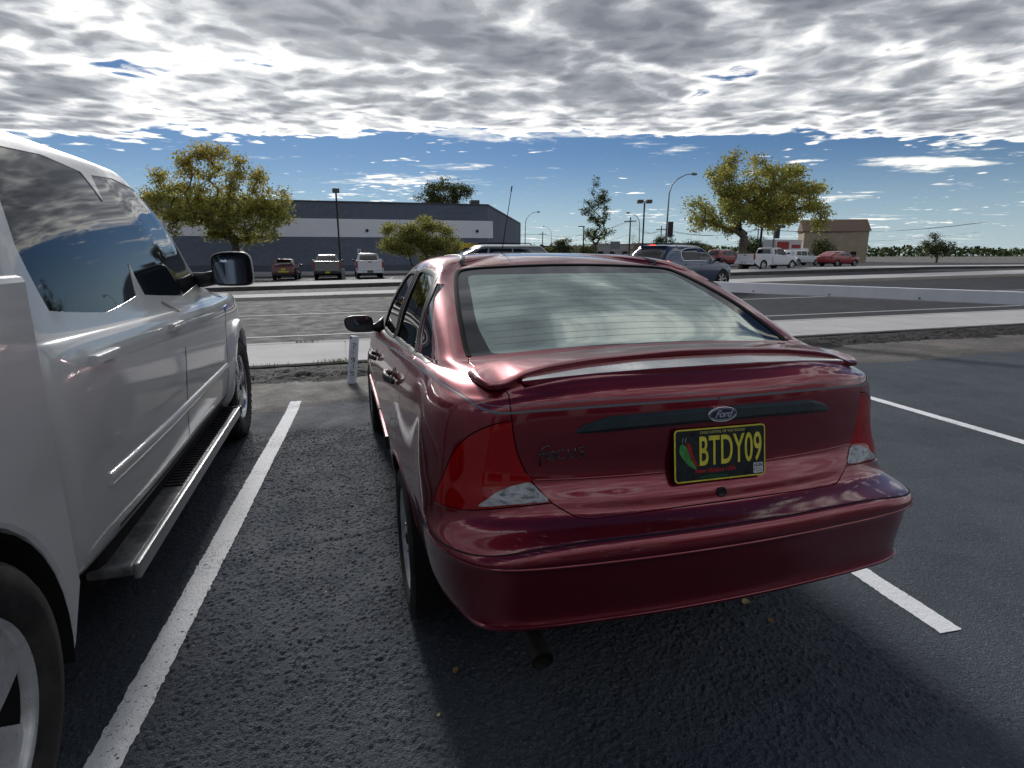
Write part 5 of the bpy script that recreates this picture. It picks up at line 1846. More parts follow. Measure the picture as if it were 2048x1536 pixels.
def vehicle(name, rows, paint, wb, Rw, sidewins, rearwin=None, lamps=None, loc=(0, 0, 0), az=0.0, label='', group=None, cat='car', wheel=(5, .04), arch=None, fine=1.0,
            clad=None, frontlamp=None, track=None, ww=.24, glass=None, mirrors=True, handles=(), plate=None, plate_m=None, wind=None, roofrails=False, trim_m=None, lit=None, bumper=None, parts_wheels=(1, 1, 1, 1), steer=0.0, alloy_m=None, spoiler=None, tread=0):
    """az: heading, clockwise from +y"""
    S = Surf(veh_net(rows))
    root = empty(name, loc, -az)
    tag(root, label, cat, group)
    nv, nu = S.nv, S.nu
    arch = arch or Rw + .055
    loops = []
    for yc in (-wb / 2, wb / 2):
        pts = S.find('yz', [(yc + arch * math.cos(a), Rw + arch * math.sin(a)) for a in np.linspace(rad(-2), rad(182), 17)], 2, nu - 2.2, 0, 6.5)
        loops.append(('', [(pts[0][0], -.7)] + pts + [(pts[-1][0], -.7)]))
    for i, wpoly in enumerate(sidewins):
        loops.append((f'sw{i}', smooth_path(S.find('yz', wpoly, 2.5, nu - 1.8, 5.5, 10.6), 2, True) if len(wpoly) > 4 else S.find('yz', wpoly, 2.5, nu - 1.8, 5.5, 10.6)))
    if rearwin:
        u = S.find('xz', rearwin, nu - 3.2, nu, 5.5, 10.8)
        loops.append(('rw', u + [(nu + .6, u[-1][1]), (nu + .6, u[0][1])]))
    for i, lp in enumerate(lamps or []):
        ax, pts = lp[0], lp[1]
        loops.append((f'lamp{i}', S.find(ax, pts, nu - 4.2, nu, .5, 9)))
    if frontlamp:
        loops.append(('fl', S.find('yz', frontlamp, 0.8, 4.5, 2, 7)))
    v0, v1, u1 = wind or (7.1, 8.95, 2.75)
    loops.append(('ws', [(-.6, v0), (u1 - .6, v0), (u1, v0 + .12), (u1, v1 - .2), (u1 - .5, v1), (-.6, v1)]))
    if bumper:
        loops.append(('bm', S.find('xz', [(-.99 * rows[2][0], bumper), (-.9 * rows[2][0], bumper), (-.5 * rows[2][0], bumper), (-.02, bumper)], nu - 3.5, nu, 0, 6) + [(nu + .6, 2.0), (nu + .6, -.6), (nu - 3.2, -.6)]))
    if clad:
        loops.append(('cl', [(-.6, -.6), (nu + .6, -.6), (nu + .6, clad), (-.6, clad)]))
    gu = np.linspace(0, nu, int(nu * 5 * fine) + 1)
    gv = np.linspace(0, nv, int(nv * 4 * fine) + 1)
    T = Trim(S, loops, gu, gv, dens=.05 / fine)
    gl = glass or far_glass
    bd = T.panel('body', paint, root, side='B', gap=.002, depth=.02)
    if clad:
        T.panel('cl', cladding, root, 'sill_cladding', side='B', gap=0)
    if bumper:
        T.panel('bm', bumper_mat if False else cladding, root, 'rear_bumper', side='B', gap=0)
    for i in range(len(sidewins)):
        for sd_ in 'LR':
            T.panel(f'sw{i}', gl, root, 'side_window', side=sd_, off=-.004, gap=.0, flange=False)
    if rearwin:
        T.panel('rw', gl, root, 'rear_window', side='B', off=-.004, gap=0, flange=False)
    T.panel('ws', gl, root, 'windscreen', side='B', off=-.004, gap=0, flange=False)
    for i, lp in enumerate(lamps or []):
        for sd_ in 'LR':
            T.panel(f'lamp{i}', lit if (lit and i == 0) else lamp_red, root, 'tail_lamp', side=sd_, off=.004, gap=.0)
    if frontlamp:
        for sd_ in 'LR':
            T.panel('fl', chrome, root, 'headlamp', side=sd_, off=.002, gap=.0)
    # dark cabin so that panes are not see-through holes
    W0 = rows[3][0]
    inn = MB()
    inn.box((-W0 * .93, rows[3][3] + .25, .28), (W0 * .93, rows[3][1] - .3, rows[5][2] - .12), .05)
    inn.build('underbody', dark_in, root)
    tr = track or (rows[3][0] - ww / 2 - .005)
    k = 0
    for yc in (-wb / 2, wb / 2):
        for sx in (-1, 1):
            if parts_wheels[k]:
                spoke_wheel(root, (sx * tr, yc, Rw), 0, R=Rw, rr=Rw * .68, wd=ww, spokes=wheel[0], flip=sx, sw=wheel[1], tip=1.5, rot=.3, steer=steer if yc > 0 else 0, detail=fine > 1.2, alloy_m=alloy_m, tread=tread)
            wl = MB()
            wl.lathe([(sx * (W0 - .012), arch + .004), (sx * (W0 - .35), arch + .01), (sx * (W0 - .35), .05)], 22, c=(0, yc, Rw), a0=rad(-15), a1=rad(195))
            wl.build('wheel_well', dark_in, root)
            k += 1
    if mirrors:
        y0, z0, w0 = mirrors
        for sx in (-1, 1):
            m_ = MB()
            m_.box((-.11, -.05, -.075), (.11, .07, .085), .035)
            o_ = m_.build('door_mirror', trim_m or black_trim, root, loc=(sx * (w0 + .15), y0, z0))
            a_ = MB()
            a_.box((-.10, -.02, -.045), (.06, .03, .0), .01)
            a_.build('mirror_arm', black_trim, o_, loc=(-sx * .11, .02, -.02))
    for (y, z) in handles:
        for sd_ in 'LR':
            ribbon(S, S.find('yz', [(y + d, z) for d in (-.10, -.05, 0, .05, .10)], 2, nu - 2, 2, 7), .035, .0, trim_m or paint, 'door_handle', root, sd_, thick=.03)
    if plate:
        (x, z, w_, h_) = plate
        y_ = S(np.array([nu - .01]), np.array(S.find('xz', [(0, z)], nu - 1.5, nu, 0, 7)[0][1:2]))[0][1]
        p_ = MB()
        p_.box((x - w_ / 2, y_ - .030, z - h_ / 2), (x + w_ / 2, y_ - .018, z + h_ / 2), .003)
        p_.build('number_plate', plate_m or plate_w, root)
    if roofrails:
        y0, y1, xr, zr = roofrails
        for sx in (-1, 1):
            r_ = MB()
            r_.tube([(sx * xr, y1, zr - .055), (sx * xr, y1 - .08, zr), (sx * xr, lerp(y0, y1, .5), zr + .015), (sx * xr, y0 + .08, zr), (sx * xr, y0, zr - .06)], .016, 6)
            r_.build('roof_rail', black_trim if trim_m is None else trim_m, root)
    if spoiler:
        y_, z_, w_ = spoiler
        s_ = MB()
        s_.box((-w_, y_ - .10, z_ - .012), (w_, y_ + .22, z_ + .012), .01)
        s_.build('roof_spoiler', paint, root)
    return root, S, T


def pickup_rows(F, C, W=1.0, H=1.93, hood=1.16, belt=1.22):
    """cab and front of a pickup; C = y of the cab's rear wall"""
    return [
        (W * .84, F - .22, .34, C, .36, .60, .30, None), (W * .95, F - .04, .42, C, .42, .60, .28, None), (W * .985, F, .58, C, .58, .62, .26, None), (W * 1.0, F, .76, C, .76, .62, .25, None),
        (W * .998, F - .01, .94, C, .94, .62, .25, None), (W * .985, F - .05, 1.06, C, 1.10, .62, .25, (1.08, 1.12)), (W * .955, F - .22, hood - .02, C, belt - .03, .55, .24, (1.14, belt - .03)),
        (W * .925, F - 1.22, hood + .06, C, belt + .03, .25, .22, (belt + .01, belt + .03)), (W * .85, F - 1.62, lerp(hood, H, .55), C + .03, lerp(belt, H, .55), .22, .20, None),
        (W * .755, F - 2.02, H - .10, C + .06, H - .11, .20, .20, None), (W * .68, F - 2.10, H - .045, C + .10, H - .05, .20, .18, None), (W * .40, F - 2.22, H - .008, C + .22, H - .012, .15, .12, None), (0.0, F - 2.35, H, C + .40, H, .12, .10, None)]


def pickup(name, paint, loc, az, label, cat='pickup', group=None, L=5.8, wb=3.68, W=1.0, H=1.93, ext=1.0, plate_m=None, Rw=.40, fo=.92, cab=2.35, fine=.8, bumper_m=None, lampz=(.86, 1.30), handles=True, wheel=(6, .045), crew=True, tail_mark=None, rails=1.40, **kw):
    F = wb / 2 + fo
    R = F - L
    C = F - 1.55 - cab
    rows = pickup_rows(F, C, W, H)
    wz0, wz1 = 1.27, H - .135
    yA = F - 1.62
    if crew:
        mid = lerp(yA - .25, C + .2, .52)
        sw_ = [[(yA - .02, wz0), (yA - .40, wz1 - .08), (yA - .55, wz1), (mid + .05, wz1), (mid + .05, wz0)], [(mid - .06, wz0 + .005), (mid - .06, wz1), (C + .42, wz1), (C + .28, wz1 - .10), (C + .26, wz0 + .01)]]
    else:
        mid = C + .62
        sw_ = [[(yA - .02, wz0), (yA - .40, wz1 - .08), (yA - .55, wz1), (mid + .05, wz1), (mid + .05, wz0)], [(mid - .06, wz0 + .005), (mid - .06, wz1 - .01), (C + .34, wz1 - .03), (C + .24, wz0 + .01)]]
    hs = [(mid + .22, 1.10), (C + .42, 1.10)] if handles else []
    root, S, T = vehicle(name, rows, paint, wb, Rw, sw_, rearwin=[(-W * .74, 1.30), (-W * .62, H - .16), (-W * .3, H - .13), (-.01, H - .12)][::1] if False else None, loc=loc, az=az, label=label, group=group, cat=cat, fine=fine,
                         mirrors=(yA - .12, 1.36, W * .97), handles=hs, wheel=wheel, frontlamp=[(F - .06, .84), (F - .10, 1.06), (F - .45, 1.07), (F - .50, .90)], **kw)
    # rear screen of the cab
    rw = MB()
    rw.add([(x, C - .012 + k, z) for x, z, k in ((-W * .70, 1.29, 0), (W * .70, 1.29, 0), (W * .60, H - .17, .045), (-W * .60, H - .17, .045))], [(0, 1, 2, 3)])
    rw.build('rear_window', far_glass, root, recalc=True)
    # bed
    zb, zt_ = .60, rails
    inn = W - .10
    bed_y0, bed_y1 = R + .03, C - .03
    for sx in (-1, 1):
        # side with wheel arch, as an outline in yz extruded across
        ac = Rw + .065
        outl = [(bed_y1, zb - .12), (bed_y1, zt_)] + [(lerp(bed_y1, bed_y0, k), zt_) for k in (.33, .66)] + [(bed_y0, zt_), (bed_y0, zb + .02)]
        outl += [(-wb / 2 + ac * math.cos(a), Rw + ac * math.sin(a)) for a in np.linspace(rad(200), rad(-15), 19)]
        prof = [(0, 0)]
        b_ = MB()
        M = Matrix(((0, 0, sx, sx * (W - .085)), (1, 0, 0, 0), (0, 1, 0, 0), (0, 0, 0, 1)))
        b_.prism(outl, .075, M)
        o_ = b_.build('bed_side', paint, root, recalc=True)
        bv = o_.modifiers.new('bevel', 'BEVEL')
        bv.width = .02
        bv.segments = 2
        bv.limit_method = 'ANGLE'
        r_ = MB()
        r_.box((sx * (W - .12) - .05, bed_y0, zt_ - .005), (sx * (W - .12) + .05, bed_y1, zt_ + .02), .01)
        r_.build('bed_rail', cladding, root)
        t_ = MB()
        t_.box((sx * (W - .06) - (.058 if sx > 0 else .058), R - .012, lampz[0]), (sx * (W - .06) + .058, R + .10, lampz[1]), .02)
        t_.build('tail_lamp', lamp_red, root)
    fl_ = MB()
    fl_.box((-inn, bed_y0 + .02, zb), (inn, bed_y1, zb + .05))
    fl_.box((-inn, bed_y1 - .04, zb), (inn, bed_y1, zt_ - .02))
    fl_.build('bed_floor', cladding, root)
    tg = MB()
    tg.box((-W + .125, R, .66), (W - .125, R + .07, zt_ - .01), .02)
    tgo = tg.build('tailgate', paint, root)
    h_ = MB()
    h_.box((-.13, R - .010, zt_ - .16), (.13, R + .004, zt_ - .09), .008)
    h_.build('tailgate_handle', black_trim, tgo)
    b2 = MB()
    b2.box((-W + .02, R - .14, .46), (W - .02, R + .02, .64), .04)
    bo = b2.build('rear_bumper', bumper_m or paint, root)
    b3 = MB()
    b3.box((-.22, R - .146, .50), (.22, R - .12, .63), .01)
    b3.build('bumper_step', cladding, bo)
    pl = MB()
    pl.box((-.155, R - .156, .50), (.155, R - .146, .645), .003)
    pl.build('number_plate', plate_m or plate_w, root)
    un_ = MB()
    un_.box((-.55, R + .1, .36), (.55, C + .3, .55), .04)
    un_.tube([(-.75, -wb / 2, Rw * .95), (.75, -wb / 2, Rw * .95)], .07, 8)
    un_.build('chassis', dark_in, root)
    return root


def place(px_pt):
    return px_pt


plate_ny = mat('plate_yellow_far', (.52, .48, .03), .5)
silver_paint = car_paint('grey_metallic_paint', (.17, .175, .18), .55)
white_paint = car_paint('white_paint', (.66, .68, .72), 0.0, .04)
maroon_paint = car_paint('maroon_paint', (.085, .010, .018), .3)
blue_paint = car_paint('slate_blue_paint', (.045, .075, .14), .5)
red2_paint = car_paint('bright_red_paint', (.30, .016, .024), .1)
light_silver = car_paint('pale_silver_paint', (.26, .27, .265), .6)
black_wheel = mat('dark_alloy', (.06, .062, .066), .35, .8)


def suv_rows(L, W, H, wb, fo, hood=1.02, belt=1.07, rake=.5):
    F = wb / 2 + fo
    R = F - L
    k = H / 1.70
    return F, R, [
        (W * .85, F - .20, .24, R + .14, .30, .62, .40, None), (W * .95, F - .04, .30, R + .03, .36, .62, .42, None), (W * .985, F, .46, R, .54, .64, .44, None), (W * 1.0, F - .01, .64, R + .01, .72, .64, .44, None),
        (W * 1.0, F - .04, .80, R + .03, .89, .64, .44, None), (W * .985, F - .12, .92, R + .06, 1.00, .66, .45, (belt - .12, belt - .04)), (W * .955, F - .42, hood - .02, R + .09, belt + .01, .55, .45, (belt - .03, belt + .02)),
        (W * .93, F - 1.08, hood + .05, R + .12, belt + .07, .30, .42, (belt + .01, belt + .06)), (W * .845, F - 1.50, lerp(belt, H, .48), R + .12 + rake * .42, lerp(belt, H, .52), .26, .34, None),
        (W * .735, F - 1.96, H - .125, R + .12 + rake * .80, H - .125, .24, .28, None), (W * .655, F - 2.05, H - .06, R + .12 + rake * .90, H - .055, .22, .26, None), (W * .38, F - 2.2, H - .012, R + .30 + rake, H - .016, .16, .2, None), (0., F - 2.35, H, R + .6 + rake, H - .002, .12, .12, None)]

def seams(S, root, paths, width=.007, vmin=0.5, vmax=10.5, both='LR', m_=None, name='door_seam'):
    for pth in paths:
        uv = smooth_path(S.find('yz', pth, 2, S.nu - 1.8, vmin, vmax), 4)
        for sd_ in both:
            ribbon(S, uv, width, .0012, m_ or dark_in, name, root, sd_)


def at_ground(x, y):
    return (x, y, gz(x, y) + .02)


# far car park: three vehicles nose-in to the shop wall
pickup('parked_pickup', silver_paint, at_ground(-1.85, 46.7), 0.0, 'grey parked pickup with yellow plate, between the maroon crossover and the white pickup', group='vehicles parked by the shop wall', plate_m=plate_ny, bumper_m=cladding, fine=.7, H=1.88)
pickup('parked_pickup', white_paint, at_ground(1.22, 46.0), 0.0, 'white parked pickup seen from behind, right-hand of the three by the shop wall', group='vehicles parked by the shop wall', plate_m=mat('plate_dark_far', (.10, .11, .05), .5), bumper_m=white_paint, fine=.7, H=1.93)
sg = MB()
sg.box((-.36, -.005, -.055), (.36, .005, .055))
F_, R_, rows_ = suv_rows(4.5, .905, 1.62, 2.66, .90, hood=.98, belt=1.03, rake=.75)
cx, S_, T_ = vehicle('parked_crossover', rows_, maroon_paint, 2.66, .345, [[(.62, 1.06), (.15, 1.44), (-.10, 1.46), (-.12, 1.06)], [(-.19, 1.06), (-.19, 1.46), (-.72, 1.42), (-1.25, 1.16), (-1.1, 1.09)]],
                     rearwin=[(-.60, 1.15), (-.56, 1.36), (-.50, 1.43), (-.02, 1.45)] [::-1] if False else [(-.02, 1.15), (-.60, 1.17), (-.62, 1.22), (-.53, 1.42), (-.02, 1.45)],
                     lamps=[('xz', [(-.62, .98), (-.80, 1.04), (-.86, .97), (-.85, .90), (-.62, .93)])], loc=at_ground(-4.98, 47.4), az=.03,
                     label='maroon crossover with sloping rear window parked by the shop wall', group='vehicles parked by the shop wall', mirrors=(.80, 1.08, .86), clad=1.35, plate=(0, .83, .31, .155), plate_m=plate_ny, fine=.7, spoiler=(F_ - 4.5 + .62, 1.545, .52), bumper=.52)
o_ = MB()
o_.box((-.36, R_ - .02, .60), (.36, R_ + .012, .70))
o_.build('bumper_sticker', plate_ny, cx)

# slate blue SUV on the road, brake lights lit
F_, R_, rows_ = suv_rows(4.82, .955, 1.72, 2.86, .93, hood=1.04, belt=1.10, rake=.50)
bs, S_, T_ = vehicle('passing_suv', rows_, blue_paint, 2.86, .375, [[(.80, 1.13), (.28, 1.55), (.02, 1.585), (-.06, 1.14)], [(-.14, 1.145), (-.12, 1.585), (-.75, 1.565), (-1.15, 1.48), (-1.22, 1.36), (-1.20, 1.20), (-1.12, 1.165)]],
                     rearwin=[(-.02, 1.165), (-.70, 1.19), (-.73, 1.24), (-.58, 1.53), (-.50, 1.555), (-.02, 1.57)],
                     lamps=[('xz', [(-.865, 1.16), (-.905, 1.10), (-.915, .93), (-.93, .80), (-.88, .80), (-.865, .95), (-.84, 1.08)])], loc=(13.15, 20.0, gz(13.15, 20.0) - .085), az=rad(67),
                     label='slate blue SUV with red tail light crossing the street', cat='SUV', mirrors=(.86, 1.17, .92), handles=((-.02, .98), (-1.02, 1.0)), clad=1.6, plate=(0, .78, .31, .155), fine=1.1, lit=lamp_lit, wheel=(7, .045), spoiler=(R_ + .58, 1.665, .60), roofrails=(-1.35, .55, .66, 1.735), trim_m=None, steer=-.25, alloy_m=alloy)
bs.scale = (1.1, 1.1, 1.1)
seams(S_, bs, [[(-.10, 1.12), (-.10, .8), (-.08, .45)], [(.88, 1.06), (.96, .8), (.92, .45)], [(-1.15, 1.12), (-1.12, .95), (-1.0, .75)]])
winb = [(.86, 1.125), (.28, 1.575), (-.1, 1.605), (-.75, 1.59), (-1.17, 1.50), (-1.26, 1.36), (-1.24, 1.18), (-1.14, 1.145), (-.4, 1.14), (.3, 1.125), (.86, 1.115)]
for sd_ in 'LR':
    ribbon(S_, smooth_path(S_.find('yz', winb, 2.5, 12, 5.5, 10.6), 2), .022, .0, chrome, 'window_surround', bs, sd_, thick=.004)
hb_ = MB()
hb_.box((-.13, R_ + .545, 1.69), (.13, R_ + .57, 1.715), .005)
hb_.build('high_brake_light', lamp_lit, bs)

# pale silver SUV passing behind the red car's roof, nose to the left
F_, R_, rows_ = suv_rows(4.85, .96, 1.76, 2.80, .95, hood=1.05, belt=1.14, rake=.55)
ss, S_, T_ = vehicle('passing_suv', rows_, light_silver, 2.80, .37, [[(.76, 1.18), (.20, 1.60), (-.03, 1.63), (-.08, 1.18)], [(-.14, 1.18), (-.10, 1.63), (-.82, 1.62), (-.84, 1.19)], [(-.90, 1.195), (-.88, 1.615), (-1.35, 1.57), (-1.62, 1.33), (-1.60, 1.22)]],
                     rearwin=[(-.02, 1.22), (-.70, 1.25), (-.72, 1.30), (-.58, 1.57), (-.02, 1.61)], lamps=[('xz', [(-.86, 1.12), (-.91, 1.06), (-.92, .88), (-.80, .88), (-.78, 1.08)])],
                     loc=(4.0, 18.55, gz(4.0, 18.55) - .085), az=rad(-87.5), label='pale silver SUV with roof rails crossing behind the red saloon', cat='SUV', mirrors=(.80, 1.20, .93), clad=1.5, fine=1.0, roofrails=(-1.5, .35, .68, 1.785), trim_m=None, wheel=(6, .05))

ss.scale = (1.09, 1.09, 1.09)
# right-hand car park
wp = pickup('parked_pickup', white_paint, (34.6, 40.25, gz(34.6, 40.25) + .03), rad(78), 'white extended-cab pickup with bright star wheels parked side-on behind the right-hand tree', H=1.86, W=.98, wb=3.64, L=5.75, fine=1.0, crew=False, cab=1.95, Rw=.385, wheel=(6, .07), rails=1.33, bumper_m=white_paint)
F_, R_, rows_ = suv_rows(4.9, .97, 1.88, 2.9, .92, hood=1.12, belt=1.16, rake=.25)
rs2, S_, T_ = vehicle('parked_suv', rows_, red2_paint, 2.9, .38, [[(.86, 1.20), (.36, 1.70), (.05, 1.745), (-.02, 1.20)], [(-.10, 1.20), (-.08, 1.745), (-.92, 1.73), (-.95, 1.21)], [(-1.02, 1.21), (-1.0, 1.73), (-1.62, 1.70), (-1.72, 1.25)]], rearwin=[(-.02, 1.22), (-.72, 1.24), (-.62, 1.68), (-.02, 1.72)],
                      lamps=[('xz', [(-.86, 1.12), (-.92, 1.06), (-.93, .80), (-.82, .80), (-.80, 1.08)])], loc=at_ground(41.3, 55.2), az=rad(75), label='bright red SUV parked behind the right-hand tree trunk', cat='SUV', mirrors=(.92, 1.22, .94), clad=1.5, fine=.7)
# white van-like car and pale red saloon at the far right edge
F_, R_, rows_ = suv_rows(4.9, .97, 1.80, 2.9, .92, hood=1.08, belt=1.12, rake=.3)
vehicle('parked_van', rows_, white_paint, 2.9, .37, [[(.86, 1.16), (.36, 1.60), (.05, 1.66), (-.02, 1.16)], [(-.10, 1.16), (-.08, 1.66), (-.92, 1.65), (-.95, 1.17)], [(-1.02, 1.17), (-1.0, 1.65), (-1.60, 1.60), (-1.72, 1.22)]], loc=at_ground(51.5, 55.0), az=rad(84), label='white people carrier parked beyond the white extended-cab pickup', cat='van', mirrors=(.92, 1.18, .94), clad=1.4, fine=.6)
F_, R_, rows_ = suv_rows(4.6, .90, 1.50, 2.7, .92, hood=.95, belt=.98, rake=.8)
vehicle('parked_car', rows_, red2_paint, 2.7, .33, [[(.62, 1.0), (.15, 1.33), (-.10, 1.35), (-.12, 1.0)], [(-.19, 1.0), (-.19, 1.35), (-.72, 1.32), (-1.15, 1.08)]], loc=at_ground(47.5, 45.6), az=rad(80), label='red hatchback at the right edge beyond the white extended-cab pickup', mirrors=(.80, 1.02, .86), clad=1.3, fine=.6)
# small cars far down the street
for i, (x, y, pm, lb) in enumerate(((46.0, 96.0, white_paint, 'tiny white hatchback farthest left of the distant cars'), (49.5, 94.0, silver_paint, 'tiny dark grey hatchback in the middle of the distant cars'), (53.5, 95.0, light_silver, 'tiny pale silver hatchback nearest the blue SUV, among the distant cars'))):
    F_, R_, rows_ = suv_rows(4.5, .90, 1.55, 2.65, .9, hood=.95, belt=1.0, rake=.7)
    vehicle('distant_car', rows_, pm, 2.65, .33, [[(.62, 1.02), (.15, 1.38), (-.10, 1.40), (-.12, 1.02)], [(-.19, 1.02), (-.19, 1.40), (-.72, 1.37), (-1.15, 1.12)]], loc=at_ground(x, y), az=rad(70), label=lb, group='cars far down the street', mirrors=None, clad=1.3, fine=.5)

# removal box truck far right, seen above the white pickup
bt = empty('box_truck', at_ground(62.5, 70.5), -rad(80))
tag(bt, 'white box truck with red side panels far behind the white extended-cab pickup', 'truck')
b_ = MB()
b_.box((-1.15, -3.2, .95), (1.15, 2.2, 3.55), .04)
b_.build('cargo_box', mat('truck_white', (.60, .60, .60), .5), bt)
for y0, y1, z0, z1 in ((-3.0, -.5, 2.2, 3.25), (.1, 2.0, 2.35, 2.85)):
    for sx in (-1, 1):
        p_ = MB()
        p_.box((sx * 1.155 - .006, y0, z0), (sx * 1.155 + .006, y1, z1))
        p_.build('red_panel', mat('truck_red', (.36, .02, .025), .5), bt)
c_ = MB()
c_.box((-1.05, 2.25, .6), (1.05, 4.1, 2.3), .18)
c_.build('cab', white_paint, bt)
for yc in (-2.0, 3.2):
    for sx in (-1, 1):
        spoke_wheel(bt, (sx * .95, yc, .45), 0, R=.45, rr=.28, wd=.25, spokes=5, flip=sx, detail=False)

# near left: white pickup beside us -------------------------------------------------
wb_, fo_ = 3.68, .92
pk = pickup('parked_pickup', car_paint('near_white_paint', (.60, .61, .62), .0, .10), (-2.812, 2.775 - wb_ / 2, 0), 0.0, 'large white pickup parked at the left edge with ribbed running board', Rw=.405, fine=2.2, wheel=(6, .085), L=5.9, wb=wb_, W=.985, H=1.93, cab=2.45, bumper_m=chrome, parts_wheels=(1, 1, 1, 0), ww=.27)
pk_y = 2.775 - wb_ / 2
for ch in list(pk.children):
    if ch.name.split('.')[0] == 'door_mirror':
        for c2 in list(ch.children):
            bpy.data.objects.remove(c2)
        bpy.data.objects.remove(ch)
near_alloy = mat('machined_alloy', (.60, .61, .63), .22, .9, fn=dirty((.45, .45, .46), (.66, .67, .69), 12, rough=(.16, .32)))
spoke_wheel(pk, (.985 - .140, wb_ / 2, .403), 0, R=.400, rr=.262, wd=.275, spokes=6, flip=1, sw=.085, tip=1.35, rot=.35, tread=44, alloy_m=near_alloy)
NS = Surf(veh_net(pickup_rows(wb_ / 2 + fo_, wb_ / 2 + fo_ - 1.55 - 2.45, .985, 1.93)))
for sd_ in 'LR':
    for yc, rows_lim in ((wb_ / 2, None),):
        fl = NS.find('yz', [(yc + .50 * math.cos(a), .405 + .505 * math.sin(a)) for a in np.linspace(rad(-8), rad(188), 25)], 2, 12, 0, 7)
        ribbon(NS, smooth_path(fl, 2), .085, .0, MATS['near_white_paint'], 'wheel_arch_flare', pk, sd_, thick=.042)
    mud = MB()
    sx = -1 if sd_ == 'L' else 1
    mud.box((sx * .80 - .13, wb_ / 2 - .515, .22), (sx * .80 + .15, wb_ / 2 - .50, .62), .005)
    mud.build('mud_flap', rubber, pk)
F2 = wb_ / 2 + fo_
seams(NS, pk, [[(F2 - 1.40, 1.20), (F2 - 1.37, .95), (F2 - 1.44, .60), (F2 - 1.46, .45)], [(F2 - 2.62, 1.22), (F2 - 2.62, .8), (F2 - 2.60, .45)], [(F2 - 1.40, .46), (F2 - 2.0, .46), (F2 - 2.60, .46), (F2 - 3.6, .46)]], width=.012, vmin=.5)
# body crease along the doors
crs = NS.find('yz', [(y, .68) for y in np.linspace(F2 - 1.50, F2 - 3.7, 10)], 2, 12, 1, 6)
for sd_ in 'LR':
    ribbon(NS, crs, .05, 0, MATS['near_white_paint'], 'door_crease', pk, sd_, thick=.014)
# running boards
board_al = mat('board_aluminium', (.20, .205, .21), .5, .6, fn=dirty((.12, .122, .125), (.26, .265, .27), 18, rough=(.42, .65)))
for sx in (-1, 1):
    rb = MB()
    y0, y1 = F2 - 3.75, F2 - 1.47
    rb.box((sx * .93 - .085, y0, .325), (sx * .93 + .085, y1, .365), .012)
    rbo = rb.build('running_board', board_al, pk)
    ed = MB()
    ed.box((sx * 1.022 - .012, y0, .312), (sx * 1.022 + .012, y1, .372), .008)
    ed.build('board_edge', mat('board_edge_metal', (.42, .43, .44), .45, .7), rbo)
    end = MB()
    end.box((sx * .94 - .10, y1 - .002, .308), (sx * .94 + .10, y1 + .030, .374), .012)
    end.build('board_end_cap', black_trim, rbo)
    tr_ = None
    for i in range(36):
        yy = y1 - .03 - i * .042
        if tr_ is None:
            t_ = MB()
            t_.box((-.072, -.0085, .365), (.072, .0085, .3715), .003)
            tr_ = t_.build('tread_rib', rubber, rbo, loc=(sx * .925, yy, 0))
        else:
            c_ = tr_.copy()
            c_.location = (sx * .925, yy, 0)
            c_.parent = rbo
            col.objects.link(c_)
    for yy in (y0 + .25, y1 - .35):
        br = MB()
        br.box((sx * .80 - .14, yy - .03, .33), (sx * .80 + .14, yy + .03, .36), .005)
        br.build('board_bracket', dark_in, rbo)
# big folding mirrors: dark housing edged in white, pane facing back
for sx in (-1, 1):
    base = Vector((sx * 1.13, F2 - 1.70 - .02, 1.357))
    outl = smooth_path([(-.125, .090), (-.06, .110), (.04, .112), (.078, .100), (.098, .070), (.104, .0), (.104, -.060), (.092, -.092), (.05, -.104), (-.06, -.104), (-.12, -.095), (-.135, -.05), (-.138, .04)], 3, True)
    rings = []
    for k, dy in ((.93, .022), (.985, .0), (1.0, .012), (1.0, .05), (.95, .10), (.75, .14), (.35, .165)):
        rings.append([(base.x + sx * a * k, base.y + dy, base.z + b * k) for a, b in outl])
    m_ = MB()
    m_.loft(rings, True, True)
    mo = m_.build('door_mirror', black_trim, pk, recalc=True)
    cp_ = MB()
    rings = []
    for k, dy in ((1.004, .030), (1.03, .034), (1.03, .055), (.985, .105), (.78, .147), (.36, .172)):
        rings.append([(base.x + sx * a * k, base.y + dy, base.z + b * k) for a, b in outl])
    cp_.loft(rings, True, True)
    cp_.build('mirror_cap', MATS['near_white_paint'], mo, recalc=True)
    g_ = MB()
    g_.add([(base.x + sx * a * .915, base.y + .018 + .04 * a, base.z + b * .90) for a, b in outl], [tuple(range(len(outl)))])
    g_.build('mirror_glass', mat('dark_reflection_mirror', (.10, .13, .18), .04, 1.0), mo, recalc=True)  # dark blue colour stands in for the dark scene the pane reflects
    a_ = MB()
    a_.loft([[(x, y + .05 * math.cos(t), z + .05 * math.sin(t)) for t in np.linspace(0, 2 * math.pi, 11)[:-1]] for x, y, z in ((sx * 1.02, base.y + .07, 1.31), (sx * .93, base.y + .08, 1.29), (sx * .86, base.y + .09, 1.29))], True, True)
    a_.build('mirror_arm', black_trim, mo, recalc=True)
# fender emblem
em_ = MB()
uv = NS.find('yz', [(F2 - 1.30, 1.055), (F2 - 1.16, 1.06), (F2 - 1.15, 1.085), (F2 - 1.29, 1.08)], 2, 12, 3, 7)
p_, n__ = NS.normal(np.array(uv)[:, 0], np.array(uv)[:, 1])
p_ = (p_ + n__ * .006) * MIR
em_.add([tuple(q) for q in p_] + [tuple(q) for q in (p_ - np.array([.006, 0, 0]))], [(0, 1, 2, 3), (0, 4, 5, 1), (1, 5, 6, 2), (2, 6, 7, 3), (3, 7, 4, 0)])
em_.build('fender_emblem', mat('blue_emblem', (.05, .14, .42), .25, .5), pk, recalc=True)

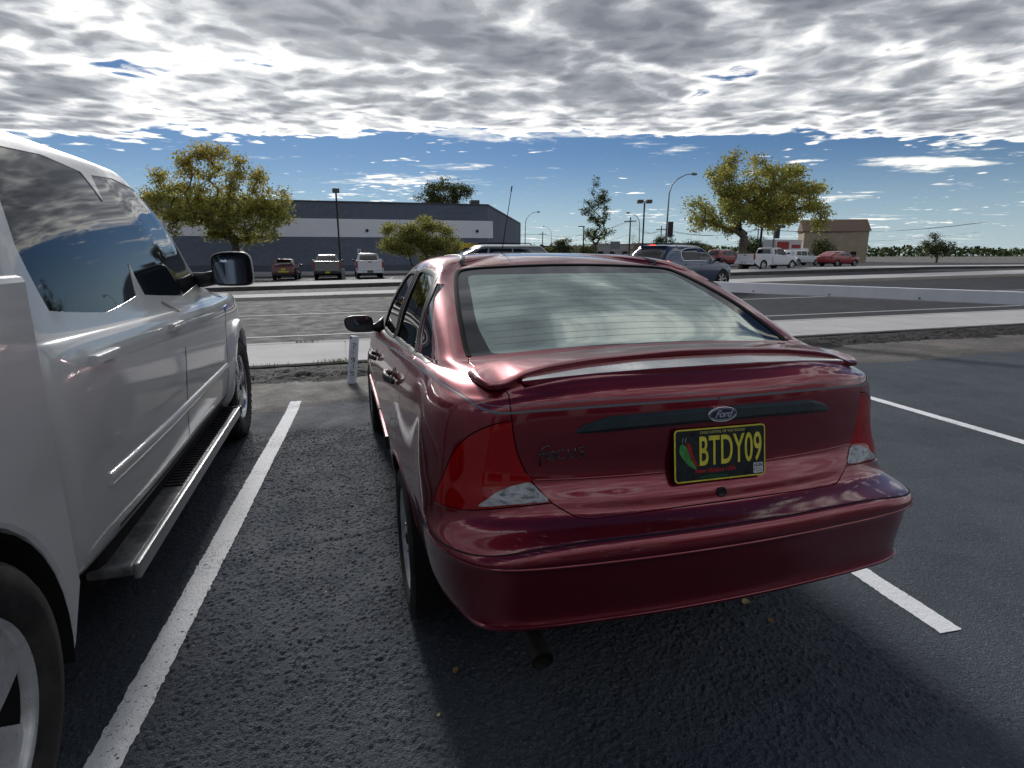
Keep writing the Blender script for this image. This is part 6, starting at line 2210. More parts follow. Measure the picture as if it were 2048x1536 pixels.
# ------------------------------------------------------------------ shop across the street
def block_fn(lo, hi):
    def fn(t, b):
        c = objco(t)
        sp = t.node('SeparateXYZ', {0: c})
        v = t.node('CombineXYZ', {0: t.math('ADD', sp.outputs[0], sp.outputs[1]), 1: sp.outputs[2], 2: 0.0}).outputs[0]
        br = t.node('TexBrick', {'Vector': v, 'Color1': (*lo, 1), 'Color2': (*hi, 1), 'Mortar': (*[x * .72 for x in lo], 1), 'Scale': 1.0, 'Mortar Size': .012, 'Brick Width': .40, 'Row Height': .20})
        n = t.noise(c, .35, 5, .6)
        t.set(b, 'Base Color', t.mix(t.math('MULTIPLY', t.sstep(n, .35, .75), .35), br.outputs[0], tuple(x * .75 for x in lo)))
        bump(t, b, br.outputs[1], -.4, .01)
    return fn


wall_m = mat('grey_blockwork', (.16, .17, .19), .9, fn=block_fn((.130, .158, .215), (.160, .188, .245)))
band_m = mat('pale_stucco', (.50, .51, .55), .9, fn=dirty((.76, .78, .86), (.82, .84, .90), .5))
base_m = mat('dark_blockwork', (.10, .11, .13), .9, fn=block_fn((.085, .10, .135), (.11, .125, .16)))
cap_m = mat('parapet_metal', (.07, .075, .085), .5, .3)
FL, FRc, FB = np.array([-4.21, 63.87]), np.array([15.43, 63.31]), np.array([30.55, 99.79])
fd = (FRc - FL) / np.linalg.norm(FRc - FL)
FL = FL - fd * 62
sb = empty('shop_building', (0, 0, 0))
tag(sb, 'long low grey blockwork shop with a pale stucco band across the street', 'building')
inw = np.array([-fd[1], fd[0]])


def wall_box(name, A, B, z0, z1, th, m, parent, proud=0.0):
    d = (B - A) / np.linalg.norm(B - A)
    nn = np.array([d[1], -d[0]])
    a, b = A + nn * proud, B + nn * proud
    a2, b2 = a - nn * th, b - nn * th
    o_ = MB()
    o_.add([(*a, z0), (*b, z0), (*b2, z0), (*a2, z0), (*a, z1), (*b, z1), (*b2, z1), (*a2, z1)], [(0, 1, 5, 4), (1, 2, 6, 5), (2, 3, 7, 6), (3, 0, 4, 7), (4, 5, 6, 7), (0, 3, 2, 1)])
    return o_.build(name, m, parent)


ZB, ZT = -.75, 6.80
wall_box('wall', FL, FRc, ZB, ZT, .4, wall_m, sb)
wall_box('wall', FRc, FB, ZB, ZT, .4, wall_m, sb, proud=-.003)
wall_box('wall', FB, FL + inw * 36, ZB, ZT, .4, wall_m, sb)
wall_box('wall', FL + inw * 36, FL, ZB, ZT, .4, wall_m, sb)
wall_box('stucco_band', FL, FRc - fd * -.6, 3.25, 5.12, .06, band_m, sb, proud=.05)
wall_box('base_course', FL, FRc, ZB, .32, .05, base_m, sb, proud=.045)
wall_box('parapet_cap', FL, FRc + fd * .1, ZT + .001, ZT + .14, .55, cap_m, sb, proud=.10)
wall_box('parapet_cap', FRc, FB, ZT + .004, ZT + .14, .55, cap_m, sb, proud=.10)
rf = MB()
rf.add([(*FL, ZT - .5), (*FRc, ZT - .5), (*FB, ZT - .5), (*(FL + inw * 36), ZT - .5)], [(0, 1, 2, 3)])
rf.build('roof', cap_m, sb)
pr = MB()
pr.box((-.5, -.5, 0), (.5, .5, .55), .05)
pr.build('roof_vent', cap_m, sb, loc=(*(FRc - fd * 1.2 + inw * 1.5), ZT + .1))


def on_wall(x, z, off=.06):
    k = (x - FRc[0]) / fd[0]
    p_ = FRc + fd * k - inw * off
    return (p_[0], p_[1], z)


for x in (2.15, 14.2):
    l_ = MB()
    l_.lathe([(0, .16), (-.10, .16), (-.22, .10), (-.24, .01)], 14, 'y')
    l_.build('wall_lamp', black_trim, sb, loc=on_wall(x, 3.95 if x < 5 else 4.0, .05))
for x in (-10.6, 1.2):
    s_ = MB()
    s_.box((-.20, -.02, -.28), (.20, .0, .28), .01)
    o_ = s_.build('wall_sign', mat('sign_white', (.60, .62, .66), .6), sb, loc=on_wall(x, 1.75, .01))
    for z0, w_ in ((.14, .10), (.02, .13), (-.09, .08)):
        t_ = MB()
        t_.box((-w_, -.026, z0 - .03), (w_, -.0215, z0 + .03))
        t_.build('sign_print', mat('sign_ink', (.10, .12, .20), .6), o_)
ys_ = MB()
ys_.box((-1.0, -.05, -.35), (1.0, 0, .35), .02)
ys_.build('yellow_sign', mat('sign_yellow', (.62, .46, .03), .5), sb, loc=on_wall(13.2, 2.35, .05))
ds_ = MB()
ds_.box((-1.3, -.04, -1.45), (1.3, 0, 1.45), .02)
ds_.build('entrance_door', far_glass, sb, loc=on_wall(13.9, .75, .05))
ap = MB()
ap.add([(*(FL - inw * 4.2), -.50), (*(FRc - inw * 4.2 + fd * 3), -.33), (*(FRc + fd * 3), -.28), (*FL, -.45)], [(0, 1, 2, 3)])
ap.add([(*(FL - inw * 4.2), -.50), (*(FRc - inw * 4.2 + fd * 3), -.33), (*(FRc - inw * 4.2 + fd * 3), -.9), (*(FL - inw * 4.2), -.9)], [(3, 2, 1, 0)])
tag(ap.build('shop_walkway', concrete, recalc=True), kind='structure')
# bay lines of the far car park
for i, x in enumerate(np.arange(-22, 14, 3.05)):
    b_ = MB()
    q = [(x - .06, 40.6), (x + .06, 40.6), (x + .9, 46.6), (x + .78, 46.6)]
    b_.add([(a, b, gz(a, b) + .032) for a, b in q], [(0, 1, 2, 3)])
    tag(b_.build('bay_line', road_line), kind='structure')

# low buildings down the street
for nm, x, y, w_, d_, h_, cl, az, lb in (('low_building', 47.5, 128, 13, 10, 3.2, (.30, .26, .23), .5, 'low tan flat-roofed building behind the slim tree'), ('low_building', 60.0, 122, 9, 8, 3.6, (.42, .42, .42), .5, 'low white flat-roofed building right of the slim tree'),
                                         ('low_building', 78, 130, 16, 10, 4.0, (.26, .15, .12), .5, 'low reddish building behind the blue SUV'), ('low_building', 36.5, 125, 10, 8, 3.0, (.24, .25, .24), .4, 'low grey building behind the dark shrub'),
                                         ('pitched_house', 118, 118, 14, 10, 7.0, (.40, .33, .25), .6, 'tan building with gabled roof at the far right edge')):
    e = empty(nm, (x, y, gz(x, y)), -az)
    tag(e, lb, 'building')
    b_ = MB()
    b_.box((-w_ / 2, -d_ / 2, -.3), (w_ / 2, d_ / 2, h_), 0)
    b_.build('wall', mat('wall_' + str(int(x)), cl, .9, fn=dirty(tuple(c * .85 for c in cl), cl, .6)), e)
    if nm[0] == 'l':
        b_ = MB()
        b_.box((-w_ / 2 - .1, -d_ / 2 - .1, h_ + .002), (w_ / 2 + .1, d_ / 2 + .1, h_ + .25), 0)
        b_.build('parapet', cap_m if x < 55 else mat('parapet_light', (.3, .29, .28), .8), e)
    else:
        b_ = MB()
        b_.add([(-w_ / 2 - .4, -d_ / 2 - .4, h_), (w_ / 2 + .4, -d_ / 2 - .4, h_), (w_ / 2 + .4, d_ / 2 + .4, h_), (-w_ / 2 - .4, d_ / 2 + .4, h_), (-w_ / 2 - .4, 0, h_ + 3), (w_ / 2 + .4, 0, h_ + 3)], [(0, 1, 5, 4), (2, 3, 4, 5), (0, 4, 3), (1, 2, 5), (0, 3, 2, 1)])
        b_.build('roof', mat('roof_brown', (.16, .11, .08), .9), e)
    for k in (-.3, 0, .3):
        b_ = MB()
        b_.box((w_ * k - .6, -d_ / 2 - .05, .9), (w_ * k + .6, -d_ / 2 - .02, 2.2))
        b_.build('window', far_glass, e)
bb = empty('billboard', (55.2, 111.5, gz(55, 111)), -.5)
tag(bb, 'small grey billboard on a post far down the street', 'billboard')
b_ = MB()
b_.box((-1.0, -.1, 2.6), (1.0, .1, 4.2))
b_.build('board', mat('board_grey', (.20, .22, .23), .7), bb)
b_ = MB()
b_.tube([(0, .1, -.2), (0, .1, 2.6)], .10, 8)
b_.build('post', cap_m, bb)

# ------------------------------------------------------------------ lamp posts, poles, signs
pole_dk = mat('dark_bronze_pole', (.018, .018, .019), .5, .3)
pole_gr = mat('galvanised_pole', (.22, .23, .24), .5, .6)
wood_m = mat('pole_timber', (.11, .085, .065), .9)


def lot_lamp(x, y, h, heads, label, zbase=.75, az=0.0):
    z = gz(x, y)
    e = empty('lamp_post', (x, y, z), -az)
    tag(e, label, 'lamp post')
    b_ = MB()
    b_.lathe([(-.1, .30), (zbase, .30), (zbase + .03, .27), (zbase + .03, .01)], 20, 'z')
    b_.build('concrete_base', concrete, e)
    p_ = MB()
    p_.box((-.065, -.065, zbase), (.065, .065, h - .2), .012)
    p_.build('pole', pole_dk, e)
    for dx in heads:
        a_ = MB()
        a_.box((dx - .26, -.30, h - .26), (dx + .26, .30, h + .05), .03)
        hd = a_.build('lamp_head', mat('lamp_housing', (.09, .085, .075), .5), e)
        l_ = MB()
        l_.box((dx - .21, -.25, h - .272), (dx + .21, .25, h - .262))
        l_.build('lens', mat('lamp_lens', (.5, .5, .48), .3), hd)
    if len(heads) > 1:
        a_ = MB()
        a_.tube([(heads[0], 0, h - .12), (heads[-1], 0, h - .12)], .04, 8)
        a_.build('crossbar', pole_dk, e)
    return e


lot_lamp(-.88, 45.9, 6.75, (0,), 'single-head dark lamp post on a concrete base between the far pickups')
lot_lamp(27.2, 49.0, 6.5, (-.42, .42), 'twin-head dark lamp post left of the tall curved street lamp', az=.3)


def street_lamp(x, y, h, dx, label, banner=None, r=.10, m_=None):
    z = gz(x, y)
    e = empty('street_lamp', (x, y, z))
    tag(e, label, 'street lamp', 'curved-arm street lamps')
    p_ = MB()
    p_.tube([(0, 0, -.2), (0, 0, h * .45), (dx * .02, 0, h * .78), (dx * .10, 0, h * .865), (dx * .28, 0, h * .925), (dx * .55, 0, h * .97), (dx * .78, 0, h * .985)], [r, r * .85, r * .62, r * .55, r * .5, r * .45, r * .42], 10)
    p_.build('pole', m_ or pole_gr, e)
    l_ = MB()
    l_.lathe([(-.36, .02), (-.30, .10), (0, .14), (.28, .10), (.34, .02)], 12, 'x', c=(dx * .78 + (.3 if dx > 0 else -.3), 0, h * .984))
    l_.build('lamp_head', m_ or pole_gr, e)
    if banner:
        b_ = MB()
        b_.box((.12, -.01, banner), (.72, .01, banner + 1.4))
        b_.build('banner', mat('banner_cloth', (.06, .05, .07), .8), e)
        for zz in (banner - .02, banner + 1.42):
            a_ = MB()
            a_.tube([(.05, 0, zz), (.75, 0, zz)], .02, 6)
            a_.build('banner_arm', m_ or pole_gr, e)
    return e


street_lamp(30.45, 50.2, 9.35, 3.1, 'tall street lamp with curved arm and dark banner left of the big right-hand tree', banner=3.2)
street_lamp(32.8, 103.8, 9.6, 2.9, 'distant curved street lamp just right of the shop corner')
street_lamp(67.0, 182.4, 10.6, -3.2, 'farthest curved street lamp, above the dark shrub')
street_lamp(47.2, 86.5, 8.3, -2.5, 'curved street lamp beside the wooden pole right of the slim tree')
street_lamp(44.5, 51.6, 7.8, 2.4, 'galvanised street lamp with banner right of the sign board', banner=3.0)
e = empty('lamp_post', (29.9, 69.6, gz(29.9, 69.6)))
tag(e, 'thin dark lamp post with a flat arm left of the slim tree', 'lamp post')
p_ = MB()
p_.tube([(0, 0, -.2), (0, 0, 5.2)], .09, 8)
p_.build('pole', pole_dk, e)
p_ = MB()
p_.box((-.75, -.12, 5.16), (.08, .12, 5.28), .02)
p_.build('lamp_head', pole_dk, e)

poles = [(46.0, 87.6, 7.6), (50.4, 144.0, 7.3), (63.9, 108.0, 7.3), (96, 118, 8.0)]
tops = []
for i, (x, y, h) in enumerate(poles):
    z = gz(x, y)
    e = empty('utility_pole', (x, y, z), -.9)
    tag(e, ['wooden utility pole with crossarm right of the slim tree', 'distant utility pole left of the dark shrub', 'distant utility pole just left of the tall street lamp', 'utility pole at the far right behind the big tree'][i], 'utility pole', 'utility poles')
    p_ = MB()
    p_.tube([(0, 0, -.3), (0, 0, h)], [.16, .11], 8)
    p_.build('pole', wood_m, e)
    c_ = MB()
    c_.box((-1.1, -.06, h - .75), (1.1, .06, h - .60))
    c_.build('crossarm', wood_m, e)
    tops.append(Vector((x, y, z + h - .6)))
tops = [Vector((-30, 175, 8.2))] + [tops[1], tops[0], tops[2], tops[3], Vector((150, 105, 9))]
for k, off in enumerate((-.9, 0, .9, -2.2)):
    for i in range(len(tops) - 1):
        a, b = tops[i], tops[i + 1]
        o = Vector((0, 0, off if off < -1 else 0)) + Vector((0, off if off > -1 else 0, 0))
        cu = MB()
        cu.tube([tuple(a.lerp(b, t) + o + Vector((0, 0, -1.4 * 4 * t * (1 - t)))) for t in np.linspace(0, 1, 9)], .022, 4, caps=False)
        wobj = cu.build('power_line', pole_dk)
        tag(wobj, ['topmost', 'second', 'third', 'lowest'][(1, 0, 2, 3)[k]] + ' black power line ' + ['left of the distant pole', 'between the distant pole and the crossarm pole', 'right of the crossarm pole', 'behind the big right-hand tree', 'running off to the right'][i], 'power line', 'power lines')

# roadside sign board behind the right-hand tree
e = empty('sign_board', (40.8, 49.2, gz(40.8, 49.2)), -.45)
e.scale = (1.32, 1.32, 1.32)
tag(e, 'dark sign board on a leaning black pole behind the right-hand tree', 'sign')
p_ = MB()
p_.tube([(0, 0, -.2), (.05, 0, 3.0), (.08, 0, 4.8)], .085, 10)
p_.build('pole', pole_dk, e)
p_ = MB()
p_.box((-.55, -.14, 3.3), (1.75, .14, 4.55), .03)
sb_ = p_.build('board', mat('sign_maroon', (.045, .022, .022), .5, fn=dirty((.03, .016, .017), (.075, .028, .026), 1.2)), e)
p_ = MB()
p_.box((.35, -.16, 3.75), (1.15, -.145, 4.35))
p_.build('sign_panel', mat('sign_panel_red', (.22, .03, .03), .5), sb_)
p_ = MB()
p_.box((-.1, -.10, 2.98), (1.75, .10, 3.2), .02)
p_.build('lower_board', mat('sign_grey', (.10, .11, .12), .5), e)

# white steel beam barrier to the right of the red car
BR, BL = np.array([6.63, 6.05]), np.array([6.40, 8.57])
bdv = (BL - BR) / np.linalg.norm(BL - BR)
bdv = np.array([-.50, .866])
P0 = BR - bdv * 3.6
P1 = BR + bdv * 3.9
be = empty('beam_barrier', (*P0, 0))
tag(be, 'long white steel beam barrier right of the red saloon', 'barrier')
beam_m = mat('white_beam_paint', (.80, .81, .86), .5, fn=dirty((.76, .77, .82), (.84, .85, .89), 3.0, rough=(.4, .6)))
d3 = Vector((*(P1 - P0), 0))
L_ = d3.length
ang = math.atan2(bdv[1], bdv[0])
Mb = Matrix.Rotation(ang, 4, 'Z')
b_ = MB()
b_.box((0, -.06, .762), (L_, .06, .945), .012, Mb)
b_.build('beam', beam_m, be)
for s_ in (.25, L_ - .3):
    p_ = MB()
    p_.box((s_ - .07, -.055, -.05), (s_ + .07, .055, .763), .01, Mb)
    p_.build('post', beam_m, be)
for s_ in np.linspace(.6, L_ - .6, 6):
    p_ = MB()
    p_.lathe([(0, .016), (.008, .014), (.009, .001)], 8, 'z')
    o_ = p_.build('bolt', pole_gr, be)
    o_.matrix_local = Mb @ Matrix.Translation((s_, .061, .80)) @ Matrix.Rotation(-math.pi / 2, 4, 'X')

# short white bollard, paint flaking, tagged with black scribble
bo = empty('bollard', (-.965, 4.49, 0))
tag(bo, 'short white steel bollard with black scribbles between the two near vehicles', 'bollard')


def boll_fn(t, b):
    c = objco(t)
    n = t.noise(c, 9.0, 6, .7)
    sp = t.node('SeparateXYZ', {0: c})
    chip = t.sstep(t.math('ADD', n, t.math('MULTIPLY', t.sstep(sp.outputs[2], .47, .55), .16)), .64, .67)
    t.set(b, 'Base Color', t.mix(chip, t.mix(t.sstep(t.noise(c, 4.0, 4), .4, .7), (.58, .60, .68), (.66, .68, .74)), (.035, .034, .036)))


b_ = MB()
lean = Vector((.062, .02, 0))
b_.tube([tuple(lean * (z / .55) + Vector((0, 0, z))) for z in (-.1, 0, .2, .4, .535, .548)], [.052, .052, .052, .052, .052, .046], 28)
post = b_.build('post', mat('bollard_white', (.62, .64, .70), .6, fn=boll_fn), bo)
ink = mat('black_marker', (.012, .012, .016), .6)
for zc, strokes in ((.44, [[(-.018, .03), (.012, .035), (.018, .012), (-.004, .0), (.010, -.03)]]), (.365, [[(-.02, .018), (-.016, .006)], [(.0, .014), (.004, .002)]]), (.285, [[(-.022, .03), (-.012, .006), (.004, .024), (.010, -.004), (-.012, -.026)], [(.012, .03), (.018, -.03)]]), (.205, [[(.012, .04), (.006, .0), (.018, -.012)]]), (.140, [[(-.018, .028), (-.010, -.006), (.008, .012), (.014, -.026), (-.012, -.034)]])):
    for st_ in strokes:
        s_ = MB()
        pts = []
        for a, b in smooth_path(st_, 5) if len(st_) > 2 else st_:
            th = -1.65 + a / .053 * 1.15
            z = zc + b
            pts.append(tuple(lean * (z / .55) + Vector((.0528 * math.cos(th), .0528 * math.sin(th), z))))
        s_.tube(pts, .0034, 5)
        s_.build('scribble', ink, post)

# fallen leaves and grit
leaf_o = mat('dry_leaf', (.36, .20, .07), .7)
leaf_y = mat('pale_leaf', (.50, .42, .17), .7)


def fallen(x, y, s, m_, rz, label):
    g_ = MB()
    n = 9
    L1 = [(s * (t - .5), s * .42 * math.sin(math.pi * t) ** .8 * k) for k in (1, -1) for t in (np.linspace(0, 1, n) if k > 0 else np.linspace(1, 0, n)[1:-1])]
    h = chip_h(np.array([x]), np.array([y]))[0] if (FX0 < x < FX1 and FY0 < y < FY1) else 0
    V = [(a, b, .008 + .35 * abs(b) + .12 * a * a / s) for a, b in L1] + [(a, 0, .008) for a in np.linspace(-.4, .4, 1) * s]
    g_.add(V, [(i, (i + 1) % len(L1), len(L1)) for i in range(len(L1))], True)
    o_ = g_.build('fallen_leaf', m_, loc=(x, y, h + .004), rot=(random.uniform(-.3, .3), random.uniform(-.3, .3), rz))
    tag(o_, label, 'leaf', 'fallen leaves on the asphalt')


for (x, y, s, m_, rz, lb) in ((-.714, -.471, .026, leaf_o, 1.2, 'orange-brown leaf behind the left rear wheel'), (-.805, -.653, .014, leaf_y, .4, 'tiny pale leaf nearest the camera, left of the exhaust'), (.553, -.411, .042, leaf_y, .3, 'largest pale yellow leaf under the right of the rear bumper'), (.564, -.55, .026, leaf_o, 2.0, 'brown leaf just behind the pale yellow leaf at right'), (-1.164, .161, .012, leaf_o, 1.0, 'tiny brown leaf in the empty strip beside the white line')):
    fallen(x, y, s, m_, rz, lb)
gr = MB()
rg3 = np.random.RandomState(9)
for i in range(420):
    x, y = rg3.uniform(-2.6, 1.4), rg3.uniform(-1.6, 3.6)
    s_ = rg3.uniform(.0022, .0055)
    h = float(chip_h(np.array([x]), np.array([y]))[0])
    p_ = [(x + s_ * a, y + s_ * b, h + s_ * c) for a, b, c in ((1, 0, 0), (-.6, .9, 0), (-.5, -.8, 0), (.1, 0, 1.1))]
    gr.cur = 0 if i % 5 else 1
    gr.add(p_, [(0, 1, 3), (1, 2, 3), (2, 0, 3)])
tag(gr.build('loose_grit', [mat('grit_grey', (.10, .10, .10), .9), mat('grit_white', (.55, .54, .52), .8)]), 'scattered loose grit over the dark asphalt', 'grit', kind='stuff')
# clods in the dug strip
cl = MB()
for i in range(500):
    x = rg3.uniform(-6, 9)
    yr = rg3.uniform(4.6, 5.85)
    y = yr + RT * x
    s_ = rg3.uniform(.006, .020)
    z = float(soil_h(np.array([x]), np.array([y]))[0])
    vv = [(x + s_ * a * rg3.uniform(.7, 1.2), y + s_ * b * rg3.uniform(.7, 1.2), z + s_ * (c + .2) * .6) for a, b, c in ((1, 0, 0), (0, 1, 0), (-1, 0, 0), (0, -1, 0), (0, 0, 1), (0, 0, -.6))]
    cl.add(vv, [(0, 1, 4), (1, 2, 4), (2, 3, 4), (3, 0, 4), (1, 0, 5), (2, 1, 5), (3, 2, 5), (0, 3, 5)])
tag(cl.build('soil_clods', soil), 'black clods heaped in the planting strip', 'soil', kind='stuff')


# weeds along the pavement joints
def weeds(name, cx, cy, n, spread, h, m_, label):
    g_ = MB()
    for i in range(n):
        x, y = cx + rg3.normal(0, spread), cy + rg3.normal(0, .03)
        z = gz(x, y) + .02
        a = rg3.uniform(0, 6.28)
        hh = h * rg3.uniform(.4, 1.1)
        w_ = .004
        dx, dy = math.cos(a), math.sin(a)
        le = rg3.uniform(.2, .9) * hh
        V = [(x - dy * w_, y + dx * w_, z), (x + dy * w_, y - dx * w_, z), (x + dx * le * .5 + dy * w_ * .8, y + dy * le * .5 - dx * w_ * .8, z + hh * .7), (x + dx * le * .5 - dy * w_ * .8, y + dy * le * .5 + dx * w_ * .8, z + hh * .7), (x + dx * le, y + dy * le, z + hh)]
        g_.add(V, [(0, 1, 2, 3), (3, 2, 4)])
    tag(g_.build(name, m_), label, 'weeds', kind='stuff')


weed_m = mat('weed_green', (.20, .26, .05), .7)
dry_m = mat('dry_grass', (.26, .19, .07), .8)
weeds('weeds', -1.62, 7.86, 70, .10, .05, weed_m, 'green weed tuft growing at the kerb edge')
weeds('weeds', -1.15, 5.90, 80, .12, .055, weed_m, 'yellow-green weeds at the pavement edge behind the bollard')
weeds('weeds', -2.05, 5.86, 45, .22, .035, weed_m, 'sparse weeds at the pavement edge left of the bollard')
weeds('weeds', -.6, 21.25, 160, .55, .07, dry_m, 'dry grass along the median kerb')
weeds('weeds', -2.4, 21.15, 110, .5, .05, dry_m, 'dry grass on the median kerb, left clump')


# ------------------------------------------------------------------ trees
def leaf_mat(name, base, tr=.5):
    m = bpy.data.materials.new(name)
    m.use_nodes = True
    t = NT(m.node_tree)
    t.n.remove(t.n['Principled BSDF'])
    oi = t.node('NewGeometry').outputs['Random Per Island']
    c = t.mix(oi, tuple(x * .65 for x in base), tuple(min(1, x * 1.35) for x in base))
    a = t.node('BsdfDiffuse', {'Color': c})
    b = t.node('BsdfTranslucent', {'Color': c})
    mx = t.node('MixShader', {0: tr, 1: a.outputs[0], 2: b.outputs[0]})
    t.l.new(mx.outputs[0], t.n['Material Output'].inputs[0])
    return m


LEAF = dict(yg=leaf_mat('leaf_yellow_green', (.43, .40, .11), .62), gr=leaf_mat('leaf_mid_green', (.26, .29, .085), .62), og=leaf_mat('leaf_ochre', (.52, .36, .08), .62), dk=leaf_mat('leaf_dark_green', (.035, .055, .022), .35), ol=leaf_mat('leaf_olive', (.30, .28, .10), .6), gy=leaf_mat('leaf_grey_green', (.12, .14, .07)), rd=leaf_mat('leaf_russet', (.14, .045, .025)))
bark = mat('tree_bark', (.10, .085, .07), .95, fn=dirty((.065, .055, .045), (.15, .13, .11), 6, bs=.6, bd=.03, bscale=18))


def tree(name, x, y, trunk_h, blobs, nclu, nleaf, leaf, mats, label, group=None, r0=.28, seed=1, sig=.42, mixf=None, stems=1, lean=(0, 0), cat='tree', z0=None, flat=.75):
    rg = np.random.RandomState(seed)
    z = gz(x, y) if z0 is None else z0
    root = empty(name, (x, y, z))
    tag(root, label, cat, group)
    # cluster centres in the blobs
    C = []
    wts = np.array([b[3] * b[4] * b[5] for b in blobs])
    wts = wts / wts.sum()
    while len(C) < nclu:
        b = blobs[rg.choice(len(blobs), p=wts)]
        d = rg.normal(size=3)
        d /= np.linalg.norm(d)
        r = rg.uniform(.35, 1) ** .45
        C.append((b[0] + d[0] * b[3] * r, b[1] + d[1] * b[4] * r, b[2] + d[2] * b[5] * r))
    C = np.array(C)
    nodes, par = [], []
    for s_ in range(stems):
        a = s_ * 2.4 + rg.uniform(0, 1)
        base = np.array([0, 0, -.15]) + (np.array([math.cos(a), math.sin(a), 0]) * .18 if stems > 1 else 0)
        prev = -1
        spread = (np.array([math.cos(a), math.sin(a), 0]) * trunk_h * .35 if stems > 1 else np.zeros(3))
        for k in range(6):
            q = k / 5
            p_ = base + np.array([lean[0] * q * q, lean[1] * q * q, trunk_h * q + .15 * q]) + spread * q + rg.normal(0, .03, 3) * (0 if k == 0 else 1)
            nodes.append(p_)
            par.append(prev)
            prev = len(nodes) - 1
    tops_ = [i for i in range(len(nodes)) if nodes[i][2] > trunk_h * .55]
    order = np.argsort(((C - np.array([lean[0], lean[1], trunk_h])) ** 2).sum(1))
    use = list(tops_)
    ends = []
    for i in order:
        c = C[i]
        A_ = np.array([nodes[k] for k in use])
        dv = c - A_
        dist = np.linalg.norm(dv, axis=1) + np.maximum(0, -dv[:, 2]) * .8
        k = use[int(np.argmin(dist))]
        a = nodes[k]
        prev = k
        m_ = max(1, int(np.linalg.norm(c - a) / .6))
        for j in range(1, m_ + 1):
            q = j / (m_ + 0.0)
            p_ = a + (c - a) * q + np.array([0, 0, .12 * math.sin(math.pi * q)]) + rg.normal(0, .05, 3)
            nodes.append(p_)
            par.append(prev)
            prev = len(nodes) - 1
            use.append(prev)
        ends.append(prev)
    cnt = np.zeros(len(nodes))
    for e_ in ends:
        k = e_
        while k >= 0:
            cnt[k] += 1
            k = par[k]
    tot = max(cnt.max(), 1)
    rr_ = np.maximum(r0 * (cnt / tot) ** .5, .010)
    for i in range(len(nodes)):
        if par[i] == -1:
            rr_[i] = r0 * 1.25
    tb = MB()
    for i in range(len(nodes)):
        k = par[i]
        if k < 0:
            continue
        ns = 9 if rr_[k] > .06 else (5 if rr_[k] > .03 else 3)
        tb.tube([tuple(nodes[k]), tuple(nodes[i])], [float(min(rr_[k], rr_[i] * 1.6)), float(rr_[i])], ns, caps=False)
    tb.build('trunk', bark, root)
    # leaves
    n = nclu * nleaf
    cen = np.repeat(C, nleaf, 0)
    P_ = cen + rg.normal(0, 1, (n, 3)) * np.array([sig, sig, sig * flat])
    a = rg.normal(size=(n, 3))
    a /= np.linalg.norm(a, axis=1, keepdims=True)
    b = rg.normal(size=(n, 3))
    b -= (b * a).sum(1, keepdims=True) * a
    b /= np.linalg.norm(b, axis=1, keepdims=True)
    s_ = leaf * rg.uniform(.6, 1.35, (n, 1))
    V = np.stack([P_ - a * s_, P_ + b * s_ * .42, P_ + a * s_, P_ - b * s_ * .42], 1).reshape(-1, 3)
    F = np.arange(4 * n).reshape(-1, 4)
    mi = rg.choice(len(mats), n, p=mixf(P_, rg) if False else None)
    if mixf is not None:
        k = mixf(cen + rg.normal(0, .5, cen.shape))
        mi = (rg.rand(n)[:, None] > np.cumsum(k, 1)).sum(1).clip(0, len(mats) - 1)
    me = mesh_np('crown', V, F.tolist(), [LEAF[m] for m in mats], False, None, mi.astype(int).tolist())
    link('crown', me, root)
    return root


def top_ochre(z1, z2):
    def f(P_):
        k = np.clip((P_[:, 2] - z1) / (z2 - z1), 0, 1)[:, None]
        return np.concatenate([.42 - .02 * k, .40 - .28 * k, .02 + .28 * k, .16 + .02 * k], 1)
    return f


# big yellowing trees either side
tree('street_tree', -9.3, 52.2, 3.2, [(-1.2, 0, 8.4, 2.6, 2.4, 2.4), (2.0, 0, 7.0, 2.6, 2.2, 2.0), (.9, 0, 4.5, 3.2, 2.4, 1.5), (-2.6, .2, 4.9, 2.8, 2.6, 1.9), (3.6, -.2, 5.5, 1.5, 1.5, .9), (-4.2, 0, 6.6, 2.2, 2.2, 2.2), (-.4, 0, 9.8, 1.5, 1.3, 1.0), (1.2, .2, 6.0, 2.0, 2.0, 1.6)],
     150, 150, .135, ['yg', 'gr', 'og', 'ol'], 'yellowing street tree with ochre top at the left edge', 'yellowing street trees', r0=.30, seed=3, sig=.36, mixf=top_ochre(5.0, 10.2))
tree('street_tree', 32.6, 41.2, 2.9, [(-.6, 0, 7.6, 2.8, 2.4, 1.8), (2.9, .3, 6.9, 2.9, 2.4, 2.1), (-3.6, 0, 5.1, 1.8, 1.7, 1.4), (-1.6, 0, 4.3, 2.2, 2.0, 1.1), (.4, 0, 5.6, 2.6, 2.2, 1.5), (3.2, .2, 4.9, 2.4, 2.2, 1.3), (1.0, 0, 8.6, 1.4, 1.3, .9), (5.8, .4, 6.0, 2.3, 2.0, 1.8), (-4.8, .1, 4.1, 1.0, .9, .8), (6.8, .3, 4.6, 1.6, 1.6, 1.2)],
     165, 150, .135, ['yg', 'gr', 'og', 'ol'], 'broad yellowing street tree with forked trunk at the right', 'yellowing street trees', r0=.34, seed=8, sig=.36, mixf=top_ochre(6.5, 11.5))
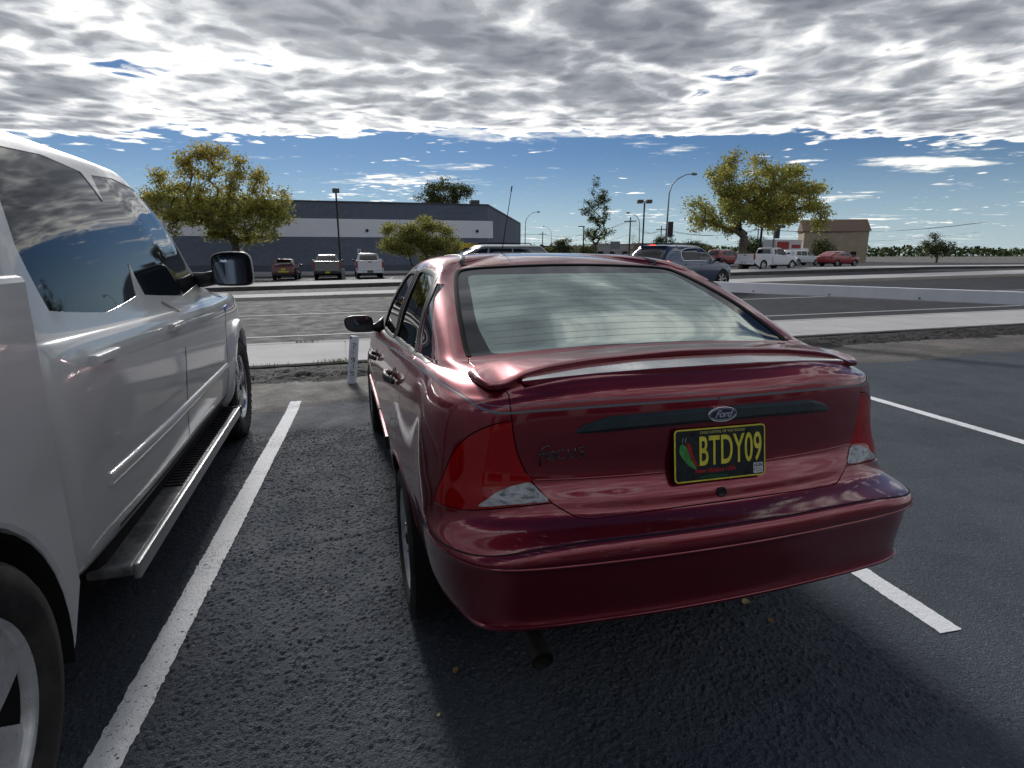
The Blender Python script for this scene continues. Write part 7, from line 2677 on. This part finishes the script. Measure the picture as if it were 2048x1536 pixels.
# bushy multi-stem tree in front of the shop
tree('bushy_tree', 5.0, 44.1, 1.6, [(-1.5, 0, 3.0, 1.5, 1.4, 1.05), (.9, 0, 3.35, 1.8, 1.5, 1.35), (2.2, 0, 2.4, 1.1, 1.2, 1.1), (-.2, 0, 2.2, 2.2, 1.4, .9), (.9, 0, 4.7, .5, .5, .5), (-2.4, 0, 2.6, .7, .8, .6)], 130, 190, .08, ['yg', 'gy', 'ol', 'gr'], 'bushy olive multi-stemmed tree in front of the shop wall', None, r0=.11, seed=5, sig=.24, stems=4, mixf=lambda P_: np.tile([.32, .25, .23, .20], (len(P_), 1)), z0=-.32)
tree('small_shrub', 8.0, 44.8, .6, [(0, 0, 1.3, .8, .7, .8)], 26, 90, .06, ['rd', 'og', 'ol'], 'russet shrub at the right foot of the bushy olive tree', None, r0=.05, seed=15, sig=.18, stems=3, mixf=lambda P_: np.tile([.5, .25, .25], (len(P_), 1)), cat='shrub', z0=-.3)
# behind the shop roof
tree('roof_line_tree', 19.2, 112, 8.5, [(0, 0, 13.2, 3.6, 3.4, 2.2), (-3.2, 0, 12.0, 2.2, 2.0, 1.6), (3.0, 0, 13.4, 2.2, 2.0, 1.5), (0, 0, 15.0, 1.8, 1.8, 1.1)], 80, 90, .20, ['dk', 'gy', 'ol'], 'dark grey-green tree rising behind the shop roof', None, r0=.35, seed=21, sig=.55, mixf=lambda P_: np.tile([.4, .45, .15], (len(P_), 1)))
# slim upright tree right of centre
tree('slim_tree', 25.2, 55.4, 2.6, [(0, 0, 4.2, 1.5, 1.3, 1.3), (.1, 0, 6.2, 1.25, 1.2, 1.6), (.2, 0, 8.2, .75, .7, 1.5), (-.9, 0, 6.4, .8, .7, 1.0), (1.3, 0, 4.0, .8, .7, .7)], 92, 42, .105, ['dk', 'gr', 'gy'], 'slim upright dark tree against the sky right of centre', None, r0=.12, seed=31, sig=.20, mixf=lambda P_: np.tile([.6, .25, .15], (len(P_), 1)))
# far shrubs and trees
tree('dark_shrub', 32.9, 84.6, .9, [(-.9, 0, 2.3, 1.3, 1.2, 1.5), (.8, 0, 3.4, 1.1, 1.1, 1.3), (0, 0, 1.6, 2.0, 1.4, .9)], 46, 80, .14, ['dk', 'gy', 'ol'], 'dark shrub right of the shop corner above the silver SUV', None, r0=.10, seed=41, sig=.32, stems=3, cat='shrub', mixf=lambda P_: np.tile([.65, .25, .10], (len(P_), 1)))
FARGRP = 'background trees along the far street'
for i, (x, y, w_, h_, cols, lb) in enumerate(((58.5, 97, 4.6, 5.6, (.8, .15, .05), 'dense dark tree behind the tall street lamp'), (66.0, 99, 4.2, 4.6, (.7, .25, .05), 'dark rounded tree left of the right-hand trunk'), (77.0, 96, 5.0, 5.4, (.5, .4, .1), 'dark green tree right of the right-hand trunk, above the white pickup'), (71, 104, 3.0, 3.6, (.3, .4, .3), 'small pale tree between the dark background trees'),
                                             (90, 92, 5.0, 4.6, (.6, .3, .1), 'dark round tree beside the gabled building'), (51.5, 118, 3.6, 4.2, (.3, .5, .2), 'grey-green tree right of the billboard'), (43.5, 120, 2.6, 3.0, (.2, .5, .3), 'faint small tree behind the low tan building'), (60.5, 128, 5.0, 5.0, (.3, .5, .2), 'grey-green tree left of the blue SUV roof'),
                                             (83, 120, 4, 4.4, (.5, .4, .1), 'distant tree behind the box truck'), (-28, 118, 6, 9, (.5, .4, .1), 'dark tree behind the far left end of the shop'), (105, 80, 5, 6, (.5, .4, .1), 'tree beyond the right-hand car park'))):
    tree('background_tree', x, y, h_ * .32, [(0, 0, h_ * .58, w_ * .5, w_ * .45, h_ * .36), (-w_ * .22, 0, h_ * .45, w_ * .32, w_ * .3, h_ * .26), (w_ * .22, 0, h_ * .5, w_ * .33, w_ * .3, h_ * .28)], 44, 60, .17, ['dk', 'gy', 'ol'], lb, FARGRP, r0=.2, seed=60 + i, sig=.42, mixf=lambda P_, c=cols: np.tile(c, (len(P_), 1)))
# bare-ish twiggy saplings
for i, (x, y, h_) in enumerate(((40.2, 97, 3.6), (54.0, 101, 5.4))):
    tree('bare_sapling', x, y, h_ * .4, [(0, 0, h_ * .65, h_ * .25, h_ * .22, h_ * .33)], 34, 7, .10, ['ol', 'gy'], ['nearly bare sapling right of the dark shrub', 'nearly bare sapling beside the billboard'][i], 'bare saplings', r0=.06, seed=80 + i, sig=.25, mixf=lambda P_: np.tile([.5, .5], (len(P_), 1)))
# a far tree line closing the horizon
rg = np.random.RandomState(77)
n = 9000
X = rg.uniform(-420, 620, n)
Y = 330 + rg.uniform(0, 40, n) + .05 * X
hh = 4.5 + 3.0 * vnoise(X, Y * 0, .035, 51) + 2.2 * vnoise(X, Y * 0, .17, 52)
Z = rg.uniform(0, 1, n) ** .8 * hh - .3
a = rg.normal(size=(n, 3))
a /= np.linalg.norm(a, axis=1, keepdims=True)
b = np.cross(a, rg.normal(size=(n, 3)))
b /= np.linalg.norm(b, axis=1, keepdims=True)
P_ = np.stack([X, Y, Z], 1)
s_ = rg.uniform(.8, 1.9, (n, 1))
V = np.stack([P_ - a * s_, P_ + b * s_ * .7, P_ + a * s_, P_ - b * s_ * .7], 1).reshape(-1, 3)
me = mesh_np('far_tree_line', V, np.arange(4 * n).reshape(-1, 4).tolist(), [LEAF['dk'], LEAF['gy']], False, None, (rg.rand(n) > .6).astype(int).tolist())
tag(link('far_tree_line', me), 'grey-green line of trees closing the horizon', 'trees', kind='stuff')

# unseen shop front added behind the photographer to shade the rear of the car
bk_ = empty('unseen_shade_shop', (0, -16.5, 0))
tag(bk_, 'unseen tan shop front added behind the viewer to shade the rear of the saloon', 'building')
b_ = MB()
b_.box((-34, -12, -.2), (34, 0, 5.6))
b_.build('wall', mat('tan_stucco', (.17, .165, .16), .9, fn=dirty((.14, .138, .135), (.19, .185, .18), .6)), bk_)
for x in np.arange(-27, 28, 6.0):
    b_ = MB()
    b_.box((x - 2.2, 0.0, .3), (x + 2.2, .05, 3.0))
    b_.build('shop_window', far_glass, bk_)
b_ = MB()
b_.box((-34.2, -12.2, 5.602), (34.2, .2, 5.9))
b_.build('parapet', cap_m, bk_)
